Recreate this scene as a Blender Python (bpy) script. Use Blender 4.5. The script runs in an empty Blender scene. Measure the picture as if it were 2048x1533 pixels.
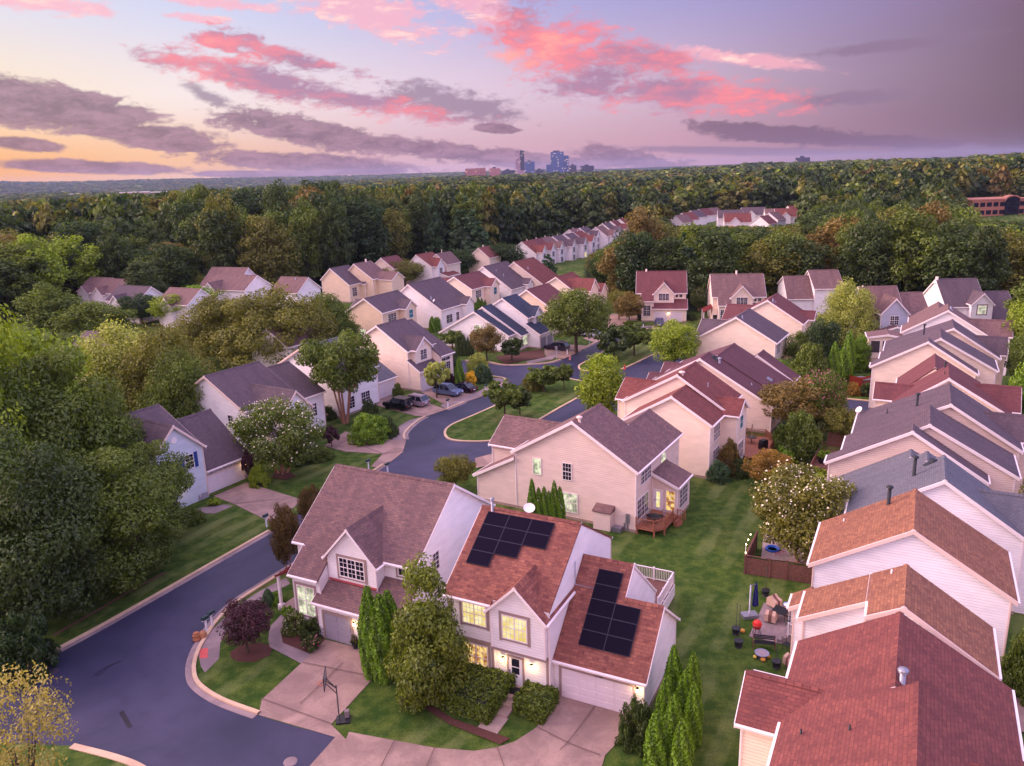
import bpy, math, random
import numpy as np
from mathutils import Vector, Matrix
from mathutils.geometry import tessellate_polygon
PI = math.pi
S = bpy.context.scene
COL = S.collection

# ------------------------------------------------------------------ camera
FPX, CX, CY, CAMH = 1580.0, 1024.0, 766.5, 33.5
PITCH, ROLL = math.radians(14.854), math.radians(1.7455)
_fw = np.array([0, math.cos(PITCH), -math.sin(PITCH)])
_rt = np.array([1.0, 0, 0]); _dn = np.cross(_fw, _rt)
_c, _s = math.cos(ROLL), math.sin(ROLL)
RIGHT = _c*_rt + _s*_dn; DOWN = -_s*_rt + _c*_dn; FWD = _fw
CAM = np.array([0, 0, CAMH])
cd = bpy.data.cameras.new('camera'); cam = bpy.data.objects.new('camera', cd); COL.objects.link(cam)
cam.matrix_world = Matrix(((RIGHT[0], -DOWN[0], -FWD[0], 0), (RIGHT[1], -DOWN[1], -FWD[1], 0), (RIGHT[2], -DOWN[2], -FWD[2], CAMH), (0, 0, 0, 1)))
cd.sensor_fit = 'HORIZONTAL'; cd.sensor_width = 36.0; cd.lens = 36.0*FPX/2048.0
cd.clip_start = 0.5; cd.clip_end = 60000
S.camera = cam
S.view_settings.view_transform = 'Standard'; S.view_settings.look = 'None'
S.view_settings.exposure = 0.5; S.view_settings.gamma = 1.0
S.cycles.use_denoising = True
S.cycles.max_bounces = 5; S.cycles.diffuse_bounces = 3; S.cycles.glossy_bounces = 2
S.cycles.transmission_bounces = 3; S.cycles.transparent_max_bounces = 4; S.cycles.volume_bounces = 0
S.cycles.caustics_reflective = False; S.cycles.caustics_refractive = False
S.cycles.sample_clamp_indirect = 6.0

def ray(x, y):
    return RIGHT*((x-CX)/FPX) + DOWN*((y-CY)/FPX) + FWD
def G(x, y, z=0.0):
    """point of the place at height z that the photograph shows at x, y"""
    d = ray(x, y); return CAM + d*((z-CAMH)/d[2])
def pix(P):
    q = np.asarray(P, float)-CAM; w = q@FWD
    return CX+FPX*(q@RIGHT)/w, CY+FPX*(q@DOWN)/w, w
def lin(r, g, b, k=1.0):
    f = lambda c: (c/12.92 if c <= .04045 else ((c+.055)/1.055)**2.4)
    return (f(r/255)*k, f(g/255)*k, f(b/255)*k, 1.0)

# ------------------------------------------------------------------ world
W = bpy.data.worlds.new('World'); S.world = W; W.use_nodes = True
nt = W.node_tree; nt.nodes.clear()
def nd(t, **kw):
    n = nt.nodes.new(t)
    for k, v in kw.items(): setattr(n, k, v)
    return n
def lk(a, b): nt.links.new(a, b)
def setin(sock, v):
    if isinstance(v, (int, float)): sock.default_value = v
    elif isinstance(v, tuple): sock.default_value = v
    else: lk(v, sock)
def ma(op, a, b=0.0, c=0.0, clamp=False):
    n = nd('ShaderNodeMath', operation=op, use_clamp=clamp)
    setin(n.inputs[0], a); setin(n.inputs[1], b)
    if op in ('MULTIPLY_ADD', 'SMOOTH_MIN'): setin(n.inputs[2], c)
    return n.outputs[0]
def mr(v, a, b, c=0.0, d=1.0, smooth=True):
    n = nd('ShaderNodeMapRange', interpolation_type='SMOOTHSTEP' if smooth else 'LINEAR')
    setin(n.inputs[0], v)
    for i, q in enumerate((a, b, c, d)): setin(n.inputs[1+i], q)
    return n.outputs[0]
def mx(f, a, b, mode='MIX'):
    n = nd('ShaderNodeMix', data_type='RGBA', blend_type=mode)
    setin(n.inputs[0], f); setin(n.inputs[6], a); setin(n.inputs[7], b)
    return n.outputs[2]
def ramp(f, stops):
    n = nd('ShaderNodeValToRGB'); e = n.color_ramp.elements
    while len(e) > 1: e.remove(e[-1])
    e[0].position = stops[0][0]; e[0].color = stops[0][1]
    for p, c in stops[1:]:
        q = e.new(p); q.color = c
    setin(n.inputs[0], f); return n.outputs[0]
tc = nd('ShaderNodeTexCoord'); sx = nd('ShaderNodeSeparateXYZ'); lk(tc.outputs['Generated'], sx.inputs[0])
X, Y, Z = sx.outputs
AZ = ma('ARCTAN2', X, Y)                       # 0 straight ahead, + to the right
EL = ma('ARCSINE', Z)
azr = lambda px: .5 + math.atan((px-1024)/FPX*math.cos(.26))/(2*PI)*1.0
AZN = ma('MULTIPLY_ADD', AZ, 1/(2*PI), .5)
def azp(px, py=330):
    d = ray(px, py); return .5+math.atan2(d[0], d[1])/(2*PI)
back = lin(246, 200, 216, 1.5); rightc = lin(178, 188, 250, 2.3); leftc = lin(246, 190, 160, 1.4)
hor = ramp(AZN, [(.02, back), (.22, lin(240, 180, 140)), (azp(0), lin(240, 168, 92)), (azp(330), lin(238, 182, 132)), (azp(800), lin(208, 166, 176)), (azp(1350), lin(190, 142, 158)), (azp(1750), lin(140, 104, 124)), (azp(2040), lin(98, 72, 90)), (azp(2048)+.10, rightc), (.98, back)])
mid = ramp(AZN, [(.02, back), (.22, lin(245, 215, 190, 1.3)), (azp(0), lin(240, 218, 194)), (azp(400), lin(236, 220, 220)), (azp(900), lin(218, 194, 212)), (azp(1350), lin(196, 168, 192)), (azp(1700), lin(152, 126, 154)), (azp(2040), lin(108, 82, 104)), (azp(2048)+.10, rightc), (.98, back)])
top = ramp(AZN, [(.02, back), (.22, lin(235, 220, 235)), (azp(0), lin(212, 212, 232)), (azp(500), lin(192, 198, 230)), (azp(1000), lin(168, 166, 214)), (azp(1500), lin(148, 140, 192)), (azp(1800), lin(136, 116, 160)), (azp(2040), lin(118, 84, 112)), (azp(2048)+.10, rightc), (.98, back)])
sky = mx(mr(EL, .012, .10), hor, mid)
sky = mx(mr(EL, .085, .21), sky, top)
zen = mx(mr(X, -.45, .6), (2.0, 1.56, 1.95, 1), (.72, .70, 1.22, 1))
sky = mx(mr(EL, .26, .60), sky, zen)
sky = mx(mr(EL, -.02, -.12), sky, lin(120, 105, 130))
# clouds: soft tilted patches broken up by noise, at the heights and bearings the photograph shows
cv = nd('ShaderNodeCombineXYZ'); lk(ma('MULTIPLY', AZ, 9.0), cv.inputs[0]); lk(ma('MULTIPLY', EL, 30.0), cv.inputs[1])
def noise(scale, detail, rough, off=0.0, dist=0.0):
    n = nd('ShaderNodeTexNoise'); n.inputs['Scale'].default_value = scale; n.inputs['Detail'].default_value = detail
    n.inputs['Roughness'].default_value = rough; n.inputs['Distortion'].default_value = dist
    a = nd('ShaderNodeVectorMath', operation='ADD'); lk(cv.outputs[0], a.inputs[0]); a.inputs[1].default_value = (off, off*.7, 0)
    lk(a.outputs[0], n.inputs['Vector']); return n.outputs[0]
nA = noise(1.15, 7, .62, 3.1, .35); nB = noise(2.6, 6, .65, 9.3, .2); nC = noise(.55, 4, .55, 21.0)
cv_ = cv; cv = nd('ShaderNodeCombineXYZ'); lk(ma('MULTIPLY', AZ, 20.0), cv.inputs[0]); lk(ma('MULTIPLY', EL, 36.0), cv.inputs[1])
nD = noise(2.6, 7, .68, 5.7, .5); cv = cv_
warp = ma('ADD', ma('ADD', ma('MULTIPLY_ADD', nA, 2.0, -1.0), ma('MULTIPLY_ADD', nB, 1.3, -.65)), ma('MULTIPLY_ADD', nD, 1.7, -.85))
def aeL(px, py):
    d = ray(px, py); d = d/np.linalg.norm(d); return math.atan2(d[0], d[1]), math.asin(d[2])
def patch(px, py, rx, ry, tilt, amp=1.0, soft=.34):
    a0, e0 = aeL(px, py); a1, e1 = aeL(px+60, py+60*math.tan(math.radians(tilt)))
    t = math.atan2(e1-e0, a1-a0); ra, re = rx/FPX, ry/FPX
    ua = ma('SUBTRACT', AZ, a0); ue = ma('SUBTRACT', EL, e0)
    p = ma('MULTIPLY', ma('MULTIPLY_ADD', ua, math.cos(t), ma('MULTIPLY', ue, math.sin(t))), 1/ra)
    q = ma('MULTIPLY', ma('MULTIPLY_ADD', ua, -math.sin(t), ma('MULTIPLY', ue, math.cos(t))), 1/re)
    r = ma('SQRT', ma('ADD', ma('MULTIPLY', p, p), ma('MULTIPLY', q, q)))
    v = ma('MULTIPLY_ADD', warp, amp, ma('SUBTRACT', 1.0, r))
    return mr(v, 0.0, soft), q
def mxm(lst):
    o = lst[0]
    for q in lst[1:]: o = ma('MAXIMUM', o, q)
    return o
dark = mxm([patch(*a)[0] for a in [(70, 212, 240, 46, 8, .55), (290, 268, 170, 24, 6, .6), (340, 290, 90, 14, 6, .6), (52, 289, 70, 13, 5, .45), (190, 335, 180, 13, 2, .45), (610, 262, 200, 32, 11, .7), (860, 300, 250, 24, 6, .7), (620, 328, 250, 22, 4, .6), (540, 349, 180, 8, 0, .45), (1040, 322, 200, 20, 4, .7), (1260, 318, 130, 22, 8, .8), (995, 258, 50, 10, 3, .7), (1560, 270, 220, 22, 4, .6), (1700, 280, 200, 12, 2, .6)]])
wisp = mxm([patch(*a, .55)[0] for a in [(1500, 302, 330, 10, 1, .45), (1800, 288, 220, 11, 3, .5), (1690, 198, 120, 16, -3, .7), (1820, 88, 160, 13, -7, .6), (900, 205, 160, 32, 9, .8), (420, 195, 60, 18, 25, .6)]])
pl = [patch(*a, .72) for a in [(530, 162, 250, 36, 13, .95), (690, 196, 250, 28, 10, .9), (570, 112, 180, 26, 15, 1.1), (440, 92, 80, 12, 18, 1.0), (1140, 115, 165, 90, 22, 1.0), (1270, 112, 180, 34, 12, 1.0), (1400, 186, 250, 44, 3, 1.0), (1050, 60, 90, 56, 30, 1.1)]]
pink = mxm([a for a, b in pl]); 
pale = mxm([patch(*a, .6)[0] for a in [(80, 6, 150, 18, 7, .8), (440, 8, 150, 12, 6, .8), (740, 22, 170, 52, 16, 1.0), (1000, 36, 130, 36, 26, .9), (380, 36, 70, 10, 6, .8), (960, 10, 120, 40, 20, .9), (1480, 118, 170, 16, 8, .8)]])
sky = mx(ma('MULTIPLY', pale, .72), sky, lin(246, 170, 184))
sky = mx(ma('MULTIPLY', pale, mr(nB, .5, .72)), sky, lin(255, 214, 205))
sky = mx(ma('MULTIPLY', wisp, .75), sky, lin(132, 106, 136))
# the undersides of the high clouds catch the set sun, their tops are mauve
under = ma('ADD', ma('MULTIPLY_ADD', nC, 1.0, ma('MULTIPLY', nB, .45)), ma('MULTIPLY', nD, .32))
pc = mx(mr(under, .76, 1.02), lin(164, 120, 154), lin(238, 128, 142))
pc = mx(mr(under, .98, 1.16), pc, lin(255, 160, 150))
sky = mx(ma('MULTIPLY', pink, .93), sky, pc)
dc = mx(ma('MULTIPLY', mr(ma('MULTIPLY_ADD', nB, .5, ma('MULTIPLY', nD, .5)), .38, .62), mr(AZ, .3, .1)), lin(114, 84, 112), lin(160, 120, 144))
sky = mx(ma('MULTIPLY', dark, .9), sky, dc)
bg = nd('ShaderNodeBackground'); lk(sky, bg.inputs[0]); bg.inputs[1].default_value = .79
# a little of the real dusk sky on top
nis = nd('ShaderNodeTexSky', sky_type='NISHITA'); nis.sun_disc = False
SUN_AZ, SUN_EL = math.radians(-78), math.radians(20)
nis.sun_elevation = math.radians(3); nis.sun_rotation = SUN_AZ
bg2 = nd('ShaderNodeBackground'); lk(nis.outputs[0], bg2.inputs[0]); bg2.inputs[1].default_value = .012
ad = nd('ShaderNodeAddShader'); lk(bg.outputs[0], ad.inputs[0]); lk(bg2.outputs[0], ad.inputs[1])
wo = nd('ShaderNodeOutputWorld'); lk(ad.outputs[0], wo.inputs[0])
W.cycles.sampling_method = 'MANUAL'; W.cycles.sample_map_resolution = 512
# ------------------------------------------------------------------ sun: the broad after-glow in the west
sl = bpy.data.lights.new('sun', 'SUN'); sl.energy = 3.7; sl.angle = math.radians(34); sl.color = (1.0, .72, .60)
so = bpy.data.objects.new('sun', sl); COL.objects.link(so)
_d = Vector((math.sin(SUN_AZ)*math.cos(SUN_EL), math.cos(SUN_AZ)*math.cos(SUN_EL), math.sin(SUN_EL)))
so.rotation_euler = _d.to_track_quat('Z', 'Y').to_euler()

# ------------------------------------------------------------------ helpers
def tag(o, label=None, cat=None, group=None, kind=None):
    if label: o['label'] = label
    if cat: o['category'] = cat
    if group: o['group'] = group
    if kind: o['kind'] = kind
    return o
def thing(name, loc, rz, label, cat, group=None):
    o = bpy.data.objects.new(name, None); COL.objects.link(o); o.empty_display_size = .3
    o.location = (float(loc[0]), float(loc[1]), float(loc[2]) if len(loc) > 2 else 0.0); o.rotation_euler = (0, 0, rz)
    return tag(o, label, cat, group)
def link(name, me, parent=None):
    o = bpy.data.objects.new(name, me); COL.objects.link(o)
    if parent: o.parent = parent
    return o
class MB:
    def __init__(s): s.v = []; s.f = []; s.m = []; s.uv = []; s.sm = []
    def face(s, pts, mi=0, uv=None, smooth=False):
        n = len(s.v); s.v.extend([tuple(map(float, p)) for p in pts]); s.f.append(tuple(range(n, n+len(pts)))); s.m.append(mi); s.uv.append(uv); s.sm.append(smooth)
    def box(s, x0, x1, y0, y1, z0, z1, mi=0, fn=None):
        c = [(x, y, z) for z in (z0, z1) for y in (y0, y1) for x in (x0, x1)]
        if fn: c = [fn(*p) for p in c]
        for q in ((0, 2, 3, 1), (4, 5, 7, 6), (0, 1, 5, 4), (2, 6, 7, 3), (0, 4, 6, 2), (1, 3, 7, 5)): s.face([c[i] for i in q], mi)
    def prism(s, poly, fn, a, b, mi=0, cap=None):
        A = [fn(p, q, a) for p, q in poly]; B = [fn(p, q, b) for p, q in poly]; n = len(poly)
        s.face(A[::-1], mi if cap is None else cap); s.face(B, mi if cap is None else cap)
        for i in range(n):
            j = (i+1) % n; s.face([A[i], A[j], B[j], B[i]], mi)
    def tube(s, pts, rad, n=6, mi=0, smooth=True, cap=True):
        pts = [Vector(p) for p in pts]; rad = rad if isinstance(rad, (list, tuple)) else [rad]*len(pts); rings = []
        for i, p in enumerate(pts):
            d = (pts[min(i+1, len(pts)-1)]-pts[max(i-1, 0)]).normalized()
            a = d.orthogonal().normalized() if abs(d.z) < .99 else Vector((1, 0, 0)); b = d.cross(a).normalized(); a = b.cross(d)
            k = len(s.v)
            for j in range(n):
                t = 2*PI*j/n; s.v.append(tuple(p+(a*math.cos(t)+b*math.sin(t))*rad[i]))
            rings.append(k)
        for i in range(len(pts)-1):
            for j in range(n):
                s.f.append((rings[i]+j, rings[i]+(j+1) % n, rings[i+1]+(j+1) % n, rings[i+1]+j)); s.m.append(mi); s.uv.append(None); s.sm.append(smooth)
        if cap:
            for k in (rings[0], rings[-1]):
                s.f.append(tuple(range(k, k+n))); s.m.append(mi); s.uv.append(None); s.sm.append(False)
    def lathe(s, prof, cx=0, cy=0, n=12, mi=0, smooth=True):
        rings = []
        for r, z in prof:
            k = len(s.v); s.v.extend([(cx+r*math.cos(2*PI*j/n), cy+r*math.sin(2*PI*j/n), z) for j in range(n)]); rings.append(k)
        for i in range(len(prof)-1):
            for j in range(n):
                s.f.append((rings[i]+j, rings[i]+(j+1) % n, rings[i+1]+(j+1) % n, rings[i+1]+j)); s.m.append(mi); s.uv.append(None); s.sm.append(smooth)
        for k in (rings[0], rings[-1]):
            s.f.append(tuple(range(k, k+n))); s.m.append(mi); s.uv.append(None); s.sm.append(False)
    def mesh(s, name, mats):
        me = bpy.data.meshes.new(name); me.from_pydata(s.v, [], s.f)
        for m in (mats if isinstance(mats, (list, tuple)) else [mats]): me.materials.append(m)
        me.polygons.foreach_set('material_index', s.m); me.polygons.foreach_set('use_smooth', s.sm)
        if any(u is not None for u in s.uv):
            ul = me.uv_layers.new(name='UVMap'); buf = []
            for f, u in zip(s.f, s.uv): buf.extend([c for q in (u or [(0, 0)]*len(f)) for c in q])
            ul.data.foreach_set('uv', buf)
        me.update(); return me
    def build(s, name, mats, parent=None):
        return link(name, s.mesh(name, mats), parent)

# ------------------------------------------------------------------ materials
def newmat(name):
    global nt
    m = bpy.data.materials.new(name); m.use_nodes = True; nt = m.node_tree; nt.nodes.clear(); return m
def finish(m, sh):
    o = nd('ShaderNodeOutputMaterial'); lk(sh, o.inputs[0]); return m
def bsdf(col, rough=.7, metal=0.0, spec=.4, normal=None):
    b = nd('ShaderNodeBsdfPrincipled'); setin(b.inputs['Base Color'], col); setin(b.inputs['Roughness'], rough)
    b.inputs['Metallic'].default_value = metal; b.inputs['Specular IOR Level'].default_value = spec
    if normal is not None: lk(normal, b.inputs['Normal'])
    return b.outputs[0]
def tex(kind='Object', sc=(1, 1, 1)):
    t = nd('ShaderNodeTexCoord'); mp = nd('ShaderNodeMapping'); mp.inputs['Scale'].default_value = sc; lk(t.outputs[kind], mp.inputs[0]); return mp.outputs[0]
def nz(vec, scale, detail=4, rough=.55, dist=0.0):
    n = nd('ShaderNodeTexNoise'); lk(vec, n.inputs['Vector']); n.inputs['Scale'].default_value = scale; n.inputs['Detail'].default_value = detail; n.inputs['Roughness'].default_value = rough; n.inputs['Distortion'].default_value = dist
    return n.outputs[0]
def bump(h, st=.3, d=.02):
    b = nd('ShaderNodeBump'); b.inputs['Strength'].default_value = st; b.inputs['Distance'].default_value = d; lk(h, b.inputs['Height']); return b.outputs[0]
def shade(c, k): return (c[0]*k, c[1]*k, c[2]*k, 1)
def plain(name, c, rough=.6, metal=0.0, var=.12, sc=1.5, spec=.4):
    m = newmat(name); n = nz(tex('Object'), sc, 4)
    return finish(m, bsdf(mx(mr(n, .3, .7, smooth=False), shade(c, 1-var), shade(c, 1+var)), rough, metal, spec))
def glow(name, c, k, c2=None, sc=3.0):
    m = newmat(name); e = nd('ShaderNodeEmission'); e.inputs[1].default_value = k
    if c2: setin(e.inputs[0], mx(mr(nz(tex('Object'), sc, 3), .38, .62), c, c2))
    else: e.inputs[0].default_value = c
    return finish(m, e.outputs[0])
def siding(name, c, lap=.2):
    m = newmat(name); t = nd('ShaderNodeTexCoord'); s = nd('ShaderNodeSeparateXYZ'); lk(t.outputs['Object'], s.inputs[0])
    fr = ma('FRACT', ma('MULTIPLY', s.outputs[2], 1/lap))
    h = ma('MULTIPLY', ma('SUBTRACT', 1.0, fr), mr(fr, 0.0, .10))
    n = nz(tex('Object', (1, 1, 3)), .6, 5)
    joint = mr(fr, .0, .09, .80, 1.0)  # thin shadow under each lap, painted as a darker line in the colour
    col = mx(mr(n, .3, .7), shade(c, .93), shade(c, 1.05))
    return finish(m, bsdf(mx(1.0, col, joint, 'MULTIPLY'), .55, 0, .35, bump(h, .8, .03)))
def shingle(name, c1, c2, c3, w=.32, h=.17, mot=.5):
    m = newmat(name); uv = tex('UV')
    b = nd('ShaderNodeTexBrick'); lk(uv, b.inputs['Vector']); b.offset = .5
    b.inputs['Scale'].default_value = 1.0; b.inputs['Brick Width'].default_value = w; b.inputs['Row Height'].default_value = h
    b.inputs['Mortar Size'].default_value = .022; b.inputs['Mortar Smooth'].default_value = .3; b.inputs['Bias'].default_value = 0.0
    b.inputs['Color1'].default_value = c1; b.inputs['Color2'].default_value = c2; b.inputs['Mortar'].default_value = shade(c3, .62)
    n1 = nz(tex('UV', (1, .22, 1)), .8, 5, .62); n2 = nz(uv, 4.5, 3, .6)
    col = mx(mr(n2, .42, .62, 0, .65), b.outputs[0], c3)
    col = mx(mr(n1, .35, .7, 0, mot), col, shade(c2, .72))
    hh = ma('SUBTRACT', 1.0, b.outputs[1])
    return finish(m, bsdf(col, .85, 0, .25, bump(hh, .55, .02)))
M = {}
M['cream'] = siding('cream_siding', lin(240, 216, 202)); M['white'] = siding('white_siding', lin(240, 230, 236)); M['beige'] = siding('beige_siding', lin(226, 200, 192))
M['grey_siding'] = siding('grey_siding', lin(176, 176, 196)); M['tan'] = siding('tan_siding', lin(230, 202, 180)); M['bluegrey'] = siding('blue_grey_siding', lin(198, 202, 216))
M['trim'] = plain('white_trim', lin(238, 222, 226), .45, var=.04); M['pinktrim'] = plain('cream_trim', lin(228, 198, 190), .5, var=.04); M['taupe'] = plain('taupe_trim', lin(158, 134, 132), .6, var=.05)
M['r_brown'] = shingle('brown_shingles', lin(158, 100, 84), lin(104, 58, 58), lin(138, 84, 76), .42, .21); M['r_mauve'] = shingle('mauve_shingles', lin(138, 104, 100), lin(100, 76, 82), lin(122, 92, 94), .4, .2)
M['r_orange'] = shingle('orange_brown_shingles', lin(166, 112, 86), lin(122, 78, 66), lin(146, 96, 78), .36, .2); M['r_red'] = shingle('red_shingles', lin(138, 78, 72), lin(104, 58, 60), lin(124, 68, 66), .4, .2)
M['r_plum'] = shingle('plum_shingles', lin(112, 70, 78), lin(90, 58, 68), lin(104, 66, 74)); M['r_grey'] = shingle('slate_grey_shingles', lin(112, 108, 118), lin(92, 90, 104), lin(104, 100, 112))
M['r_purple'] = shingle('purple_grey_shingles', lin(108, 88, 96), lin(84, 70, 82), lin(98, 80, 90)); M['r_blue'] = shingle('blue_black_shingles', lin(66, 70, 94), lin(52, 56, 78), lin(60, 64, 86))
M['r_maroon'] = shingle('maroon_shingles', lin(124, 72, 76), lin(100, 58, 64), lin(114, 66, 70))
M['metalroof'] = plain('red_metal_roof', lin(126, 44, 52), .35, .3, .06)
M['glass'] = (lambda m: finish(m, bsdf(lin(34, 32, 52), .08, 0, .7)))(newmat('dark_glass'))
M['lit'] = glow('lit_room', lin(226, 200, 112), .8, lin(250, 240, 190), 1.1); M['lit2'] = glow('lit_orange_room', lin(150, 84, 36), .8, lin(252, 214, 130), 2.6)
M['lit3'] = glow('lit_curtain', lin(136, 140, 116), .8, lin(240, 242, 206), 1.5); M['tealglass'] = plain('teal_blind', lin(40, 110, 130), .3)
M['gdoor'] = plain('garage_door_white', lin(226, 210, 220), .5, var=.03); M['gdoor2'] = plain('garage_door_grey', lin(150, 142, 158), .5, var=.03); M['door'] = plain('white_door', lin(232, 224, 236), .45, var=.03)
M['black'] = plain('black_metal', lin(30, 28, 36), .45); M['darkwood'] = plain('weathered_wood', lin(112, 72, 66), .8, var=.3, sc=6); M['deckwood'] = plain('deck_wood', lin(150, 92, 72), .75, var=.25, sc=5)
M['redwood'] = plain('red_stained_wood', lin(150, 52, 32), .7, var=.3, sc=8); M['concrete_found'] = plain('foundation', lin(160, 134, 128), .9)
M['steel'] = plain('galvanised_steel', lin(150, 145, 160), .4, .6); M['lamp'] = glow('lamp_bulb', (1.0, .72, .30, 1), 14.0); M['blueshut'] = plain('blue_shutters', lin(24, 58, 128), .5)
def _stone():
    m = newmat('grey_stone_veneer'); v = nd('ShaderNodeTexVoronoi'); lk(tex('Object', (1, 1, 1.5)), v.inputs['Vector']); v.inputs['Scale'].default_value = 2.6
    e = nd('ShaderNodeTexVoronoi', feature='DISTANCE_TO_EDGE'); lk(tex('Object', (1, 1, 1.5)), e.inputs['Vector']); e.inputs['Scale'].default_value = 2.6
    sh = nd('ShaderNodeSeparateColor'); lk(v.outputs['Color'], sh.inputs[0])
    c = mx(sh.outputs[0], lin(150, 140, 160), lin(200, 188, 196)); c = mx(mr(e.outputs[0], .02, .08), lin(110, 100, 112), c)
    return finish(m, bsdf(c, .85, 0, .3, bump(mr(e.outputs[0], 0, .12), .5, .04)))
M['stone'] = _stone()
def _panel():
    m = newmat('solar_cells'); return finish(m, bsdf(lin(15, 7, 28), .34, 0, .05))
M['panel'] = _panel()
# ------------------------------------------------------------------ houses
EPS = [0]
class House:
    """u = across the ridge, v = along it; every block is a gabled bar (u0,u1,v0,v1, z at u0, ridge u, ridge z, z at u1)"""
    def __init__(s, name, o, ang, label, wall, roof, trim='trim', group=None, cat='house'):
        s.root = thing(name, (o[0], o[1], 0), math.radians(ang), label, cat, group)
        s.wm, s.rm, s.tm = M[wall], M[roof], M[trim]
        s.W, s.R, s.T, s.Fd, s.Gt = MB(), MB(), MB(), MB(), MB(); s.k = 0; s.rk = .16; s.pieces = []
    def slope(s, ua, za, ue, ze, v0, v1, oh, r0, r1, axis='v', vc=0, lift=0.0, rake=(1, 1), gut=True):
        """one roof slope falling from (ua,za) to (ue,ze) with an eave overhang oh"""
        L = math.hypot(ue-ua, ze-za); sg = 1 if ue > ua else -1; sl = (za-ze)/abs(ue-ua)
        ux, zx = ue+sg*oh, ze-sl*oh; th = .16; b = .012+lift
        fn = (lambda p, q, t: (p, t, q)) if axis == 'v' else (lambda p, q, t: (t, p, q))
        a0, a1 = v0-r0, v1+r1
        P = [(ua, za+b), (ux, zx+b), (ux, zx+b+th), (ua, za+b+th)]
        A = [fn(p, q, a0) for p, q in P]; B = [fn(p, q, a1) for p, q in P]; LL = L+oh
        s.R.face([A[3], A[2], B[2], B[3]], 0, [(a0, 0), (a0, LL), (a1, LL), (a1, 0)])
        s.R.face([A[0], B[0], B[1], A[1]], 1); s.R.face([A[1], B[1], B[2], A[2]], 1)
        s.R.face(A, 1 if rake[0] else 0); s.R.face(B[::-1], 1 if rake[1] else 0)
        for on, e, w in ((rake[0], a0, -1), (rake[1], a1, 1)):
            if on: q_ = MB(); q_.prism([(ua, za+b-s.rk), (ux, zx+b-s.rk), (ux, zx+b+th-.03), (ua, za+b+th-.03)], fn, e+w*.002, e+w*.045); s.pieces.append(('rake_board', q_))
        if gut: s.Gt = MB(); s.Gt.prism([(ux+sg*.003, zx+b-.02), (ux+sg*.12, zx+b-.02), (ux+sg*.14, zx+b+.11), (ux+sg*.003, zx+b+.11)], fn, a0, a1); s.Gt.build('gutter', M['trim'], s.root)
    def cap(s, ua, za, s1, s2, a0, a1, axis='v', lift=0.0):
        fn = (lambda p, q, t: (p, t, q)) if axis == 'v' else (lambda p, q, t: (t, p, q)); b = .012+lift+.16; w = .2
        top = [fn(p, q, t) for t in (a0, a1) for p, q in ((ua-w, za+b-w*s1+.05), (ua, za+b+.06), (ua+w, za+b-w*s2+.05))]
        n = max(1, int((a1-a0)/.3))
        s.R.face([top[0], top[1], top[4], top[3]], 0, [(0, a0*.5), (.3, a0*.5), (.3, a1*.5), (0, a1*.5)]); s.R.face([top[1], top[2], top[5], top[4]], 0, [(0, a0*.5), (.3, a0*.5), (.3, a1*.5), (0, a1*.5)])
        for q in (0, 3): s.R.face([top[q], top[q+1], top[q+2], fn(ua, za+b-.05, (a0, a1)[q//3])], 1)
    def block(s, u0, u1, v0, v1, zl, ua, za, zr, r=(.28, .28), oh=(.32, .32), sides='lr', lift=None, rake=(1, 1), corners=True, zb=-.1, gut='lr'):
        if lift is None: lift = .004*s.k
        s.k += 1; e = .003*s.k
        u0w, u1w, v0w, v1w = u0+e, u1-e, v0+e, v1-e
        poly = [(u0w, zb), (u1w, zb), (u1w, zr)]
        if ua < u1-.01: poly.append((ua, za))
        if ua > u0+.01: poly.append((u0w, zl))
        s.W.prism(poly, lambda p, q, t: (p, t, q), v0w, v1w)
        if zb < .5: s.Fd.box(u0w-.03, u1w+.03, v0w-.03, v1w+.03, -.1, .28)
        s1 = (za-zl)/(ua-u0) if ua > u0+.01 else 0; s2 = (za-zr)/(u1-ua) if ua < u1-.01 else 0
        if 'l' in sides and ua > u0+.01: s.slope(ua, za, u0, zl, v0, v1, oh[0], r[0], r[1], lift=lift, rake=rake, gut='l' in gut)
        if 'r' in sides and ua < u1-.01: s.slope(ua, za, u1, zr, v0, v1, oh[1], r[0], r[1], lift=lift, rake=rake, gut='r' in gut)
        if s1 and s2: s.cap(ua, za, s1, s2, v0-r[0], v1+r[1], lift=lift)
        if corners and zb < .5:
            for uu, zz in ((u0w, zl), (u1w, zr)):
                for vv in (v0w, v1w):
                    q_ = MB(); q_.box(uu-.06, uu+.06, vv-.028, vv+.028, .285, zz-.1); q_.box(uu-.028, uu+.028, vv-.06, vv+.06, .285, zz-.1); s.pieces.append(('corner_board', q_))
    def cross(s, side, vc, w, uf, ub, ze, za, zb=0.0, r=.3, oh=.25, gable=True):
        """a gable across the main ridge; side +1 faces +u, -1 faces -u"""
        s.k += 1; e = .003*s.k; h = w/2; a, b = (ub, uf) if side > 0 else (uf, ub)
        s.W.prism([(vc-h+e, zb), (vc+h-e, zb), (vc+h-e, ze), (vc, za), (vc-h+e, ze)], lambda p, q, t: (t, p, q), a+e, b-e)
        ra, rb = (0, r) if side > 0 else (r, 0); rk = (0, 1) if side > 0 else (1, 0)
        for q in (vc-h, vc+h): s.slope(vc, za, q, ze, a, b, oh, ra, rb, axis='u', lift=.004*s.k, rake=rk)
        sl = (za-ze)/h; s.cap(vc, za, sl, sl, a-ra, b+rb, axis='u', lift=.004*s.k)
        f = uf-side*e
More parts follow.
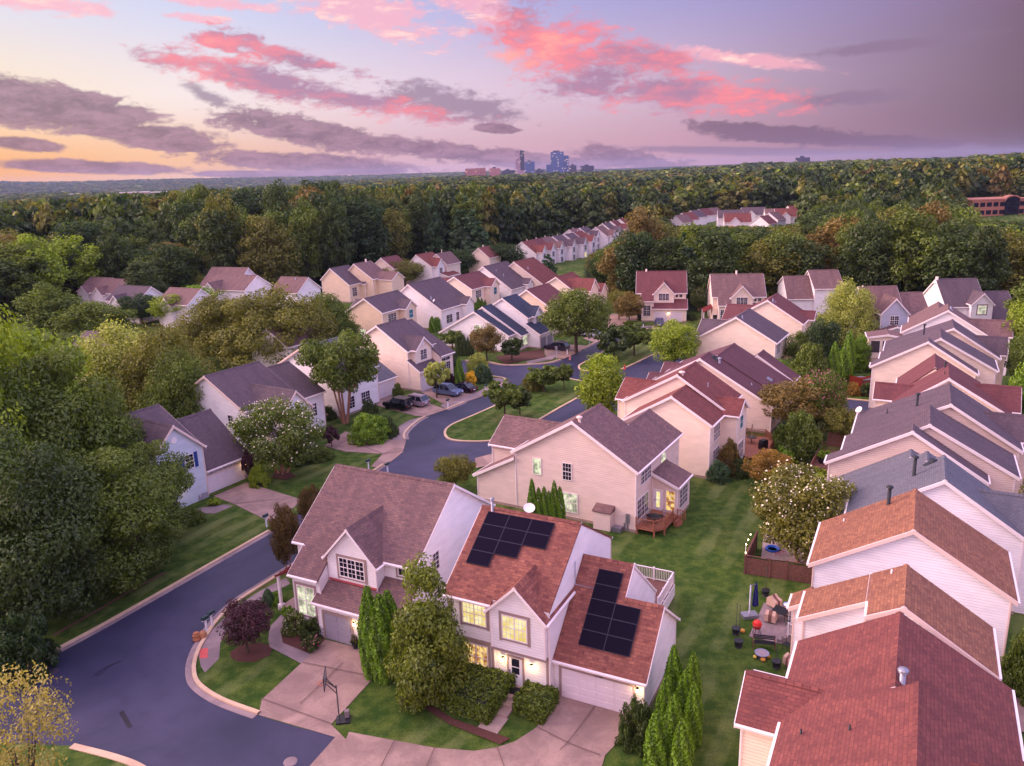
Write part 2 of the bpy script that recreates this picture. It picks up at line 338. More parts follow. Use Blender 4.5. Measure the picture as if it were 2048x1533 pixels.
        for vv in (vc-h+e, vc+h-e): q_ = MB(); q_.box(f-.03, f+.03, vv-.06, vv+.06, max(zb, .285), ze-.1); q_.box(f-.06, f+.06, vv-.03, vv+.03, max(zb, .285), ze-.1); s.pieces.append(('corner_board', q_))
    def face(s, f, val):
        return {'v0': lambda h, z, d: (h, val-d, z), 'v1': lambda h, z, d: (h, val+d, z), 'u1': lambda h, z, d: (val+d, h, z), 'u0': lambda h, z, d: (val-d, h, z)}[f]
    def win(s, f, val, h, z0, w, ht, n=1, mat='glass', mun=(2, 2), casing=None, split=True, name='window'):
        P = s.face(f, val); mb = MB(); t = .075
        bx = lambda a, b, c, d, e0, e1: mb.box(a, b, c, d, e0, e1, fn=lambda x, y, z: P(x, z, y))
        x0, x1 = h-w/2, h+w/2
        bx(x0-t, x0, 0, .06, z0-t, z0+ht+t); bx(x1, x1+t, 0, .06, z0-t, z0+ht+t); bx(x0, x1, 0, .06, z0-t, z0); bx(x0, x1, 0, .06, z0+ht, z0+ht+t)
        sw = w/n
        for i in range(n):
            a = x0+i*sw; b = a+sw
            if i: bx(a-.04, a+.04, 0, .055, z0, z0+ht)
            aa = a+(.04 if i else 0); bb = b-(.04 if i < n-1 else 0)
            if split: bx(aa, bb, 0, .05, z0+ht/2-.03, z0+ht/2+.03)
            for j in range(1, mun[0]): q = aa+(bb-aa)*j/mun[0]; bx(q-.013, q+.013, .012, .042, z0, z0+ht)
            if split:
                for hb, hc in ((z0, z0+ht/2-.03), (z0+ht/2+.03, z0+ht)):
                    for j in range(1, mun[1]): q = hb+(hc-hb)*j/mun[1]; bx(aa, bb, .013, .041, q-.013, q+.013)
        o = mb.build(name, M['trim'], s.root)
        if casing:
            cb = MB(); k = .2
            for a, b, c, d in ((x0-t-k, x0-t, z0-t-k, z0+ht+t+k), (x1+t, x1+t+k, z0-t-k, z0+ht+t+k), (x0-t, x1+t, z0+ht+t, z0+ht+t+k), (x0-t, x1+t, z0-t-k*.7, z0-t)):
                cb.box(a, b, 0, .035, c, d, fn=lambda x, y, z: P(x, z, y))
            cb.build('casing', M[casing], o)
        pb = MB(); pb.box(x0, x1, .004, .022, z0, z0+ht, fn=lambda x, y, z: P(x, z, y)); pb.build('pane', M[mat], o)
        return o
    def garage(s, f, val, h, w, ht=2.2, mat='gdoor', frame='trim', z0=.02):
        P = s.face(f, val); mb = MB(); x0, x1 = h-w/2, h+w/2; k = .16
        fb = MB(); bx = lambda m, a, b, e0, e1, c, d: m.box(a, b, e0, e1, c, d, fn=lambda x, y, z: P(x, z, y))
        mb2 = mb; bx(mb2, x0, x1, .005, .03, z0, z0+ht)
        rows = 4; cols = max(2, round(w/1.2))
        for i in range(rows):
            for j in range(cols):
                a = x0+(x1-x0)*j/cols+.08; b = x0+(x1-x0)*(j+1)/cols-.08; c = z0+ht*i/rows+.07; d = z0+ht*(i+1)/rows-.07
                bx(mb, a, b, .031, .055, c, d)
        bx(mb, (x0+x1)/2-.05, (x0+x1)/2+.05, .03, .09, z0+.95, z0+1.0)
        bx(fb, x0-k, x0, 0, .09, z0, z0+ht+k); bx(fb, x1, x1+k, 0, .09, z0, z0+ht+k); bx(fb, x0, x1, 0, .09, z0+ht, z0+ht+k)
        g = mb.build('garage_door', M[mat], s.root); fb.build('door_frame', M[frame], g); return g
    def door(s, f, val, h, z0=.2, w=.95, ht=2.05, mat='door', glass='glass', frame='trim', g=(.35, .85)):
        P = s.face(f, val); mb = MB(); x0, x1 = h-w/2, h+w/2
        bx = lambda m, a, b, e0, e1, c, d: m.box(a, b, e0, e1, c, d, fn=lambda x, y, z: P(x, z, y))
        bx(mb, x0, x1, .005, .05, z0, z0+ht); o = mb.build('front_door', M[mat], s.root)
        fb = MB(); k = .13; bx(fb, x0-k, x0, 0, .075, z0, z0+ht+k); bx(fb, x1, x1+k, 0, .075, z0, z0+ht+k); bx(fb, x0, x1, 0, .075, z0+ht, z0+ht+k); fb.build('door_frame', M[frame], o)
        if glass:
            gb = MB()
            for c, d in ((g[0], (g[0]+g[1])/2-.02), ((g[0]+g[1])/2+.02, g[1]+.05)): bx(gb, x0+.22, x1-.22, .051, .062, z0+ht*c, z0+ht*d)
            gb.build('door_glass', M[glass], o)
        hb = MB(); bx(hb, x0+.05, x0+.1, .051, .11, z0+.95, z0+1.1); hb.build('handle', M['black'], o)
        return o
    def lamp(s, f, val, h, z, k=9.0, rad=.06):
        P = s.face(f, val); mb = MB()
        mb.box(-.06, .06, 0, .03, -.12, .12, fn=lambda x, y, q: P(h+x, z+q, y)); mb.box(-.09, .09, .09, .27, .14, .18, fn=lambda x, y, q: P(h+x, z+q, y)); mb.box(-.015, .015, .03, .12, .1, .13, fn=lambda x, y, q: P(h+x, z+q, y))
        o = mb.build('wall_lantern', M['black'], s.root)
        gb = MB(); gb.box(-.065, .065, .115, .245, -.1, .135, fn=lambda x, y, q: P(h+x, z+q, y)); gb.build('lamp_glass', M['lamp'], o)
        l = bpy.data.lights.new('lantern_light', 'POINT'); l.energy = k; l.color = (1, .68, .3); l.shadow_soft_size = rad
        lo = bpy.data.objects.new('lantern_light', l); COL.objects.link(lo); lo.parent = s.root; lo.location = P(h, z-.02, .34)
    def pipe(s, u, v, z, ht=.5, r=.06, mat='steel', capped=False, name='vent_pipe'):
        mb = MB(); mb.lathe([(r, z-.4), (r, z+ht)], u, v, 8)
        if capped: mb.lathe([(r*1.8, z+ht-.04), (r*2.0, z+ht+.04), (r*1.6, z+ht+.12), (.01, z+ht+.16)], u, v, 8)
        else: mb.lathe([(r*2.6, z-.25), (r*1.3, z+.08)], u, v, 8)
        return mb.build(name, M[mat], s.root)
    def dish(s, u, v, z, r=.32, look=(0, -1)):
        mb = MB(); mb.tube([(u, v, z-.3), (u, v, z+.25)], .03)
        D = Vector((look[0], look[1], .75)).normalized(); a = D.orthogonal().normalized(); b = D.cross(a); c = Vector((u, v, z+.35)); n = 14
        for q0, q1 in ((0, .55), (.55, 1)):
            for i in range(n):
                t0, t1 = 2*PI*i/n, 2*PI*(i+1)/n; f = lambda q, t: c+(a*math.cos(t)+b*math.sin(t))*r*q+D*(.25*r*q*q)
                mb.face([f(q0, t0), f(q1, t0), f(q1, t1), f(q0, t1)], 0, smooth=True)
        mb.tube([c, c+D*r*.9], .012); return mb.build('satellite_dish', M['steel'] if r < .3 else M['trim'], s.root)
    def done(s, found=True):
        s.W.build('wall', s.wm, s.root); s.R.build('roof', [s.rm, M['trim']], s.root)
        if s.root.location.length < 76:
            for n_, q_ in s.pieces: q_.build(n_, s.tm, s.root)
        else:
            for n_, q_ in s.pieces:
                k = len(s.T.v); s.T.v += q_.v; s.T.f += [tuple(i+k for i in f) for f in q_.f]; s.T.m += q_.m; s.T.uv += q_.uv; s.T.sm += q_.sm
            if s.T.v: s.T.build('trim', s.tm, s.root)
        if found and s.Fd.v: s.Fd.build('foundation', M['concrete_found'], s.root)
        return s
def rail(mb, pts, z0, ht, mi=0, post=1.6, bal=.14, pr=.05, br=.018, rr=.035):
    """posts, top and bottom rails and balusters along a line of (x,y) points"""
    for (x0, y0), (x1, y1) in zip(pts[:-1], pts[1:]):
        L = math.hypot(x1-x0, y1-y0); n = max(1, round(L/post)); m = max(2, int(L/bal)); dx, dy = (x1-x0)/L, (y1-y0)/L
        fn = lambda a, b, c: (x0+dx*a-dy*b, y0+dy*a+dx*b, c)
        for i in range(n+1): a = L*i/n; mb.box(a-pr, a+pr, -pr, pr, z0-.05, z0+ht+.08, mi, fn)
        mb.box(pr, L-pr, -rr, rr, z0+ht-.05, z0+ht, mi, fn); mb.box(pr, L-pr, -rr*.7, rr*.7, z0+.08, z0+.13, mi, fn)
        for i in range(1, m): a = L*i/m; mb.box(a-br, a+br, -br, br, z0+.13, z0+ht-.05, mi, fn)

# --- the solar house in the foreground
h = House('solar_house', (2.657, 45.159), -116.87, 'pink-white house with black solar panels on both its brown roofs', 'white', 'r_brown')
A = h
h.rk = .05
h.block(-10.9, .75, -7.9, -4.52, 6.4, -4.9, 10.1, 6.3, r=(.28, 0), rake=(1, 0), lift=0); h.block(-10.9, .75, -4.52, -.5, 6.4, -4.9, 10.1, 6.3, r=(0, .04), rake=(0, 0), lift=0, oh=(.32, 0), gut='l')
h.block(-10.5, 0, -.48, 3.15, 3.0, -5.25, 7.55, 2.93, r=(0, .02), rake=(0, 1))
h.block(-7.3, -.004, 3.17, 5.6, 3.0, -3.45, 5.97, 2.93, r=(0, .22), rake=(0, 1))
h.cross(1, -2.56, 3.9, 1.15, -4, 6.05, 7.95, 3.25)
tb = MB(); tb.box(.9, 1.17, -4.55, -.58, 3.08, 3.26); tb.box(.76, .80, -7.9, -.5, 3.0, 3.2); tb.box(.752, .80, -7.88, -7.7, .3, 6.2); tb.box(.752, .80, -4.75, -4.55, .3, 6.2); tb.box(.752, .80, -.72, -.5, .3, 3.08); tb.build('band_board', M['taupe'], h.root)
h.win('u1', .75, -5.95, 4.35, 1.7, 1.5, 2, 'lit', (3, 2), 'taupe'); h.win('u1', .75, -5.95, .95, 1.7, 1.8, 2, 'lit2', (3, 2), 'taupe')
h.win('u1', 1.15, -2.75, 4.2, 1.7, 1.6, 2, 'lit', (3, 2), 'taupe')
h.door('u1', .75, -2.95, .5, 1.0, 2.05, frame='taupe', g=(.42, .92)); h.lamp('u1', .75, -3.85, 2.3, 16); h.lamp('u1', .75, -1.75, 2.3, 16); h.lamp('u1', 0, 5.2, 2.1, 14)
h.garage('u1', 0, 2.47, 4.9, 2.2, frame='taupe')
# house number over the garage
fc = bpy.data.curves.new('house_number', 'FONT'); fc.body = '12108'; fc.size = .2; fc.extrude = .008; fc.align_x = 'CENTER'; fc.space_character = 1.2
fo = bpy.data.objects.new('house_number', fc); COL.objects.link(fo); fc.materials.append(M['black']); bpy.context.view_layer.update(); _m = bpy.data.meshes.new_from_object(fo.evaluated_get(bpy.context.evaluated_depsgraph_get())); bpy.data.objects.remove(fo); fo = link('house_number', _m); fo.parent = h.root; fo.matrix_local = Matrix(((0, 0, 1, .1), (1, 0, 0, 2.6), (0, 1, 0, 2.24), (0, 0, 0, 1)))
h.pipe(-4.6, -7.2, 9.9, 1.1, .09, 'steel', True, 'flue_pipe'); h.dish(-5.3, -4.6, 10.1, .42, (.4, .2))
cb = MB(); cb.tube([(-3.6, -.42, 5.2), (-3.6, -.42, 8.0)], .03); cb.tube([(-3.6, -.4, 6.28), (-3.6, 1.3, 6.28)], .03); cb.build('conduit', M['steel'], h.root)
def panels(h, ua, za, sl, cells, v_left, s0, w=1.72, l=1.04):
    """cells = [(col,row)]; rows run down the slope from the ridge"""
    c = 1/math.hypot(1, sl); lift = .30
    for col, row in cells:
        a0 = s0+row*(l+.02); a1 = a0+l; v0 = v_left+col*(w+.02); v1 = v0+w
        fn = lambda v, a, d: (ua+a*c+d*sl*c, v, za-a*c*sl+d*c+.16)
        p = MB(); p.box(v0, v1, a0, a1, .09, .13, 0, lambda x, y, z: fn(x, y, z)); o = p.build('solar_panel', M['panel'], h.root)
        f = MB(); t = .02
        for q in ((v0-.004, v0+t, a0-.004, a1+.004), (v1-t, v1+.004, a0-.004, a1+.004), (v0+t, v1-t, a0-.004, a0+t), (v0+t, v1-t, a1-t, a1+.004)): f.box(q[0], q[1], q[2], q[3], .08, .133, 0, lambda x, y, z: fn(x, y, z))
        f.build('panel_frame', M['panelframe'], o)
M['panelframe'] = plain('panel_frame', lin(36, 29, 50), .4, .2)
panels(h, -4.9, 10.1, .6725, [(0, 0), (1, 0), (2, 0), (0, 1), (1, 1), (2, 1), (0, 2), (1, 2), (0, 3)], -7.45, .45)
panels(h, -5.25, 7.55, .88, [(0, 0), (0, 1), (0, 2), (0, 3), (0, 4), (1, 2), (1, 3), (1, 4)], .95, .8)
# front steps, rear deck with white rail
st = MB(); st.box(.78, 2.1, -3.75, -2.05, 0, .5); st.box(2.1, 2.75, -3.7, -2.3, 0, .34); st.box(2.75, 3.5, -3.7, -2.3, 0, .17); st.box(3.5, 5.4, -3.6, -2.2, 0, .05); st.build('porch_steps', M['concrete_found'], h.root)
dm = MB(); dm.box(1.0, 1.75, -3.35, -2.45, .501, .52); dm.build('door_mat', M['black'], h.root)
dk = MB(); dk.box(-15, -10.55, .1, 3.4, 1.2, 1.35); [dk.box(a-.08, a+.08, b-.08, b+.08, 0, 1.2) for a in (-14.9, -11.2) for b in (.3, 3.3)]; dk.build('rear_deck', M['darkwood'], h.root)
rl = MB(); rail(rl, [(-14.95, .15), (-14.95, 3.38), (-10.6, 3.38)], 1.35, 1.05, pr=.07, rr=.05); rl.box(-14.95, -10.6, 3.47, 3.52, .35, 1.36); rl.build('deck_railing', M['trim'], h.root)
h.done()

# --- its neighbour with the big mauve roof (the same model stands at other lots)
def porch_house(name, o, ang, label, wall, roof, trim, mirror=False, near=False, group=None, lit='glass', gd='gdoor'):
    h = House(name, o, ang, label, wall, roof, trim, group); m = -1 if mirror else 1
    if near: h.rk = .07
    def blk(u0, u1, v0, v1, *a, r=(.28, .28), rake=(1, 1), **k):
        if mirror: v0, v1 = -v1, -v0; r = r[::-1]; rake = rake[::-1]
        h.block(u0, u1, v0, v1, *a, r=r, rake=rake, **k)
    # v runs 0 (garage end) to -11 (porch end)
    blk(-13.2, -1.5, -11, -9.9, 6.3, -7.1, 10.35, 6.28, r=(.28, 0), rake=(1, 0), lift=0)
    blk(-13.2, -1.5, -9.9, -7.3, 6.3, -7.1, 10.35, 6.28, r=(0, 0), rake=(0, 0), oh=(.32, 0), gut='l', lift=0)
    blk(-13.2, -1.5, -7.3, -.1, 6.3, -7.1, 10.35, 6.28, r=(0, .28), rake=(0, 1), lift=0)
    blk(-1.53, .6, -9.9, -7.3, 6.3, -1.53, 6.3, 4.72, sides='r', r=(.2, .05), rake=(1, 0), lift=.006)
    blk(-1.6, .94, -7.4, 0, 4.72, -1.6, 4.72, 3.05, sides='r')
    h.cross(1, -5*m, 4.4, -.45, -6, 6.2, 8.6, 3.5)
    f1 = lambda v: v*m
    h.win('u1', -.45, f1(-5), 4.75, 2.2, 1.45, 3, 'glass', (2, 2), 'taupe' if near else None)
    h.win('u1', -1.5, f1(-1.2), 5.25, .62, .62, 1, 'glass', (2, 1), 'taupe' if near else None, split=False)
    if not near: h.win('u1', -1.5, f1(-2.1), 5.25, .5, .55, 1, 'glass', (1, 1), split=False)
    h.win('u1', .6, f1(-8.75), 1.35, 1.55, 2.35, 2, 'lit3' if lit == 'lit' else lit, (2, 3), 'taupe' if near else None)
    for v in (-5.6, -2.3): h.garage('u1', .94, f1(v), 2.5, 2.2, gd, 'taupe' if near else 'trim')
    h.lamp('u1', .94, f1(-3.95), 2.0, 12 if near else 8)
    # the corner porch with its red metal roof
    pb = MB(); a, b = -5.4, -.9; vs = (-11.0, -13.0)
    P = [(a, f1(vs[0]), 4.0), (b, f1(vs[0]), 4.0), (b+.3, f1(vs[1]), 3.1), (a, f1(vs[1]), 3.1)]
    pb.face(P); pb.face([(x, y, z-.12) for x, y, z in P][::-1])
    for i in range(4): p, q = P[i], P[(i+1) % 4]; pb.face([p, q, (q[0], q[1], q[2]-.12), (p[0], p[1], p[2]-.12)])
    for i in range(9):
        t = i/8; x0, x1 = a+(b-a)*t, a+(b+.3-a)*t
        pb.tube([(x0, f1(vs[0]), 4.03), (x1, f1(vs[1]), 3.13)], .03, 4)
    pb.build('porch_roof', M['metalroof'], h.root)
    po = MB(); po.box(b-.1, b+.1, f1(-12.9)-.1, f1(-12.9)+.1, .5, 3.05); po.box(b-.2, b+.2, f1(-12.9)-.2, f1(-12.9)+.2, 0, .5); po.build('porch_post', M['trim'], h.root); po = MB(); po.box(a-.1, a+.1, f1(-12.9)-.1, f1(-12.9)+.1, 0, 3.05); po.build('porch_post', M['trim'], h.root)
    fl = MB(); fl.box(a, b+.2, min(f1(-11.02), f1(-13)), max(f1(-11.02), f1(-13)), 0, .25); fl.build('porch_floor', M['concrete_found'], h.root)
    h.door('u1', -1.5+.0, f1(-10.45), .3, .9, 2.0, 'black', None)
    if near:
        rb = MB(); rb.box(-.44, -.36, f1(-7.2), f1(-2.8), 4.22, 4.36); rb.build('flashing', plain('red_flashing', lin(170, 74, 84), .5), h.root)
        sb = MB(); sb.box(.63, .75, f1(-9.8), f1(-7.55), .27, .95); sb.box(.97, 1.06, f1(-7.4), f1(-6.98), .27, .8); sb.box(.97, 1.06, f1(-4.2), f1(-3.7), .27, .8); sb.build('stone_skirt', M['stone'], h.root)
    return h
oB = np.array([2.657, 45.159])+(-12.0)*np.array([math.cos(math.radians(-26.87)), math.sin(math.radians(-26.87))])
h = porch_house('porch_house', oB, -116.87, 'white house under a large mauve roof left of the solar-panel house', 'white', 'r_mauve', 'trim', near=True, lit='lit3', gd='gdoor2')
h.win('v1', -.1, -4.3, 4.6, .8, 1.4, 1, 'glass', (2, 2))
h.block(-16.4, -13.25, -4.5, -.4, 2.9, -13.3, 5.2, 5.2, sides='l')
h.done()

# --- beige house behind the solar house
h = House('beige_house', (11.342, 69.158), -30.64, 'beige house with full gable side, lit back windows and round deck', 'beige', 'r_mauve', 'trim'); Cc = h
h.block(-13.05, 0, 0, 6.3, 6.3, -6.5, 10.2, 6.3, r=(.28, .1), rake=(1, 1))
h.block(-6.8, -.005, 6.3, 12.2, 6.3, -3.4, 8.34, 6.3, r=(0, .28), rake=(0, 1))
h.block(-17.8, -13.06, .01, 9.5, 2.95, -13.06, 5.5, 5.5, sides='l')
h.cross(-1, 6.0, 6.6, -17.5, -8, 5.5, 7.6, 0)
h.block(.0, 2.6, 4.4, 8.0, 4.35, .02, 4.5, 3.45, sides='r', oh=(.2, .2))
h.win('v0', 0, -10.55, 4.15, .85, 1.7, 1, 'lit3', (1, 1), split=False); h.win('v0', 0, -7.2, 4.15, .9, 1.7, 1, 'glass', (3, 2)); h.win('v0', 0, -7.0, .8, 1.75, 1.95, 2, 'lit3', (3, 2))
h.win('u1', 0, 2.55, 4.4, 2.6, 1.55, 3, 'glass', (2, 2)); h.win('u1', 0, 7.4, 4.65, 1.3, 1.4, 1, 'lit3', (2, 1)); h.win('u1', 0, 1.8, 1.1, 2.8, 2.0, 3, 'glass', (2, 2))
h.win('u1', 2.6, 6.2, 1.0, 2.4, 1.9, 3, 'glass', (2, 2)); h.win('v0', 4.4, 1.9, .95, .85, 2.0, 1, 'lit2', (2, 2)); h.door('v0', 4.4, .65, .75, .8, 2.05, 'door', 'lit', g=(.15, .9))
sb = MB(); sb.box(-3.95, -2.2, -1.0, .03, .05, 1.95); sb.build('shed_box', M['beige'], h.root)
sr = MB(); sr.face([(-4.05, 0, 2.35), (-2.1, 0, 2.35), (-2.1, -1.12, 1.95), (-4.05, -1.12, 1.95)], 0, [(0, 0), (1.9, 0), (1.9, 1.1), (0, 1.1)]); sr.face([(-4.05, -1.12, 1.95), (-2.1, -1.12, 1.95), (-2.1, -1.12, 1.87), (-4.05, -1.12, 1.87)]); sr.face([(-4.05, 0, 2.35), (-4.05, -1.12, 1.95), (-4.05, -1.12, 1.87), (-4.05, 0, 1.87)]); sr.face([(-2.1, 0, 2.35), (-2.1, -1.12, 1.95), (-2.1, -1.12, 1.87), (-2.1, 0, 1.87)]); sr.build('shed_roof', M['r_mauve'], h.root)
mt = MB(); mt.box(-.95, -.6, -.16, .0, .9, 1.8); mt.box(-.85, -.72, -.1, 0, 0, .9); mt.box(-1.15, -1.0, -.12, 0, .2, .8); mt.box(-2.1, -1.2, -.75, -.1, 0, .45); mt.build('utility_meter', M['steel'], h.root)
h.pipe(-6.1, .6, 10.1, .45, .16, 'pinktrim', True, 'chimney_pot')
dk = MB(); pts = [(.1, -.2), (1.9, -.2), (2.7, .8), (2.7, 4.3), (.1, 4.3)]
dk.prism(pts, lambda p, q, t: (p, q, t), .55, .7); [dk.box(x-.07, x+.07, y-.07, y+.07, 0, .6) for x, y in ((1.9, -.1), (2.6, .8), (.2, -.1), (2.6, 3.9))]; dk.box(2.7, 3.0, 3.0, 4.2, 0, .4); dk.box(3.0, 3.3, 3.0, 4.2, 0, .2); dk.build('deck', M['deckwood'], h.root)
rl = MB(); rail(rl, [(.1, -.15), (1.88, -.15), (2.65, .8), (2.65, 2.9)], .7, .95); rl.build('deck_railing', M['deckwood'], h.root)
for q in (3.0, 4.2): rl = MB(); rail(rl, [(2.7, q), (3.5, q)], .35, .9, post=.8); rl.build('stair_railing', M['deckwood'], h.root)
h.done()
def on(h, u, v):                     # house coordinates to the ground plan
    a = h.root.rotation_euler.z; return (h.root.location.x+u*math.cos(a)-v*math.sin(a), h.root.location.y+u*math.sin(a)+v*math.cos(a))

# --- behind it, rising to the right
h = House('red_roof_house', (21.51, 82.05), -30.64, 'cream house with stepped maroon roofs just behind the beige house', 'cream', 'r_red', 'trim'); Dd = h
h.block(-10, 0, 0, 5, 5.65, -4.4, 9.0, 6.35, r=(.28, 0), rake=(1, 0)); h.block(-12, -.01, 5, 11.6, 6.4, -5.5, 10.15, 6.75, r=(.2, .28))
h.cross(1, 6.45, 4.0, 1.75, -3, 6.3, 7.6, 0); h.cross(-1, 9.6, 6, -13.6, -7, 6.0, 7.8, 0)
h.win('u1', 0, 2.6, 3.9, 2.4, 1.7, 3, 'glass', (2, 2)); h.win('u1', 0, 2.6, .9, 2.4, 1.9, 3, 'glass', (2, 2)); h.win('u1', 1.75, 6.45, 4.3, 1.2, 1.5, 1, 'tealglass', (1, 1)); h.win('u1', 1.75, 6.45, .5, 2.2, 2.1, 3, 'glass', (2, 1))
h.pipe(-5.2, 5.7, 9.9, .5, .2, 'pinktrim', True, 'chimney_pot'); h.pipe(-2.6, 7.5, 8.5, .5, .05); h.done()
h = House('plum_roof_house', (33.14, 96.68), -30.64, 'long low house with wide plum roof behind the maroon-roofed house', 'beige', 'r_plum', 'trim'); Ee = h
h.block(-16, 0, 0, 4, 5.4, -9.5, 9.05, 3.72, r=(.28, 0), rake=(1, 0)); h.block(-15.6, -.006, 4, 12.5, 5.5, -8.4, 8.6, 3.9, r=(0, .28), rake=(0, 1)); h.block(-9, -.012, 12.5, 16, 4, -5, 7.2, 4, r=(0, .28))
h.cross(-1, 3.2, 3.2, -17.4, -10, 4.6, 5.6, 0); h.cross(-1, 8.2, 3.4, -17.0, -10, 4.9, 6.0, 0)
h.pipe(-7.6, 2.4, 8.2, .6, .14, 'steel', True); h.pipe(-3.2, 2.2, 5.7, .25, .06); h.pipe(-8.6, 3.0, 8.7, .3, .3, 'black', False, 'roof_vent')
sk = MB(); sk.box(-2.4, -1.7, 7.0, 8.0, 5.2, 5.35, fn=lambda x, y, z: (x, y, z-(x+2.05)*.55)); sk.build('skylight', M['steel'], h.root); h.win('u1', 0, 1.2, 1.6, 1.1, 1.4, 1, 'tealglass', (1, 1)); h.done()
o = G(1397, 674, 6.0); h = House('purple_roof_house', o, -30.64, 'cream gable house with purple right roof and red front wing by cul-de-sac', 'cream', 'r_purple', 'trim'); Ff = h
h.block(.1, 12.6, 0, 8.5, 6.0, 6.2, 9.65, 6.0); h.cross(-1, 4.6, 6.6, -.6, 5, 6.0, 8.1, 0); h.pipe(6.9, 1.0, 9.4, .5, .1); h.win('u1', 12.6, 2.4, 3.7, 2.4, 1.7, 3, 'glass', (2, 2)); h.done()
o = G(1604, 648, 6.3); h = House('plum_gable_house', o, -29.5, 'cream house with plum gable roof and long red wing behind purple-roofed house', 'cream', 'r_maroon', 'trim'); Gg = h
h.block(-12.6, 0, 0, 8.5, 6.3, -6.1, 10.1, 6.3); h.cross(-1, 4.8, 7, -14.2, -7, 6.0, 8.2, 0); h.cross(1, 6.6, 3.2, 1.0, -3, 6.2, 7.4, 0); h.pipe(-5.4, 1.0, 9.9, .45, .12); h.pipe(-5.0, 1.6, 9.6, .3, .05); h.done()

# --- right-hand row seen from the back
RG = 'houses of the right-hand row'
h = House('red_roof_house', (14.66, 37.35), -27.5, 'nearest house at bottom right, broad red roof with two vent pipes', 'cream', 'r_red', 'trim', RG); R1 = h
h.block(.15, 10.3, -3.1, 3.95, 6.3, 5.0, 9.3, 6.3, r=(0, .25), rake=(0, 1), lift=0); h.block(.42, 11.6, -13, -3.1, 6.467, 5.95, 9.888, 6.39, r=(0, 0), rake=(0, 0), lift=0)
h.cross(-1, -1.87, 4.4, -1.75, 3.5, 6.02, 7.38, 0); h.cross(1, -6.2, 4.6, 12.6, 6, 6.5, 8.55, 0)
h.pipe(1.2, -5.2, 6.95, .45, .05, 'black'); h.pipe(3.3, -5.7, 8.25, .45, .05, 'black'); h.pipe(5.3, -2.3, 9.5, .45, .14, 'steel', True); h.done()
h = House('orange_roof_house', (17.145, 42.559), -27.5, 'white house with low orange-brown stepped roof beside the furnished patio', 'white', 'r_orange', 'pinktrim', RG); R2 = h
h.block(.0, 3.5, 1.3, 4.4, 6.3, 3.5, 8.2, 8.2, sides='l', r=(.3, .2)); h.block(3.52, 10, -.7, 4.45, 8.19, 5.4, 9.2, 6.3, r=(.02, .25), oh=(.0, .32)); h.block(-.9, .05, 3.9, 5.3, 5.4, .0, 5.95, 5.9, sides='l')
h.pipe(4.6, 4.0, 8.75, .45, .05, 'trim'); h.done()
h = House('orange_roof_house', (20.93, 50.56), -27.5, 'tall white house with orange-brown gable roof beside the wooden fence', 'white', 'r_orange', 'pinktrim', RG); R3 = h
h.block(0, 11.95, 0, 7.0, 6.3, 6.0, 9.9, 6.3); h.pipe(4.3, 6.0, 8.9, 1.5, .13, 'black', True, 'flue_pipe'); h.pipe(1.4, 5.7, 7.1, .4, .05, 'trim'); h.done()
h = House('grey_roof_house', (27.21, 58.56), -27.5, 'white house with slate grey stepped roof behind the flowering crape myrtle', 'white', 'r_grey', 'trim', RG); R4 = h
h.block(-.3, 11.6, 0, 5.6, 6.2, 6.06, 10.0, 6.3, r=(.28, 0), rake=(1, 0), lift=0); h.block(-2.3, 10.9, 5.6, 8.2, 5.005, 4.9, 9.307, 6.0, r=(0, 0), rake=(0, 0), lift=0); h.block(-2.3, 10.6, 8.2, 10.2, 5.005, 3.7, 8.59, 5.4, r=(0, .2), rake=(0, 1), lift=0)
h.cross(1, 3.0, 5.2, 13.4, 7, 6.4, 8.4, 0); h.pipe(4.0, 3.2, 9.0, 1.5, .13, 'black', True, 'flue_pipe'); h.pipe(5.3, 4.9, 9.6, .35, .28, 'black', False, 'roof_vent'); h.done()
h = House('plum_roof_house', (29.54, 69.71), -27.5, 'beige house with three staggered purple-grey gables and a satellite dish', 'beige', 'r_purple', 'trim', RG); R5 = h
h.block(0, 12.74, .5, 2.4, 6.3, 6.75, 10.05, 6.3, r=(.28, 0), rake=(1, 0)); h.block(1.1, 15.2, 2.6, 9.0, 6.3, 8.1, 10.2, 6.3, r=(.2, 0), rake=(1, 0)); h.block(1.6, 16, 9.6, 17.4, 6.3, 9.9, 10.4, 6.6, r=(.3, .25))
h.cross(1, 14.6, 4.4, 17.2, 10, 6.6, 8.5, 0); h.dish(1.4, 17.0, 6.5, .4, (-.6, -.6)); h.pipe(7.0, 12.6, 9.4, 1.0, .12, 'black', True, 'flue_pipe'); h.pipe(4.3, 13.5, 7.9, .4, .05, 'black'); h.done()
h = House('maroon_roof_house', (45.44, 89.86), -27.5, 'cream house with dark maroon gable roof and small rear wing', 'cream', 'r_maroon', 'trim', RG); R7 = h
h.block(0, 11.4, -3.2, 3.2, 6.2, 5.2, 10.0, 6.3, r=(.28, 0), rake=(1, 1)); h.block(.2, 9, 3.2, 11, 6.2, 3.9, 9.5, 6.4, r=(0, .25), rake=(0, 1)); h.cross(-1, 1.5, 3.6, -2.1, 4, 6.2, 7.6, 0); h.cross(1, 1.5, 4.6, 12.3, 6, 6.3, 8.4, 0); h.pipe(4.8, -.5, 9.7, .5, .05, 'black'); h.pipe(4.9, 2.6, 9.8, .7, .1, 'black', True); h.done()
h = House('brown_roof_house', (49.97, 105.96), -27.5, 'cream house with three staggered brown gables and sunroom behind', 'cream', 'r_purple', 'trim', RG); R8 = h
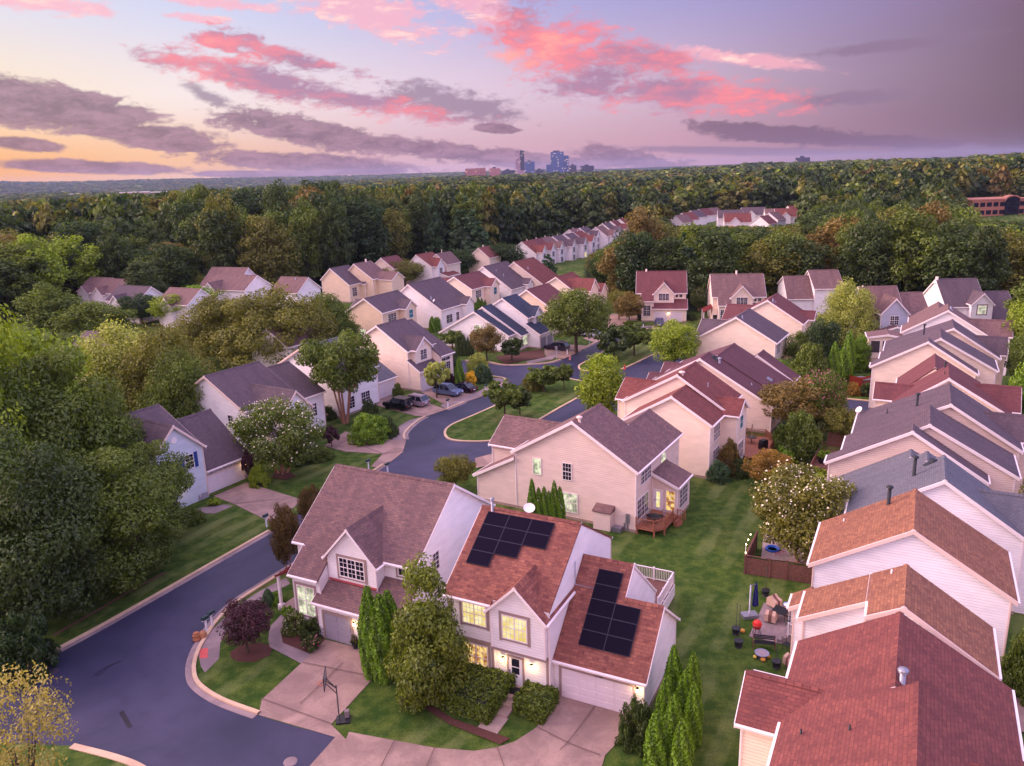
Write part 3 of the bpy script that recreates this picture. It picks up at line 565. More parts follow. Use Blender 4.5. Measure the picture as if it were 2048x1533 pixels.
h.block(0, 12.4, 0, 2.4, 6.3, 6.5, 10.05, 6.3, r=(.28, 0), rake=(1, 0)); h.block(.9, 14.8, 2.6, 9.6, 6.3, 8.0, 10.1, 6.3, r=(.25, 0), rake=(1, 0)); h.block(1.2, 15.6, 10.6, 17.3, 6.3, 9.7, 10.1, 6.3); h.cross(1, 15.2, 4.4, 16.6, 10, 6.3, 8.3, 0)
h.pipe(6.0, 12.2, 8.9, 1.3, .12, 'black', True, 'flue_pipe'); h.win('v0', 2.62, 11.6, 2.2, 1.9, 1.2, 2, 'lit3', (1, 1)); h.done()
h = House('brown_roof_house', (65.71, 129.51), -27.5, 'white house with brown gable roof farthest along the right-hand row', 'white', 'r_mauve', 'trim', RG); R9 = h
h.block(0, 12.2, -1.8, 4.2, 6.3, 6.2, 10.1, 6.3); h.block(.9, 10, 4.2, 13.5, 6.2, 5, 9.0, 6.2); h.cross(1, 1.4, 5, 15.2, 6, 6.3, 8.3, 0); h.pipe(6.6, .4, 10, .5, .15); h.done()
# sunroom porch in front of that row's far house
o = G(1733, 740, 0); h = House('sunroom', o, -20, 'small screened sunroom with tan roof among rounded arborvitae shrubs', 'cream', 'r_mauve', 'trim', cat='sunroom')
h.block(0, 5.6, 0, 4, 5.5, 2.8, 6.0, 5.5, corners=False); [h.win('v0', 0, q, 3.0, 1.35, 2.0, 1, 'glass', (1, 1), split=False) for q in (1.0, 2.75, 4.5)]
rl = MB(); rail(rl, [(-.1, -.1), (-.1, -2.0), (5.4, -2.0)], 1.5, 1.0, post=1.4); rl.box(-.1, 5.4, -2.0, 0, 1.3, 1.5); rl.build('balcony', M['darkwood'], h.root); h.done()
# ------------------------------------------------------------------ houses along the left-hand street
LG = 'houses along the left-hand street'
L1o = (-33.82, 81.29); h = House('blue_shutter_house', L1o, -31.5, 'pale house with blue shutters, stone garage front and lit lantern', 'bluegrey', 'r_purple', 'pinktrim', LG); L1 = h
h.block(-14.0, -.9, -8.6, .2, 6.0, -7.2, 9.45, 5.95); h.block(-12.0, -.7, .55, 6.2, 3.2, -6.4, 7.35, 2.85, r=(.1, .3)); h.cross(1, -3.25, 6.6, 0, -8, 6.0, 9.1, 0)
h.win('u1', 0, -1.75, 4.0, .95, 1.5, 1, 'glass', (2, 2)); s_ = h.face('u1', 0)
for v in (-2.62, -.95):
    sb = MB(); sb.box(v-.22, v+.22, 0, .05, 3.9, 5.6, fn=lambda x, y, z: s_(x, z, y)); sb.build('shutter', M['blueshut'], h.root)
ov = MB(); ov.prism([(-3.25+.36*math.cos(t*PI/8), 7.6+.36*math.sin(t*PI/8)) for t in range(16)], lambda p, q, t: (t, p, q), .003, .05); ov.build('gable_vent', M['trim'], h.root)
h.garage('u1', -.7, 3.0, 4.9, 1.95, 'gdoor', 'pinktrim'); h.lamp('u1', -.66, 5.75, 1.85, 18); sb = MB(); sb.box(-.69, -.66, .6, 5.4, 2.15, 2.83); sb.box(-.69, -.66, 5.66, 6.18, .1, 2.83); sb.box(.01, .05, -1.3, -.06, .1, .7); sb.build('stone_facing', M['stone'], h.root)
h.door('u1', 0, -4.4, .3, 1, 2.05, 'blueshut', None); h.lamp('u1', 0, -3.5, 2.2, 12); h.win('u1', 0, -5.6, .9, 1.2, 1.5, 1, 'lit', (2, 2)); h.done()
h = House('twin_gable_house', (-33.4, 94.4), -31.5, 'lavender-lit house with pink front gable behind the white-flowering tree', 'white', 'r_purple', 'pinktrim', LG); L2 = h
h.block(-13.0, 0, 0, 8.5, 5.9, -6.6, 9.6, 5.9); h.block(-12.5, .4, 8.52, 13.2, 5.6, -6.0, 8.6, 5.2, r=(.0, .28), rake=(0, 1)); h.cross(1, 4.2, 5.0, 4.6, -4, 5.4, 7.9, 0); h.win('v0', 0, -2.75, 3.3, .9, 1.65, 1, 'glass', (2, 2))
h.block(0, 4.3, -.0, 1.6, 3.4, 0, 4.5, 3.0, sides='r'); h.win('u1', .4, 10.6, 2.2, 2.2, 1.7, 3, 'glass', (2, 2)); h.garage('u1', 4.6, 4.2, 4.0); h.done()
o = G(549, 735, 6.3); h = House('slate_gable_house', (o[0], o[1]), -32, 'white gable-side house with slate roof behind the vase-shaped tree', 'white', 'r_grey', 'pinktrim', LG); L3 = h
h.block(0, 12.7, 0, 8.6, 6.3, 6.5, 9.95, 6.0, r=(.28, .1)); h.block(0, 11.3, 8.62, 14.2, 4.0, 4.8, 6.5, 2.85, r=(0, .28), rake=(0, 1)); h.win('u1', 12.7, 2.6, .9, 1.1, 1.7, 1, 'glass', (2, 2)); h.win('u1', 12.7, 5.6, .9, 1.8, 1.7, 2, 'glass', (2, 2)); h.garage('u1', 11.3, 11.4, 4.6); h.done()
h = House('dormer_house', (-14.653, 122.381), -32.5, 'cream house with one white dormer above two parked vehicles', 'cream', 'r_purple', 'trim', LG); L4 = h
h.block(-13.8, -2.3, 0, 6.8, 7.0, -8.3, 10.1, 6.5); h.block(-2.29, 0, 0, 5.0, 4.9, -2.29, 4.9, 3.4, sides='r'); h.block(-2.28, .2, 5.02, 8.6, 6.3, -2.28, 6.46, 4.9, sides='r', r=(0, .28), rake=(0, 1)); h.block(-13, -2.4, 6.82, 8.6, 7, -8.3, 9.6, 6.4, r=(0, .28), rake=(0, 1))
h.cross(1, 2.7, 4.0, -1.2, -7, 6.6, 8.3, 4.1); h.win('u1', -1.2, 2.7, 4.75, 1.5, 1.6, 2, 'glass', (2, 2)); h.win('u1', .2, 6.7, 1.0, 2.2, 2.5, 2, 'glass', (2, 3)); h.win('u1', .2, 6.7, 3.85, 2.2, .5, 2, 'glass', (2, 1), split=False); h.garage('u1', 0, 2.5, 4.4)
gv = MB(); gv.prism([(2.7+.3*math.cos(t*PI/2), 7.3+.4*math.sin(t*PI/2)) for t in range(4)], lambda p, q, t: (t, p, q), -1.197, -1.14); gv.build('gable_vent', M['trim'], h.root); h.pipe(-8.0, .5, 9.9, .5, .08, 'black'); h.done()
h = House('blue_roof_house', (2.02, 151.2), -30, 'white house with dark blue staggered roofs and lit tall window', 'white', 'r_blue', 'trim', LG); L5 = h
h.block(-16.8, -1.1, -3, -.6, 3.0, -8.6, 7.5, 3.4, r=(.28, 0), rake=(1, 0)); h.block(-15, .25, -.5, 2.9, 3.7, -8.2, 8.05, 3.05, r=(.2, 0), rake=(1, 0)); h.block(-12, -.1, 3, 8.4, 5.5, -5.65, 9.4, 5.9, r=(.2, .28)); h.block(-.09, 2.8, 2.4, 8.35, 4.65, -.09, 4.7, 2.95, sides='r')
h.cross(1, 6.3, 3.5, .6, -5, 6.0, 7.6, 3.4); h.win('u1', .6, 6.3, 4.25, 1.9, 1.5, 3, 'glass', (1, 2)); h.win('u1', .25, 1.1, .9, 1.9, 2.0, 3, 'lit3', (1, 2)); h.win('v0', -3, -8.0, 3.4, 1.6, 1.6, 2, 'lit3', (2, 2)); [h.garage('u1', 2.8, v, 2.4, 2.0, 'gdoor2') for v in (3.9, 6.8)]; h.win('u1', -1.1, -1.9, .9, 1.2, 1.7, 1, 'lit3', (1, 1)); h.done()
h = House('bay_corner_house', (-26.52, 162.65), -27, 'tan house with grey corner bump-out and broad purple roof', 'tan', 'r_purple', 'trim', LG); L6 = h
h.block(-9.1, 0, 0, 12.0, 6.2, -4.3, 9.0, 6.3); h.cross(1, 8.2, 4.2, 1.6, -4, 6.2, 7.7, 0); h.cross(-1, 6, 6, -11, -4, 5.5, 7.6, 0); h.win('u1', 0, 3.4, 3.9, 2.8, 1.7, 3, 'glass', (2, 2)); h.win('u1', 1.6, 8.2, 4.0, 1.5, 1.7, 1, 'tealglass', (1, 1)); h.win('v0', 0, -5.4, .8, 1.6, 1.7, 2, 'lit3', (2, 2)); h.pipe(-1.5, 9.5, 7.4, .4, .06); h.done()
MG = 'houses in the middle of the neighbourhood'
def simple(name, o, ang, label, wall, roof, blocks, crosses=(), wins=(), group=MG, pipes=(), trim='trim', cat='house'):
    h = House(name, (o[0], o[1]), ang, label, wall, roof, trim, group, cat)
    for i, b in enumerate(blocks): h.block(*b)
    for c in crosses: h.cross(*c)
    for w in wins: h.win(*w)
    for p in pipes: h.pipe(*p)
    return h.done()
def wx(x, y): return (600+x/3.407, 450+y/3.407)
def gw(x, y, z): return G(*wx(x, y), z)
simple('long_roof_house', gw(962, 580, 4.6), -28, 'white house with long purple roof and satellite dish, behind arborvitae row', 'white', 'r_purple', [(-13.4, 0, 0, 13, 6.0, -8.4, 9.9, 4.6)], [(1, 10, 3.4, 1.5, -3, 4.7, 6.0, 0)], [('u1', 0, 3.2, 1.2, 2.4, 1.8, 2), ('u1', 0, 6.8, 1.2, 1.2, 1.8, 1)], pipes=[(-3.2, 1.0, 6.9, .5, .1)]).dish(-2.2, .6, 6.1, .4, (-.5, -.8))
simple('red_wing_house', gw(1170, 440, 6.3), -28, 'cream house with red roof and two back gables beyond the arborvitae', 'cream', 'r_maroon', [(-10.2, 0, 0, 12, 6.2, -4.8, 9.1, 6.3)], [(1, 8.6, 4.4, 1.8, -4, 6.2, 7.8, 0), (-1, 5, 6, -12.5, -5, 6.0, 8.0, 0)], [('u1', 0, 3.2, 3.9, 2.6, 1.7, 3), ('u1', 1.8, 8.6, 4, 1.5, 1.7, 1, 'tealglass', (1, 1))], pipes=[(-4.8, 1, 8.8, .5, .15), (-2.4, 6, 7.5, .4, .05)])
simple('long_roof_house', gw(1440, 440, 4.2), -28, 'pale house with long grey-purple ridge beyond the red-wing house', 'white', 'r_purple', [(-13.4, 0, 0, 13, 6.2, -8.2, 9.8, 4.2)], [(1, 9, 3.2, 1.2, -3, 4.6, 5.8, 0)], pipes=[(-6, 3, 8.4, .5, .08), (-4, 3.4, 7.4, .4, .06)])
simple('red_roof_house', gw(1655, 405, 4.2), -28, 'cream house with long red roof near the dark pine tree', 'cream', 'r_red', [(-13.6, 0, 0, 12, 6.0, -8.6, 9.9, 4.2)], [(-1, 5, 6, -15, -8, 5.6, 7.8, 0)], pipes=[(-5.4, 2, 8.1, .5, .1)])
simple('red_cross_gable_house', gw(1850, 440, 6.3), -28, 'cream house with red cross-gabled roof behind the big maple', 'cream', 'r_red', [(-8.6, 0, 0, 10, 6.2, -4.0, 9.0, 6.3)], [(1, 3.4, 5.2, 4.4, -4, 6.0, 8.4, 0), (1, 8.4, 4.0, 5.0, -2, 5.0, 6.6, 0)], [('u1', 0, 8, 3.9, 1.5, 1.6, 2)])
simple('maple_hidden_house', gw(1700, 560, 6.3), -29, 'tan house half hidden by the big round maple beside the cul-de-sac', 'tan', 'r_maroon', [(-10.5, 0, 0, 10, 6.2, -5.2, 9.6, 6.3)], [], [])
BG = 'houses against the left-hand woods'
simple('corner_house', gw(335, 410, 5.0), -26, 'tan end house with dark window bay at woodland edge', 'tan', 'r_purple', [(-9.4, 0, 0, 8, 6.3, -6.0, 9.3, 5.0)], [(1, 6.6, 3.0, 1.6, -3, 4.6, 5.6, 0)], [('u1', 0, 2.2, 1.6, 2.0, 2.4, 2)], group=BG)
simple('chimney_house', gw(495, 370, 6.0), -26, 'tan house with twin chimney pipes and cross gable by woods', 'tan', 'r_mauve', [(-10, 0, 0, 8, 6.3, -6.0, 10.0, 6.0)], [(1, 5, 6, 5.0, -4, 5.6, 7.4, 0)], pipes=[(-5.9, 5.5, 9.9, 1.0, .2, 'pinktrim'), (-6.3, 6.2, 9.9, .9, .15, 'pinktrim')], group=BG)
simple('hidden_gable_house', gw(640, 300, 6.3), -28, 'pale gable house peeping over a light green tree', 'cream', 'r_maroon', [(-9, 0, 0, 8, 6.3, -4.5, 9.4, 6.3)], group=BG)
simple('red_dormer_house', gw(895, 285, 6.3), -28, 'white house with red roof and white front dormer at woods', 'white', 'r_red', [(-9.0, 0, 0, 9, 6.3, -5.4, 9.7, 6.3), (0.02, 4, 3, 10, 4.2, .02, 4.2, 3.0)], [(1, 3.5, 4.4, 1.2, -4, 6.2, 8.4, 0)], [('u1', 1.2, 3.5, 3.8, 1.6, 1.8, 2)], group=BG, pipes=[(-5.6, 6, 9.6, .6, .1)])
simple('small_gable_house', gw(1000, 270, 6.3), -28, 'cream gable end behind the red dormer house', 'cream', 'r_mauve', [(-8, 0, 0, 8, 6.3, -3.6, 9.4, 6.3)], group=BG, pipes=[(-3.6, 3, 9.4, 1.2, .1, 'pinktrim')])
simple('small_gable_house', gw(1290, 225, 6.3), -28, 'pink gable end tucked between two dark round trees', 'cream', 'r_red', [(-8, 0, 0, 8, 6.3, -4.0, 9.4, 6.3)], group=BG, pipes=[(-4, 3, 9.3, 1.0, .15, 'pinktrim')])
# the far row running towards the skyline
def wm(x, y): return (650+x/2.926, 250+y/2.926)
FG = 'white gabled houses of the far row'
far = [((1235, 755), 'r_red', 'nearest house of the far row, bright red roof'), ((1340, 730), 'r_mauve', 'far row house with double mauve gables and white bay'), ((1288, 742), 'r_maroon', 'maroon far row house squeezed between the first two'), ((1412, 718), 'r_purple', 'far row house with purple roof just before the lit one'), ((1530, 690), 'r_red', 'reddish far row house just past the lit ground floor'), ((1480, 705), 'r_purple', 'far row house with lit yellow ground floor'), ((1500, 672), 'r_mauve', 'white house of far row with tall white dormer behind the lit one'), ((1560, 660), 'r_purple', 'far row house with purple roof and white arched dormer'), ((1655, 655), 'r_mauve', 'far row house partly hidden by a rounded dark tree'), ((1690, 630), 'r_purple', 'slim far row house just past the dark tree'), ((1735, 615), 'r_maroon', 'maroon far row house second from the end'), ((1785, 600), 'r_red', 'last house of the far row, gable turned outward')]
for i, (q, rf, lb) in enumerate(far):
    o = G(*wm(*q), 5.6)
    simple('far_row_house', o, -29, lb, 'white', rf, [(-10.5, 0, 0, 8, 6.3, -5.6, 9.6, 5.6)], [(1, 3.2, 4.0, 1.8, -4, 6.0, 8.2, 0)], [('u1', 1.8, 3.2, 3.6, 1.7, 1.8, 2), ('u1', 1.8, 3.2, .8, 1.9, 1.8, 2, 'lit' if 'lit yellow' in lb else 'glass')], group=FG, pipes=[(-5.6, 4, 9.4, .9, .12, 'pinktrim')])
def wn(x, y): return (1300+x/2.738, 280+y/2.738)
DG = 'tiny houses in the clearing below the wooded ridge'
for i, (q, ang, rf, lb) in enumerate([((180, 455), -50, 'r_mauve', 'leftmost tiny gable in the clearing below the ridge'), ((215, 440), -50, 'r_red', 'second tiny gable from the left in the ridge clearing'), ((260, 425), -50, 'r_purple', 'tiny purple-roofed gable in the ridge clearing'), ((305, 415), -50, 'r_maroon', 'tiny maroon gable below the ridge, left of the gap'), ((355, 410), -50, 'r_mauve', 'tiny pale gable end right before the gap in clearing'), ((375, 432), -100, 'r_purple', 'tiny broad-fronted house just past the gap below the ridge'), ((410, 455), -100, 'r_red', 'tiny red-roofed house in front of the broad-fronted one'), ((505, 415), -100, 'r_purple', 'tiny grey-roofed house with small pointed dormer below ridge'), ((635, 425), -100, 'r_mauve', 'tiny house with pointed front gable in the ridge clearing'), ((690, 425), -100, 'r_red', 'tiny red-roofed house beside the pointed gable one'), ((700, 440), -45, 'r_mauve', 'tiny white gable in front at right of clearing'), ((780, 405), -80, 'r_red', 'rightmost tiny red roof against the yellow-green tree'), ((650, 462), -45, 'r_maroon', 'tiny lowest gable at the right of the clearing')]):
    o = G(*wn(*q), 6.0)
    if ang < -70: simple('clearing_house', o, ang, lb, 'white', rf, [(-11, 0, 0, 13, 6.2, -5.5, 10.2, 6.2)], [(1, 5, 5, 1.5, -4, 6.2, 8.6, 0)], group=DG)
    else: simple('clearing_house', o, ang, lb, 'white', rf, [(-10, 0, 0, 9, 6.0, -5, 9.6, 6.0)], group=DG)
# rooftops between the trees at far left
def wp(x, y): return (x/3.407, 500+y/3.407)
PG = 'rooftops between the left-hand trees'
for (q, rf, lb, wd) in [((530, 280), 'r_mauve', 'leftmost mauve rooftop of the row among trees', 9), ((620, 290), 'r_mauve', 'second mauve rooftop from left with white gable wall', 10), ((725, 345), 'r_purple', 'third mauve rooftop with small front gable behind round trees', 11), ((1070, 365), 'r_mauve', 'reddish rooftop just right of the dark round tree', 10)]:
    o = G(*wp(*q), 5.5); simple('treetop_row_house', o, -116, lb, 'white', rf, [(-9, 0, 0, wd, 5.5, -4.6, 8.6, 5.5)], [(1, wd*.45, 3.6, 1.4, -3, 5.2, 7.0, 0)], group=PG)
o = G(*wp(1395, 270), 6.0); simple('wooded_edge_house', o, -112, 'mauve double roof with white gable against dark woods', 'white', 'r_mauve', [(-11, 0, 0, 13, 6.0, -5.5, 9.2, 6.0), (-15, -4, -5, 7, 6, -9.5, 10.6, 6.3)], [(1, 3.4, 4.6, 2.0, -4, 5.6, 8.0, 0)], group=PG, pipes=[(-5, 11, 9, .4, .06)])
o = G(*wp(1845, 290), 6.0); simple('wooded_edge_house', o, -112, 'mauve roof and white gable left of the tan end house', 'white', 'r_mauve', [(-10, 0, 0, 8, 6.0, -5, 9.2, 6.0)], group=PG, pipes=[(-4, 5, 9, .4, .06)])
o = G(*wp(415, 745), 5.6); simple('hidden_rooftop_house', o, -115, 'grey-purple rooftop showing between the two willow-like trees', 'beige', 'r_purple', [(-11, 0, 0, 8.5, 5.6, -5.5, 9.2, 5.6)], group=PG, pipes=[(-3, .8, 7.6, .4, .06)])
o = G(575, 690, 6.0); simple('tree_hidden_house', o, -30, 'blue-lit house glimpsed beneath the spreading honey locust', 'white', 'r_mauve', [(-9, 0, 0, 8, 5.6, -4.5, 8.4, 5.6)], (), [('u1', 0, 3, 3.6, 1.4, 1.6, 2)], group=PG)
# ------------------------------------------------------------------ the row facing the camera beyond the cul-de-sac
SG = 'houses facing the camera beyond the cul-de-sac'
o = G(1312, 618.5, 2.95); a = math.radians(-99); oS = (o[0]-math.cos(a)*1.2-math.sin(a)*-7.4*-1*-1, o[1])
def place_front(px, py, z, ang, u, v):          # origin of a house whose point (u,v,z) shows at px,py
    P = G(px, py, z); a = math.radians(ang); return (P[0]-u*math.cos(a)+v*math.sin(a), P[1]-u*math.sin(a)-v*math.cos(a))
S1 = porch_house('cul_de_sac_house', place_front(1373, 619, 2.95, -100, 1.25, 0), -100, 'cream house with pinkish roof and blue car on its drive', 'cream', 'r_maroon', 'trim', group=SG)
S1.dish(-8, .45, 3.0, .5, (.2, -.9)); S1.pipe(-7.1, -9.0, 10.2, .8, .2, 'pinktrim'); S1.done()
S2 = porch_house('cul_de_sac_house', place_front(1531, 594, 6.2, -99, -1.5, 0), -99, 'cream house with shingled dormer, right of the blue car house', 'cream', 'r_mauve', 'trim', group=SG); S2.pipe(-7.1, -5.6, 10.3, .9, .2, 'pinktrim'); S2.done()
o = G(*wn(760, 815), 6.3); simple('facing_house', (o[0], o[1]), -94, 'plain mauve-roofed house behind the pale spreading tree', 'white', 'r_mauve', [(-9, 0, 0, 5.7, 6.2, -4.5, 8.4, 4.0), (-10, .5, 5.72, 12, 6.3, -5, 9.6, 6.2)], group=SG)
o = G(*wn(1255, 945), 6.3); simple('facing_house', (o[0], o[1]), -94, 'taupe house with big front gable and dark twin window', 'grey_siding', 'r_mauve', [(-12, -.6, -1.8, 4.9, 6.3, -6, 10.2, 5.0), (-11, -1.2, 4.92, 9.8, 6.3, -6, 8.9, 5.2)], [(1, 2.45, 4.9, 1.0, -6, 6.2, 8.9, 3.2), (1, 2.4, 6.6, 2.6, 0, 2.9, 3.9, 0)], [('u1', 1.0, 2.5, 4.1, 1.5, 1.6, 2), ('u1', 2.6, 2.2, .9, 1.8, 1.2, 2)], group=SG, trim='trim', pipes=[(-6, -1.2, 10, .5, .15, 'pinktrim')])
o = G(*wn(1755, 895), 6.3); h = simple('facing_house', (o[0], o[1]), -95, 'mauve-roofed house with white front gable at far right', 'white', 'r_purple', [(-11.5, -.6, -4.2, 3.2, 6.3, -6, 10.2, 5.6), (-10, 0, 3.22, 9.3, 5.0, -5.5, 7.6, 3.0)], [(1, 1.9, 3.9, .8, -6, 6.2, 8.2, 2.8)], [('u1', .8, 1.9, 4.3, 1.5, 1.6, 2, 'lit3', (3, 2), 'taupe')], group=SG, pipes=[(-6, -4.2, 9.8, 1.0, .3, 'pinktrim')])
h.garage('u1', 0, 6.4, 4.6); h.lamp('u1', .02, 3.7, 2.2, 8)
# brick office beyond the woods on the right
o = G(1938, 452, 0); h = thing('brick_office', (o[0], o[1], 0), math.radians(6), 'three-storey red brick office with arched glass entrance at right', 'office building')
M['brick'] = plain('red_brick', lin(172, 112, 98), .8, var=.1, sc=3); mb = MB(); mb.box(0, 34, 0, 20, 0, 12.6); mb.box(-.3, 34.3, -.3, 20.3, 12.6, 13.3); mb.build('wall', M['brick'], h)
for r in range(3):
    for c in range(9):
        if c in (5, 6): continue
        p = MB(); p.box(1.2+c*3.7, 4.0+c*3.7, -.06, .1, 1.4+r*4.0, 3.6+r*4.0); p.build('window', M['glass'], h)
p = MB(); p.prism([(18.8, .2), (26.6, .2), (26.6, 12)]+[(22.7+3.9*math.cos(t*PI/10), 12+2.2*math.sin(t*PI/10)) for t in range(1, 10)]+[(18.8, 12)], lambda a, b, t: (a, t, b), -.5, 3); p.build('entrance_glass', M['glass'], h)
p = MB(); [p.prism([(22.7+(4.0+k)*math.cos(t*PI/10), 12+(2.3+k)*math.sin(t*PI/10)) for t in range(11) for k in (0,)]+[(22.7+4.7*math.cos(t*PI/10), 12+3.0*math.sin(t*PI/10)) for t in range(10, -1, -1)], lambda a, b, t: (a, t, b), -.7, 3) for k in (0,)]; p.build('arch', M['brick'], h)
# ------------------------------------------------------------------ ground
CLEAR_PX = [(-700, 1533), (-260, 860), (-40, 700), (0, 660), (150, 640), (300, 630), (420, 602), (540, 610), (640, 588), (760, 555), (860, 535), (960, 534), (1030, 524), (1115, 490), (1262, 462), (1290, 472), (1190, 520), (1165, 556), (1205, 598), (1245, 628), (1400, 628), (1600, 622), (1880, 630), (2048, 640), (2400, 700), (2700, 1533)]
CLEAR = [G(x, y)[:2] for x, y in CLEAR_PX]+[np.array([60., -40.]), np.array([-60., -40.])]
CLR2 = [G(x, y)[:2] for x, y in [(1325, 474), (1345, 454), (1420, 447), (1590, 441), (1610, 455), (1480, 464), (1370, 482)]]
OFF = [G(x, y)[:2] for x, y in [(1900, 470), (1915, 445), (2100, 440), (2120, 475)]]
def inside(P, poly):
    x, y = P[..., 0], P[..., 1]; r = np.zeros(x.shape, bool); n = len(poly); j = n-1
    for i in range(n):
        xi, yi = poly[i]; xj, yj = poly[j]
        c = ((yi > y) != (yj > y)) & (x < (xj-xi)*(y-yi)/(yj-yi+1e-12)+xi); r ^= c; j = i
    return r
def hgt(x, y):
    """terrain height: flat streets, wooded rises beyond, low plain to the far left"""
    d = np.hypot(x, y); az = np.arctan2(x, y)
    sm = lambda t: np.clip(t, 0, 1)**2*(3-2*np.clip(t, 0, 1))
    right = sm((az-.10)/.35)*(sm((d-300)/420)*10+sm((d-900)/1300)*3)
    centre = np.exp(-((az-.02)/.22)**2)*sm((d-700)/1500)*5
    hillc = np.exp(-((az-.30)/.17)**2)*sm((d-1300)/900)*5
    left = np.exp(-((az+.30)/.26)**2)*sm((d-240)/80)*5*(1-sm((d-420)/250))
    plain_ = -sm((-az-.08)/.3)*sm((d-420)/700)*12
    hills = sm((d-4500)/3800)*(np.exp(-((az+.585)/.045)**2)*34+sm((-az-.12)/.3)*34+44)
    bumps = sm((d-420)/500)*(1-sm((d-4000)/1500))*(3.2*np.sin(x*.011+1.3)*np.cos(y*.006+.4)+2.6*np.sin(x*.0043+y*.0031)+1.8*np.sin(x*.023-y*.013))
    return bumps+right+centre+hillc+left+plain_+hills
dl = [3.0]
while dl[-1] < 8800: dl.append(dl[-1]*1.045+1.2)
az = np.radians(np.concatenate([np.arange(-180, -50, 10), np.arange(-50, 50.1, 1.0), np.arange(60, 181, 10)]))
dd, aa = np.meshgrid(np.array(dl), az, indexing='ij'); gx, gy = dd*np.sin(aa), dd*np.cos(aa); gz = hgt(gx, gy)
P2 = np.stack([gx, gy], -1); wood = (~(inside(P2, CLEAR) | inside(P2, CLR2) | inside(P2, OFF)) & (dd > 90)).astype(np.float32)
n0, n1 = dd.shape; idx = np.arange(n0*n1).reshape(n0, n1)
fa = np.stack([idx[:-1, :-1], idx[:-1, 1:], idx[1:, 1:], idx[1:, :-1]], -1).reshape(-1, 4)[:, ::-1]
me = bpy.data.meshes.new('ground'); V = np.stack([gx, gy, gz], -1).reshape(-1, 3)
V = np.vstack([V, [[0, 0, 0]]]); fl = [tuple(q) for q in fa]+[(int(idx[0, i]), int(idx[0, i+1]), n0*n1) for i in range(n1-1)]
me.from_pydata(V.tolist(), [], fl)
at = me.attributes.new('wood', 'FLOAT', 'POINT'); at.data.foreach_set('value', np.append(wood.reshape(-1), 0).astype(np.float32))
def _lawn():
    m = newmat('lawn'); v = tex('Object'); n1 = nz(v, .10, 5, .6); n2 = nz(v, .9, 5, .65); n3 = nz(v, 7.0, 3, .6)
    st = nz(tex('Object', (1, 1, 1)), 14, 2)
    # mower stripes run along the lots, stronger where the grass is thick
    mp = nd('ShaderNodeMapping'); t = nd('ShaderNodeTexCoord'); lk(t.outputs['Object'], mp.inputs[0]); mp.inputs['Rotation'].default_value = (0, 0, math.radians(28))
    wv = nd('ShaderNodeTexWave', wave_type='BANDS', bands_direction='X'); lk(mp.outputs[0], wv.inputs['Vector']); wv.inputs['Scale'].default_value = .13; wv.inputs['Distortion'].default_value = 2.4; wv.inputs['Detail'].default_value = 2; wv.inputs['Detail Scale'].default_value = 1.2
    c = mx(mr(n2, .35, .68), lin(52, 78, 28), lin(92, 108, 46))
    c = mx(mr(n1, .48, .70, 0, .7), c, lin(112, 112, 62))
    c = mx(ma('MULTIPLY', mr(wv.outputs[1], .3, .8, 0, .62), mr(n1, .40, .6)), c, lin(124, 132, 80))
    c = mx(mr(n3, .3, .75, 0, .45), c, lin(34, 56, 20))
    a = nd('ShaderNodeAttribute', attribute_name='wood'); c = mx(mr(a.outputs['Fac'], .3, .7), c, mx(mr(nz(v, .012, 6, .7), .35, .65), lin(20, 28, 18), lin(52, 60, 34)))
    return finish(m, bsdf(c, .95, 0, .1, bump(ma('ADD', n3, st), .9, .06)))
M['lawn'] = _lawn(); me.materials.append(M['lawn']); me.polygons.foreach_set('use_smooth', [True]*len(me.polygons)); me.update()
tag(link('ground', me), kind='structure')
# ------------------------------------------------------------------ roads, kerbs and drives: sheets laid on the flat lots
def _asphalt():
    m = newmat('asphalt'); v = tex('Object'); n1 = nz(v, .07, 5, .6, .8); n2 = nz(v, .5, 5, .6); n3 = nz(v, 26, 2)
    c = mx(mr(n1, .3, .72), lin(35, 38, 62), lin(66, 62, 90)); c = mx(mr(n2, .42, .7, 0, .4), c, lin(42, 38, 62)); c = mx(mr(n3, .3, .8, 0, .35), c, lin(58, 55, 80))
    return finish(m, bsdf(c, .6, 0, .25, bump(n3, .25, .01)))
def _concrete(name, a, b):
    m = newmat(name); v = tex('Object'); n1 = nz(v, .35, 5, .65, .5); n2 = nz(v, 5, 4, .6); n3 = nz(v, .16, 3, .5, 1.2)
    c = mx(mr(n1, .36, .66), a, b); c = mx(mr(n2, .45, .75, 0, .3), c, shade(a, .7)); c = mx(mr(n3, .56, .72, 0, .35), c, shade(a, .6))
    return finish(m, bsdf(c, .85, 0, .25, bump(n2, .2, .01)))
M['asphalt'] = _asphalt(); M['conc'] = _concrete('driveway_concrete', lin(136, 110, 106), lin(166, 136, 128)); M['walk'] = _concrete('sidewalk_concrete', lin(126, 108, 114), lin(154, 132, 134)); M['kerb'] = _concrete('kerb_concrete', lin(190, 158, 136), lin(212, 180, 154))
M['mulch'] = plain('mulch', lin(84, 48, 44), .95, var=.35, sc=9); M['tar'] = plain('crack_sealant', lin(34, 30, 42), .35, var=.1); M['tactile'] = plain('red_tactile_paving', lin(196, 84, 84), .8); M['joint'] = plain('drive_joint', lin(104, 80, 80), .9)  # joint: darker tone of the joints across the drives
M['gravel'] = plain('pale_gravel', lin(170, 146, 146), .95, var=.3, sc=12)
lay = [0]
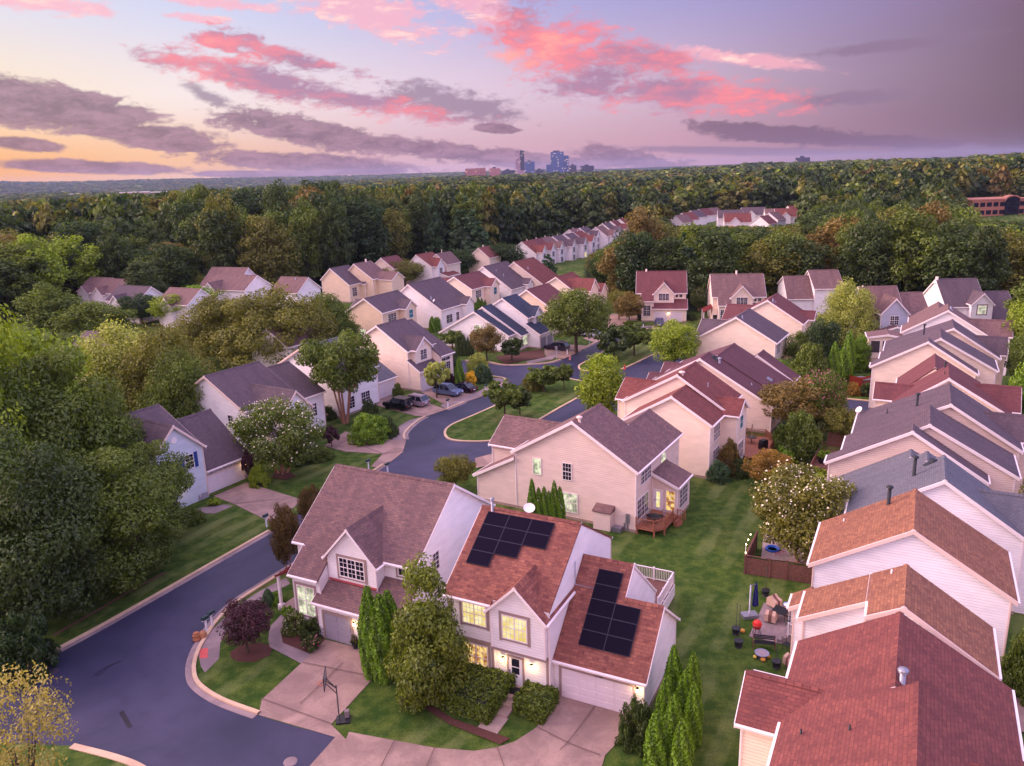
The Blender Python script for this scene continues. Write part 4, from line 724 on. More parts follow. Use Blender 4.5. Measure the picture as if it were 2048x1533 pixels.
def sheet(name, pts, m, z=None, kind='structure', px=True, thick=0.0):
    if z is None: lay[0] += 1; z = .008+.004*lay[0]
    P = [Vector((*G(x, y)[:2], z)) if px else Vector((x, y, z)) for x, y in pts]
    tri = tessellate_polygon([P]); mb = MB()
    for t in tri:
        q = [P[i] for i in t]
        if (q[1]-q[0]).cross(q[2]-q[0]).z < 0: q = q[::-1]
        mb.face(q)
    if thick:
        for i in range(len(P)): a, b = P[i], P[(i+1) % len(P)]; mb.face([a, b, b-Vector((0, 0, thick)), a-Vector((0, 0, thick))])
    return tag(mb.build(name, m), kind=kind)
def smooth(pts, n=5):
    """a flowing line through pixel points of the ground, as plan points"""
    P = [np.array(G(x, y)[:2]) for x, y in pts]; out = []
    for i in range(len(P)-1):
        p0, p1, p2, p3 = P[max(i-1, 0)], P[i], P[i+1], P[min(i+2, len(P)-1)]
        for k in range(n):
            t = k/n; out.append(.5*((2*p1)+(-p0+p2)*t+(2*p0-5*p1+4*p2-p3)*t*t+(-p0+3*p1-3*p2+p3)*t**3))
    out.append(P[-1]); return out
def strip(name, pts, w, z0, z1, m, n=5, side=0, kind='structure', plan=False):
    """a raised band of width w along a line; side -1/0/+1 puts it left of, on or right of the line"""
    P = pts if plan else smooth(pts, n); mb = MB(); L = []
    for i, p in enumerate(P):
        d = P[min(i+1, len(P)-1)]-P[max(i-1, 0)]; d = d/np.hypot(*d); q = np.array([d[1], -d[0]])
        L.append((p+q*w*(side-1)/2*1.0, p+q*w*(side+1)/2))
    for (a, b), (c, d) in zip(L[:-1], L[1:]):
        A = [(*a, z1), (*b, z1), (*d, z1), (*c, z1)]; mb.face(A[::-1] if False else A)
        mb.face([(*a, z0), (*a, z1), (*c, z1), (*c, z0)]); mb.face([(*b, z0), (*d, z0), (*d, z1), (*b, z1)])
    return tag(mb.build(name, m), kind=kind)
LE = [(-80, 1405), (0, 1360), (160, 1278), (330, 1183), (540, 1063), (610, 1020), (690, 975), (745, 945), (790, 915), (812, 885), (811, 867), (832, 846), (852, 834), (893, 820), (929, 805), (967, 792), (993, 776), (1010, 767), (1014, 762), (1008, 757), (993, 754), (979, 752), (930, 748), (880, 745)]
L5E = [(880, 724), (930, 722), (972, 724), (1010, 731), (1040, 731), (1070, 729), (1100, 726), (1127, 718), (1160, 702), (1190, 687), (1230, 668), (1279, 658), (1325, 658), (1383, 666), (1400, 676), (1400, 700)]
BE = [(700, 1065), (600, 1123), (572, 1140), (520, 1172), (470, 1205), (430, 1243), (403, 1283), (388, 1315), (384, 1345), (395, 1372), (440, 1402), (520, 1432), (600, 1456), (672, 1474)]
plan_ = [tuple(p) for p in smooth(LE, 4)]+[tuple(p) for p in smooth(L5E, 4)]+[tuple(G(x, y)[:2]) for x, y in [(1330, 745), (1290, 775), (1240, 815), (1180, 858), (1100, 890), (1000, 905), (950, 925), (880, 955), (800, 1005)]]+[tuple(p) for p in smooth(BE, 4)]+[tuple(G(x, y)[:2]) for x, y in [(616, 1536), (560, 1620), (100, 1800), (-400, 1700)]]
sheet('road', plan_, M['asphalt'], .006, px=False)
sheet('road', [(1655, 795), (1700, 800), (1790, 808), (1790, 862), (1700, 850), (1640, 840), (1600, 810)], M['asphalt'], .006)
strip('kerb', [(1655, 795), (1700, 800), (1790, 808)], .4, -.05, .12, M['kerb'], side=-1)
# ribbons of gutter and kerb
def kerb(pts, gut=True, side=-1):
    if gut: strip('gutter', pts, .45, -.02, .022, M['walk'], side=side*-1)
    strip('kerb', pts, .28, -.05, .13, M['kerb'], side=side)
kerb(LE[:5]); kerb([(610, 1018), (690, 975), (745, 945), (768, 930)]); kerb([(812, 880), (811, 867), (832, 846), (852, 834)]); kerb([(893, 820), (929, 805)]); kerb([(975, 788), (1000, 772), (1013, 764), (1008, 757), (993, 754), (979, 752), (930, 748)])
kerb([(930, 722), (972, 724), (1010, 731), (1070, 729), (1100, 726), (1122, 720)]); kerb([(1165, 699), (1195, 684), (1230, 668)]); kerb([(1272, 659), (1300, 658)]); kerb([(1378, 665), (1395, 672), (1402, 682)])
kerb([(700, 1065), (640, 1100), (572, 1140), (520, 1172), (470, 1205), (430, 1243), (403, 1283), (388, 1315), (384, 1345), (395, 1372), (440, 1402), (515, 1430)])
strip('kerb', [(150, 1490), (235, 1512), (290, 1534), (330, 1570), (350, 1640)], .45, -.05, .13, M['kerb'], side=1)
sheet('lawn_corner', [(150, 1494), (235, 1516), (288, 1538), (326, 1574), (340, 1640), (0, 1800), (-300, 1600), (-200, 1480)], M['lawn'], .07)
I1 = [(1165, 764), (1120, 757), (1080, 768), (1030, 793), (985, 815), (935, 837), (905, 850), (891, 862), (892, 874), (905, 881), (940, 884), (985, 882), (1030, 868), (1072, 844), (1120, 816), (1160, 793), (1172, 775), (1165, 764)]
I2 = [(1158, 737), (1160, 731), (1180, 720), (1215, 700), (1255, 680), (1290, 668), (1320, 668), (1340, 680), (1335, 698), (1300, 713), (1265, 730), (1240, 740), (1210, 745), (1180, 744), (1163, 741), (1158, 737)]
for I in (I1, I2):
    P = smooth(I, 4); sheet('island_lawn', [tuple(p) for p in P[:-1]], M['lawn'], .11, px=False, thick=.2); strip('kerb', P, .32, -.02, .14, M['kerb'], plan=True)
walk = lambda pts: sheet('sidewalk', pts, M['walk'])
drive = lambda pts: sheet('driveway', pts, M['conc'])
z5 = lambda L: [(x/3.15, 1083+y/3.15) for x, y in L]
walk(z5([(1800, 232), (1640, 312), (1505, 400), (1395, 500), (1305, 592), (1262, 650), (1252, 720), (1266, 790), (1292, 828), (1380, 740), (1388, 640), (1412, 590), (1455, 520), (1560, 425), (1700, 333), (1830, 268)]))
sheet('tactile_paving', z5([(1258, 680), (1310, 672), (1308, 735), (1258, 740)]), M['tactile'])
sheet('mulch_bed', z5([(1450, 700), (1520, 650), (1640, 640), (1720, 660), (1700, 720), (1600, 762), (1500, 760), (1455, 735)]), M['mulch'])
sheet('mulch_bed', z5([(1770, 545), (1850, 450), (1960, 480), (2040, 590), (2040, 640), (1960, 712), (1780, 640)]), M['mulch'])
walk(z5([(1700, 668), (1905, 775), (1955, 712), (1782, 642), (1765, 560), (1835, 450), (1795, 440), (1700, 540), (1690, 620)]))
drive([(651, 1280), (760, 1308), (748, 1356), (662, 1450), (692, 1480), (672, 1476), (517, 1431), (524, 1400), (603, 1327)])
drive([(1119, 1393), (1073, 1456), (1030, 1484), (994, 1496), (949, 1503), (870, 1497), (698, 1465), (692, 1480), (672, 1474), (616, 1537), (560, 1620), (900, 1800), (1180, 1620), (1210, 1512), (1238, 1483), (1275, 1432)])
drive([(427, 993), (493, 966), (507, 970), (606, 1001), (577, 1024), (541, 1045), (470, 1010)])
walk([(392, 1018), (450, 1010), (466, 1013), (430, 1028), (405, 1028)])
drive([(648, 893), (690, 864), (785, 881), (812, 882), (806, 905), (790, 918), (762, 938), (742, 934), (765, 909), (690, 904)])
walk([(785, 881), (787, 866), (800, 852), (818, 842), (852, 832), (830, 846), (812, 868), (812, 882)])
drive([(740, 808), (775, 792), (810, 796), (845, 803), (893, 820), (852, 834), (832, 833), (790, 822)])
drive([(842, 785), (870, 775), (905, 776), (950, 783), (975, 790), (929, 806), (893, 812)])
walk([(893, 820), (929, 805), (975, 788), (1000, 772), (1012, 763), (1000, 757), (985, 758), (990, 764), (975, 776), (930, 795), (880, 812)])
drive([(1088, 694), (1128, 690), (1172, 692), (1162, 703), (1127, 719), (1090, 712)]); walk([(1055, 729), (1105, 720), (1128, 702), (1110, 700), (1090, 716), (1052, 724)])
drive([(1165, 678), (1195, 668), (1225, 668), (1192, 687)]); drive([(1210, 637), (1225, 628), (1252, 631), (1258, 655), (1235, 666), (1216, 660)])
drive([(1311, 647), (1372, 649), (1372, 655), (1328, 660), (1300, 660)]); walk([(1270, 655), (1311, 652), (1308, 655), (1272, 658)])
drive([(950, 918), (1000, 905), (1010, 925), (952, 938)]); sheet('mulch_bed', [(1010, 730), (1050, 722), (1090, 716), (1085, 700), (1040, 705), (990, 715)], M['mulch'])
sheet('patio', [(1498, 1274), (1528, 1207), (1602, 1216), (1640, 1230), (1612, 1300)], M['walk'], .05, thick=.1)
sheet('gravel_yard', [(1522, 1120), (1528, 1062), (1600, 1050), (1640, 1080), (1630, 1130)], M['gravel']); drive([(1985, 1386), (2048, 1402), (2200, 1440), (2200, 1520), (2010, 1455)])
for pts in ([(548, 946), (575, 943), (592, 955), (570, 962), (545, 957)], [(905, 1440), (1020, 1480), (1000, 1492), (900, 1452), (826, 1405), (835, 1395)], [(640, 1235), (668, 1228)][:0], [(1690, 770), (1770, 778), (1775, 800), (1700, 790)]):
    if pts: sheet('mulch_bed', pts, M['mulch'])
# joints cut across the drives, sealed cracks, manholes
def line(name, pts, w, m, z): strip(name, pts, w, z-.012, z, m, n=3)
JZ = .008+.004*(lay[0]+3)
for pts in ([(600, 1411), (686, 1328)], [(523, 1400), (662, 1450)], [(603, 1327), (748, 1356)], [(1120, 1503), (1140, 1482), (1190, 1415)], [(1073, 1456), (1140, 1490), (1200, 1513)], [(870, 1497), (835, 1580)], [(790, 1482), (750, 1560)], [(994, 1496), (1010, 1540)], [(470, 1010), (555, 1000)], [(765, 909), (800, 905)], [(700, 884), (765, 909)]): line('joint', pts, .05, M['joint'], JZ)
for pts, w in (([(242, 1324), (222, 1330), (205, 1340), (192, 1348), (194, 1352), (203, 1348), (215, 1336), (232, 1327)], .07), ([(242, 1424), (252, 1440), (258, 1452), (263, 1454)], .28), ([(1010, 742), (1004, 747), (1018, 750), (1000, 756)], .1), ([(838, 885), (853, 882), (868, 873), (862, 880)], .1), ([(915, 918), (940, 908), (955, 900)], .09), ([(790, 940), (840, 950), (868, 945)], .09)): line('crack_sealant', pts, w, M['tar'], .014)
def disc(name, px, py, r, m, z, label=None):
    mb = MB(); c = G(px, py); mb.lathe([(r, 0), (r, z), (r*.92, z+.008), (.01, z+.008)], c[0], c[1], 20); return mb.build(name, m)
M['iron'] = plain('cast_iron', lin(74, 64, 80), .6, .3)
tag(disc('manhole_cover', 107, 1343, .38, M['iron'], .012), 'dark round manhole cover near the left kerb', 'manhole cover'); tag(disc('manhole_cover', 581, 1524, .42, M['walk'], .012), 'pale round manhole cover at bottom of the road', 'manhole cover')
line('log_edging', [(108, 1275), (150, 1250), (200, 1222), (260, 1186), (332, 1148)], .25, M['darkwood'], .16)

# ------------------------------------------------------------------ skyline and plain
def _facade(name, base, dark, lit, sx_, sz_, frac=.62):
    m = newmat(name); t = nd('ShaderNodeTexCoord'); s = nd('ShaderNodeSeparateXYZ'); lk(t.outputs['Object'], s.inputs[0])
    h_ = ma('ADD', s.outputs[0], s.outputs[1]); a = ma('MULTIPLY', h_, 1/sx_); b = ma('MULTIPLY', s.outputs[2], 1/sz_)
    w = ma('MULTIPLY', ma('GREATER_THAN', ma('FRACT', a), .18), ma('GREATER_THAN', ma('FRACT', b), .38))
    wn_ = nd('ShaderNodeTexWhiteNoise', noise_dimensions='2D'); cc = nd('ShaderNodeCombineXYZ'); lk(ma('FLOOR', a), cc.inputs[0]); lk(ma('FLOOR', b), cc.inputs[1]); lk(cc.outputs[0], wn_.inputs[0])
    on_ = ma('MULTIPLY', w, ma('GREATER_THAN', wn_.outputs[0], frac)); col = mx(w, base, dark); sh = nd('ShaderNodeBsdfPrincipled'); lk(col, sh.inputs['Base Color']); sh.inputs['Roughness'].default_value = .3
    sh.inputs['Emission Color'].default_value = lit; lk(ma('MULTIPLY', on_, .5), sh.inputs['Emission Strength']); return finish(m, sh.outputs[0])
M['f_blue'] = _facade('blue_glass_tower', lin(92, 112, 164), lin(56, 74, 134), lin(255, 220, 180), 4.4, 3.8, .88); M['f_pink'] = _facade('pink_apartment_block', lin(206, 140, 140), lin(130, 84, 96), lin(255, 200, 160), 4.4, 4, .95)
M['f_pale'] = _facade('pale_office_block', lin(196, 160, 176), lin(120, 100, 130), lin(255, 230, 200), 4.4, 4, .88); M['f_dark'] = _facade('dark_office_block', lin(72, 72, 104), lin(48, 50, 84), lin(255, 225, 190), 4.4, 4, .9)
SKY = [((931, 950, 338, 360), 'f_pink', 'pink apartment tower at left end of skyline'), ((950, 972, 337, 360), 'f_pink', 'pink apartment tower second from left in skyline'), ((979, 1001, 337, 356), 'f_pink', 'short pink block between pink towers and tall tower'), ((1004, 1030, 341, 360), 'f_dark', 'low dark office block left of the tall slim tower'),
       ((1032, 1050, 301, 358), 'f_pale', 'tallest slim pale tower with dark glass right half'), ((1050, 1070, 324, 358), 'f_blue', 'blue glass tower just right of the slim pale tower'), ((1071, 1088, 340, 358), 'f_dark', 'low dark block between the two blue glass towers'), ((1093, 1138, 304, 357), 'f_blue', 'widest blue glass tower with stepped top in skyline'),
       ((1139, 1153, 331, 357), 'f_dark', 'short dark block touching the wide blue tower'), ((1161, 1188, 332, 355), 'f_dark', 'dark office block with lit windows right of centre'), ((1138, 1160, 345, 357), 'f_pink', 'low pink block in front of the wide blue tower'), ((1175, 1226, 345, 356), 'f_pale', 'long low pale block at right of the skyline'), ((1250, 1293, 342, 352), 'f_pink', 'long low pinkish building alone right of the skyline'), ((1590, 1619, 321, 336), 'f_dark', 'lone dark tower rising over the wooded ridge')]
for (x0, x1, y0, y1), mt_, lb in SKY:
    D = 2600.0 if x0 < 1500 else 2300.0
    def far_pt(x, y): d = ray(x, y); return CAM+d*(D/math.hypot(d[0], d[1]))
    a, b, t = far_pt(x0, y1), far_pt(x1, y1), far_pt((x0+x1)/2, y0); w = math.hypot(b[0]-a[0], b[1]-a[1]); zt = t[2]
    r = thing('skyline_tower', (a[0], a[1], 0), math.atan2(b[1]-a[1], b[0]-a[0]), lb, 'tower', 'towers of the distant skyline')
    mb = MB(); zz = 0 if x0 < 1500 else -10; zt = zt+(7 if x0 > 1500 else 0)
    if x0 == 1093: mb.box(0, w*.2, 5, 60, zz, zt-38); mb.box(w*.2, w*.78, 0, 70, zz, zt); mb.box(w*.78, w, 5, 60, zz, zt-12)
    elif x0 == 1032: mb.box(0, w*.52, 0, 30, zz, zt-1); mb.box(-w*.05, w, -4, 34, zz, zt-62)
    else: mb.box(0, w, 0, 40, zz, zt)
    mb.build('tower_block', M[mt_], r)
    p = MB()
    if x0 == 1032: p.box(w*.52, w*.98, .5, 29, zt-62, zt); p.build('glass_face', M['f_dark'], r)
    elif x0 in (931, 950): [p.box(w*(.15+.3*k), w*(.15+.3*k)+w*.12, -2.5, .1, 0, zt+2) for k in range(3)]; p.build('bay_column', M['f_pink'], r)
    else: p.box(w*.3, w*.6, 8, 30, zt, zt+4); p.build('roof_plant', M['f_dark'], r)
for i, (x0, x1, y0, y1) in enumerate([(133, 190, 390.5, 394.5), (240, 300, 387.5, 393), (302, 345, 386.5, 391), (368, 398, 386.5, 393)]):
    y1m = y1; d0, d1 = ray(x0, y1m), ray(x1, y1m); a = CAM+d0*(2500/math.hypot(d0[0], d0[1])); b = CAM+d1*(2500/math.hypot(d1[0], d1[1])); w = math.hypot(b[0]-a[0], b[1]-a[1])
    q = thing('warehouse', (a[0], a[1], a[2]-20), math.atan2(b[1]-a[1], b[0]-a[0]), ['small', 'long', 'low middle', 'short tall'][i]+' pale warehouse on the far blue plain, '+['leftmost of the four', 'wall lit pink beside the gap', 'third from the left', 'rightmost of the four'][i], 'warehouse', 'warehouses on the far plain')
    mb = MB(); hh = 20+(y1-y0)/FPX*2500; mb.box(0, w, 0, 60, 0, hh); mb.build('wall', plain('warehouse_wall', lin(214, 170, 168), .8), q); mb = MB(); mb.box(-1, w+1, -1, 61, hh, hh+1.5); mb.build('roof', M['trim'], q)
# ------------------------------------------------------------------ foliage
def leafmat(name, c, c2=None, hue=.12):
    """leaf colour varies from leaf to leaf (tint), and a little from tree to tree"""
    c = (c[0]*.88, c[1]*.90, c[2]*.52, 1); c2 = (c2[0]*1.04, c2[1]*1.0, c2[2]*.52, 1)
    if name in ('leaf_green', 'leaf_dark', 'leaf_deep', 'leaf_olive'): c, c2 = (c[0]*1.0, c[1]*.80, c[2]*1.05, 1), (c2[0]*1.06, c2[1]*.86, c2[2]*1.05, 1)
    if 'purple' in name: c, c2 = (c[0], c[1]*.8, c[2]*1.4, 1), (c2[0], c2[1]*.8, c2[2]*1.4, 1)
    m = newmat(name); a = nd('ShaderNodeAttribute', attribute_name='tint'); oi = nd('ShaderNodeObjectInfo')
    col = mx(mr(a.outputs['Fac'], 0, 1, smooth=False), shade(c, .48), shade(c2 or c, 1.55))  # wide tint range paints highlights and deep shade into the leaf colour
    col = mx(mr(oi.outputs['Random'], 0, 1, 0, .5, smooth=False), col, mx(1.0, col, (1.10, 1.0, .85, 1), 'MULTIPLY'))
    d = nd('ShaderNodeBsdfDiffuse'); setin(d.inputs[0], col); t = nd('ShaderNodeBsdfTranslucent'); setin(t.inputs[0], mx(1.0, col, (1.1, 1.2, .6, 1), 'MULTIPLY'))
    g = nd('ShaderNodeBsdfGlossy'); g.inputs['Roughness'].default_value = .5; g.inputs[0].default_value = (.8, .8, .8, 1)
    s = nd('ShaderNodeMixShader'); s.inputs[0].default_value = .28; lk(d.outputs[0], s.inputs[1]); lk(t.outputs[0], s.inputs[2])
    s2 = nd('ShaderNodeMixShader'); s2.inputs[0].default_value = .035; lk(s.outputs[0], s2.inputs[1]); lk(g.outputs[0], s2.inputs[2]); return finish(m, s2.outputs[0])
LF = {'shaggy': leafmat('leaf_mid_green', lin(72, 92, 36), lin(108, 122, 46)), 'green': leafmat('leaf_green', lin(70, 102, 42), lin(92, 120, 46)), 'yellow': leafmat('leaf_yellow_green', lin(104, 132, 44), lin(134, 154, 50)), 'dark': leafmat('leaf_dark', lin(50, 78, 40), lin(66, 92, 44)), 'deep': leafmat('leaf_deep', lin(36, 64, 34), lin(48, 78, 38)),
      'olive': leafmat('leaf_olive', lin(84, 100, 44), lin(112, 124, 56)), 'brown': leafmat('leaf_brown', lin(96, 86, 56), lin(118, 100, 64)), 'grey': leafmat('leaf_grey_green', lin(120, 138, 84), lin(160, 168, 104)), 'blue': leafmat('leaf_blue_green', lin(52, 82, 70), lin(70, 98, 82)),
      'purple': leafmat('leaf_purple', lin(52, 30, 44), lin(74, 42, 58)), 'arb': leafmat('arborvitae', lin(68, 104, 28), lin(98, 136, 34)), 'gold': leafmat('leaf_gold', lin(134, 126, 82), lin(168, 154, 108)), 'dusk': leafmat('leaf_dusky', lin(58, 62, 40), lin(96, 74, 50)), 'straw': leafmat('leaf_golden', lin(190, 156, 50), lin(214, 180, 66)), 'rust': leafmat('leaf_rust', lin(100, 94, 48), lin(146, 112, 60)), 'bright': leafmat('leaf_bright', lin(84, 118, 34), lin(112, 146, 42))}
M['flower'] = plain('white_blossom', lin(240, 226, 200), .8, var=.05); M['pinkflower'] = plain('pink_blossom', lin(214, 110, 150), .8); M['bark'] = plain('bark', lin(74, 56, 50), .95, var=.3, sc=5); M['bark2'] = plain('smooth_tan_bark', lin(150, 104, 86), .8, var=.2, sc=4)
def quads(cen, nrm, size, rng, asp=.6, fold=.0):
    n = len(cen); r = rng.normal(size=(n, 3)); nrm = nrm/np.linalg.norm(nrm, axis=1, keepdims=True)
    a = np.cross(nrm, r); a /= np.linalg.norm(a, axis=1, keepdims=True)+1e-9; b = np.cross(nrm, a)
    s = np.asarray(size).reshape(-1, 1); a = a*s; b = b*s*asp
    # a leaf spray: a pointed kite rather than a square
    return np.stack([cen-a, cen-b*.9+a*.1, cen+a, cen+b*.9+a*.1], 1)
def clumps(shape, n, rng):
    """centres and radii of leaf clumps inside a crown of height 1 and half-width 1"""
    out = []
    while len(out) < n:
        p = rng.uniform(-1, 1, 3); z = (p[2]+1)/2; r = math.hypot(p[0], p[1])
        if shape == 'round': ok = (r*r+((z-.5)/.5)**2) < 1 and (r*r+((z-.5)/.5)**2) > .12; cr = .30
        elif shape == 'oval': w = (math.sin(PI*min(1, z**.75)))**.55; ok = r < w and r > w*.25; cr = .30
        elif shape == 'shaggy': w = min(1, .78+z*.9)*max(0, 1-z**2.3)**.62*(.93+.07*math.sin(z*19+3*math.atan2(p[1], p[0]))); ok = r < w and r > w*.3; cr = .34
        elif shape == 'vase': w = .25+.75*math.sin(PI*.5*min(1, (z/.62)))*(1 if z < .62 else math.sqrt(max(0, 1-((z-.62)/.38)**2))); ok = r < w and r > .3*w and z > .12; cr = .26
        elif shape == 'cone': w = (1-z)**.8*.95+.04; ok = r < w and r > w*.45; cr = .24*(.35+w)
        elif shape == 'tall': w = (.58+.42*math.sin(PI*.5*z/.52)) if z < .52 else math.sqrt(max(0, 1-((z-.52)/.48)**2)); ok = r < w and r > w*.3; cr = .34
        elif shape == 'dome': ok = (r*r+z*z) < 1 and (r*r+z*z) > .3; cr = .28
        elif shape == 'box': ok = max(abs(p[0]), abs(p[1])) < .95; cr = .22
        if ok: out.append((p[0], p[1], z, cr*rng.uniform(.75, 1.3)))
    return np.array(out)
def crown(name, shape, R, Hc, z0, leaf, n, seed, mat, nc=60, flowers=0, fmat=None, inner=.55, up=.35, droop=0.0):
    rng = np.random.default_rng(seed)
    if shape == 'spire':      # a dense clipped-looking cone of upright sprays
        z = 1-rng.random(n)**.62; a = rng.random(n)*2*PI; w = np.minimum(1, (1-z)*2.2)**.62*(.80+.2*np.minimum(1, z*6))*(1+.07*np.sin(a*5+z*9)+.05*np.sin(a*11-z*17))
        r = w*R*(1-.13*rng.random(n)); P = np.column_stack([np.cos(a)*r, np.sin(a)*r, z*Hc*(1+.02*rng.normal(size=n))]); nr = np.column_stack([np.cos(a), np.sin(a), .25+0*z])+rng.normal(size=(n, 3))*.5
        q = quads(P, nr, leaf*rng.uniform(.6, 1.35, n), rng); q[:, :, 2] += z0; return leafmesh(name, q, np.clip(.5+.25*np.sin(a*5+z*9)+rng.normal(size=n)*.2, 0, 1), np.zeros(n, int), [mat]), np.column_stack([P[:20, 0]*.3, P[:20, 1]*.3, P[:20, 2]*.7])
    C_ = clumps(shape, nc, rng); c = C_[:, :3]*[R, R, Hc]; cr = C_[:, 3]*min(R, Hc*.55)
    k = rng.integers(0, nc, n); d = rng.normal(size=(n, 3)); d /= np.linalg.norm(d, axis=1, keepdims=True)
    rad = cr[k]*(inner+(1-inner)*rng.random(n)**.5); P = c[k]+d*rad[:, None]*[1, 1, .8]; P[:, 2] = np.maximum(P[:, 2], .02*Hc)
    P[:, 2] -= droop*rad*rng.random(n)
    nr = d+rng.normal(size=(n, 3))*.55+np.array([0, 0, up]); q = quads(P, nr, leaf*rng.uniform(.6, 1.35, n), rng)
    tint = np.clip(.25+.5*(C_[k, 2]*.3+rng.random(nc)[k]*.7)+rng.normal(size=n)*.16, 0, 1); mi = np.zeros(n, int); mats = [mat]
    if flowers:
        mats.append(fmat); g = rng.random(nc) < .75; f = rng.integers(0, nc, flowers); f = np.where(g[f], f, rng.integers(0, nc, flowers)); d2 = rng.normal(size=(flowers, 3)); d2[:, 2] = np.abs(d2[:, 2]); d2 /= np.linalg.norm(d2, axis=1, keepdims=True)
        P2_ = c[f]+d2*cr[f][:, None]*1.04; q = np.vstack([q, quads(P2_, d2+rng.normal(size=d2.shape)*.5, leaf*.62*rng.uniform(.6, 1.3, flowers), rng, .9)]); tint = np.append(tint, np.ones(flowers)*.5); mi = np.append(mi, np.ones(flowers, int))
    q[:, :, 2] += z0; return leafmesh(name, q, tint, mi, mats), c
def leafmesh(name, q, tint, mi, mats):
    N = len(q); me = bpy.data.meshes.new(name); me.vertices.add(N*4); me.vertices.foreach_set('co', q.reshape(-1).astype(np.float32))
    me.loops.add(N*4); me.loops.foreach_set('vertex_index', np.arange(N*4, dtype=np.int32)); me.polygons.add(N); me.polygons.foreach_set('loop_start', np.arange(0, N*4, 4, dtype=np.int32)); me.polygons.foreach_set('material_index', mi.astype(np.int32))
    for m in mats: me.materials.append(m)
    at = me.attributes.new('tint', 'FLOAT', 'FACE'); at.data.foreach_set('value', tint.astype(np.float32)); me.update(calc_edges=True); return me
def trunkmesh(name, c, R, Hc, z0, r, seed, mat, stems=1, limbs=9):
    rng = random.Random(seed); mb = MB()
    for s in range(stems):
        a = 2*PI*s/max(1, stems)+.4; ox, oy = (0, 0) if stems == 1 else (.22*math.cos(a), .22*math.sin(a)); lean = 0 if stems == 1 else R*.28
        top = z0+Hc*.45; pts = [(ox, oy, -.15), (ox*1.5+lean*.2*math.cos(a), oy*1.5+lean*.2*math.sin(a), z0*.5), (lean*.6*math.cos(a)+ox, lean*.6*math.sin(a)+oy, z0+.05*Hc), (lean*math.cos(a)+rng.uniform(-.1, .1)*R, lean*math.sin(a)+rng.uniform(-.1, .1)*R, top)]
        k = r if stems == 1 else r*.6; mb.tube(pts, [k*1.25, k, k*.8, k*.35], 7)
        b = pts[2]
        for i in range(max(2, limbs//stems)):
            q = c[rng.randrange(len(c))]; e = (q[0], q[1], q[2]+z0); m_ = tuple(b[j]*.45+e[j]*.55+(0, 0, -.06*Hc)[j] for j in range(3)); mb.tube([b, m_, e], [k*.5, k*.3, k*.08], 5)
    return mb.mesh(name, mat)
PROTO = {}
def proto(key):
    if key in PROTO: return PROTO[key]
    kind, col, v = key; sd = hash_(key)
    T = {'maple': ('round', 4, 6.5, 2.2, .155, 15000, 100, .22, 1), 'oak': ('tall', 4.6, 14, 2.0, .27, 11000, 90, .34, 1), 'oakfar': ('tall', 4.6, 13, 4.5, .62, 1700, 46, .34, 1), 'tulip': ('oval', 4, 15, 2, .27, 9000, 90, .32, 1), 'vase': ('vase', 4.2, 5.2, 2.6, .145, 16000, 110, .2, 5), 'myrtle': ('round', 3, 4.6, 1.0, .105, 18000, 110, .14, 4),
         'locust': ('dome', 6, 8.6, 1.8, .145, 40000, 160, .3, 3), 'willow': ('dome', 5, 8.6, .8, .135, 34000, 150, .3, 1), 'arbor': ('spire', .85, 5, .05, .11, 5000, 10, .1, 1), 'bush': ('round', 1, 1.5, 0, .12, 1800, 40, .05, 1), 'bushbig': ('dome', 2.4, 2.7, 0, .10, 13000, 110, .06, 1), 'pine': ('cone', 3, 12, 1.5, .4, 3000, 80, .25, 1),
         'thicket': ('tall', 4.5, 12, .4, .135, 44000, 80, .3, 1), 'oval': ('shaggy', 2.4, 7.5, .2, .11, 30000, 120, .2, 1), 'small': ('round', 2, 2.6, 1.2, .22, 2400, 44, .1, 1), 'tallarb': ('spire', .95, 6.2, .05, .10, 9000, 10, .12, 1), 'feather': ('vase', 3.2, 8.5, .8, .11, 5200, 150, .2, 1), 'cypress': ('oval', 3.2, 8.5, .8, .18, 12000, 150, .2, 1)}[kind]
    shape, R, Hc, z0, leaf, n, nc, tr, st = T; fl = v >= 10; dr = .7 if kind == 'willow' else 0
    me, c = crown(kind+'_crown', shape, R, Hc, z0, leaf, n, sd, LF[col], nc, int(n*.06) if fl else 0, M['pinkflower'] if v >= 20 else M['flower'], up=.15 if shape in ('cone', 'spire') else .4, droop=dr)
    tm = trunkmesh(kind+'_trunk', c, R, Hc, z0, tr, sd, M['bark2'] if kind in ('vase', 'myrtle') else M['bark'], st, 3 if shape in ('cone', 'spire') else 10)
    PROTO[key] = (me, tm, R, Hc+z0); return PROTO[key]
def hash_(key): return sum(ord(ch)*(i+3) for i, ch in enumerate(str(key))) % 99991
def tree(x, y, R, Ht, kind, col, label, cat='tree', group=None, v=0, name=None, z=0.0, rot=None):
    cm, tm, r0, h0 = proto((kind, col, v)); nm = name or {'bush': 'shrub', 'bushbig': 'shrub', 'arbor': 'arborvitae', 'tallarb': 'arborvitae', 'myrtle': 'crape_myrtle', 'pine': 'pine_tree'}.get(kind, kind+'_tree' if kind not in ('small', 'oval', 'tall', 'thicket', 'vase', 'feather', 'oakfar') else 'tree')
    t = thing(nm, (x, y, z), (x*12.9+y*7.3) % 6.28 if rot is None else rot, label, cat, group); s = (R/r0, R/r0, Ht/h0)
    for n_, m_ in (('trunk', tm), ('crown', cm)): o = link(n_, m_, t); o.scale = s
    return t
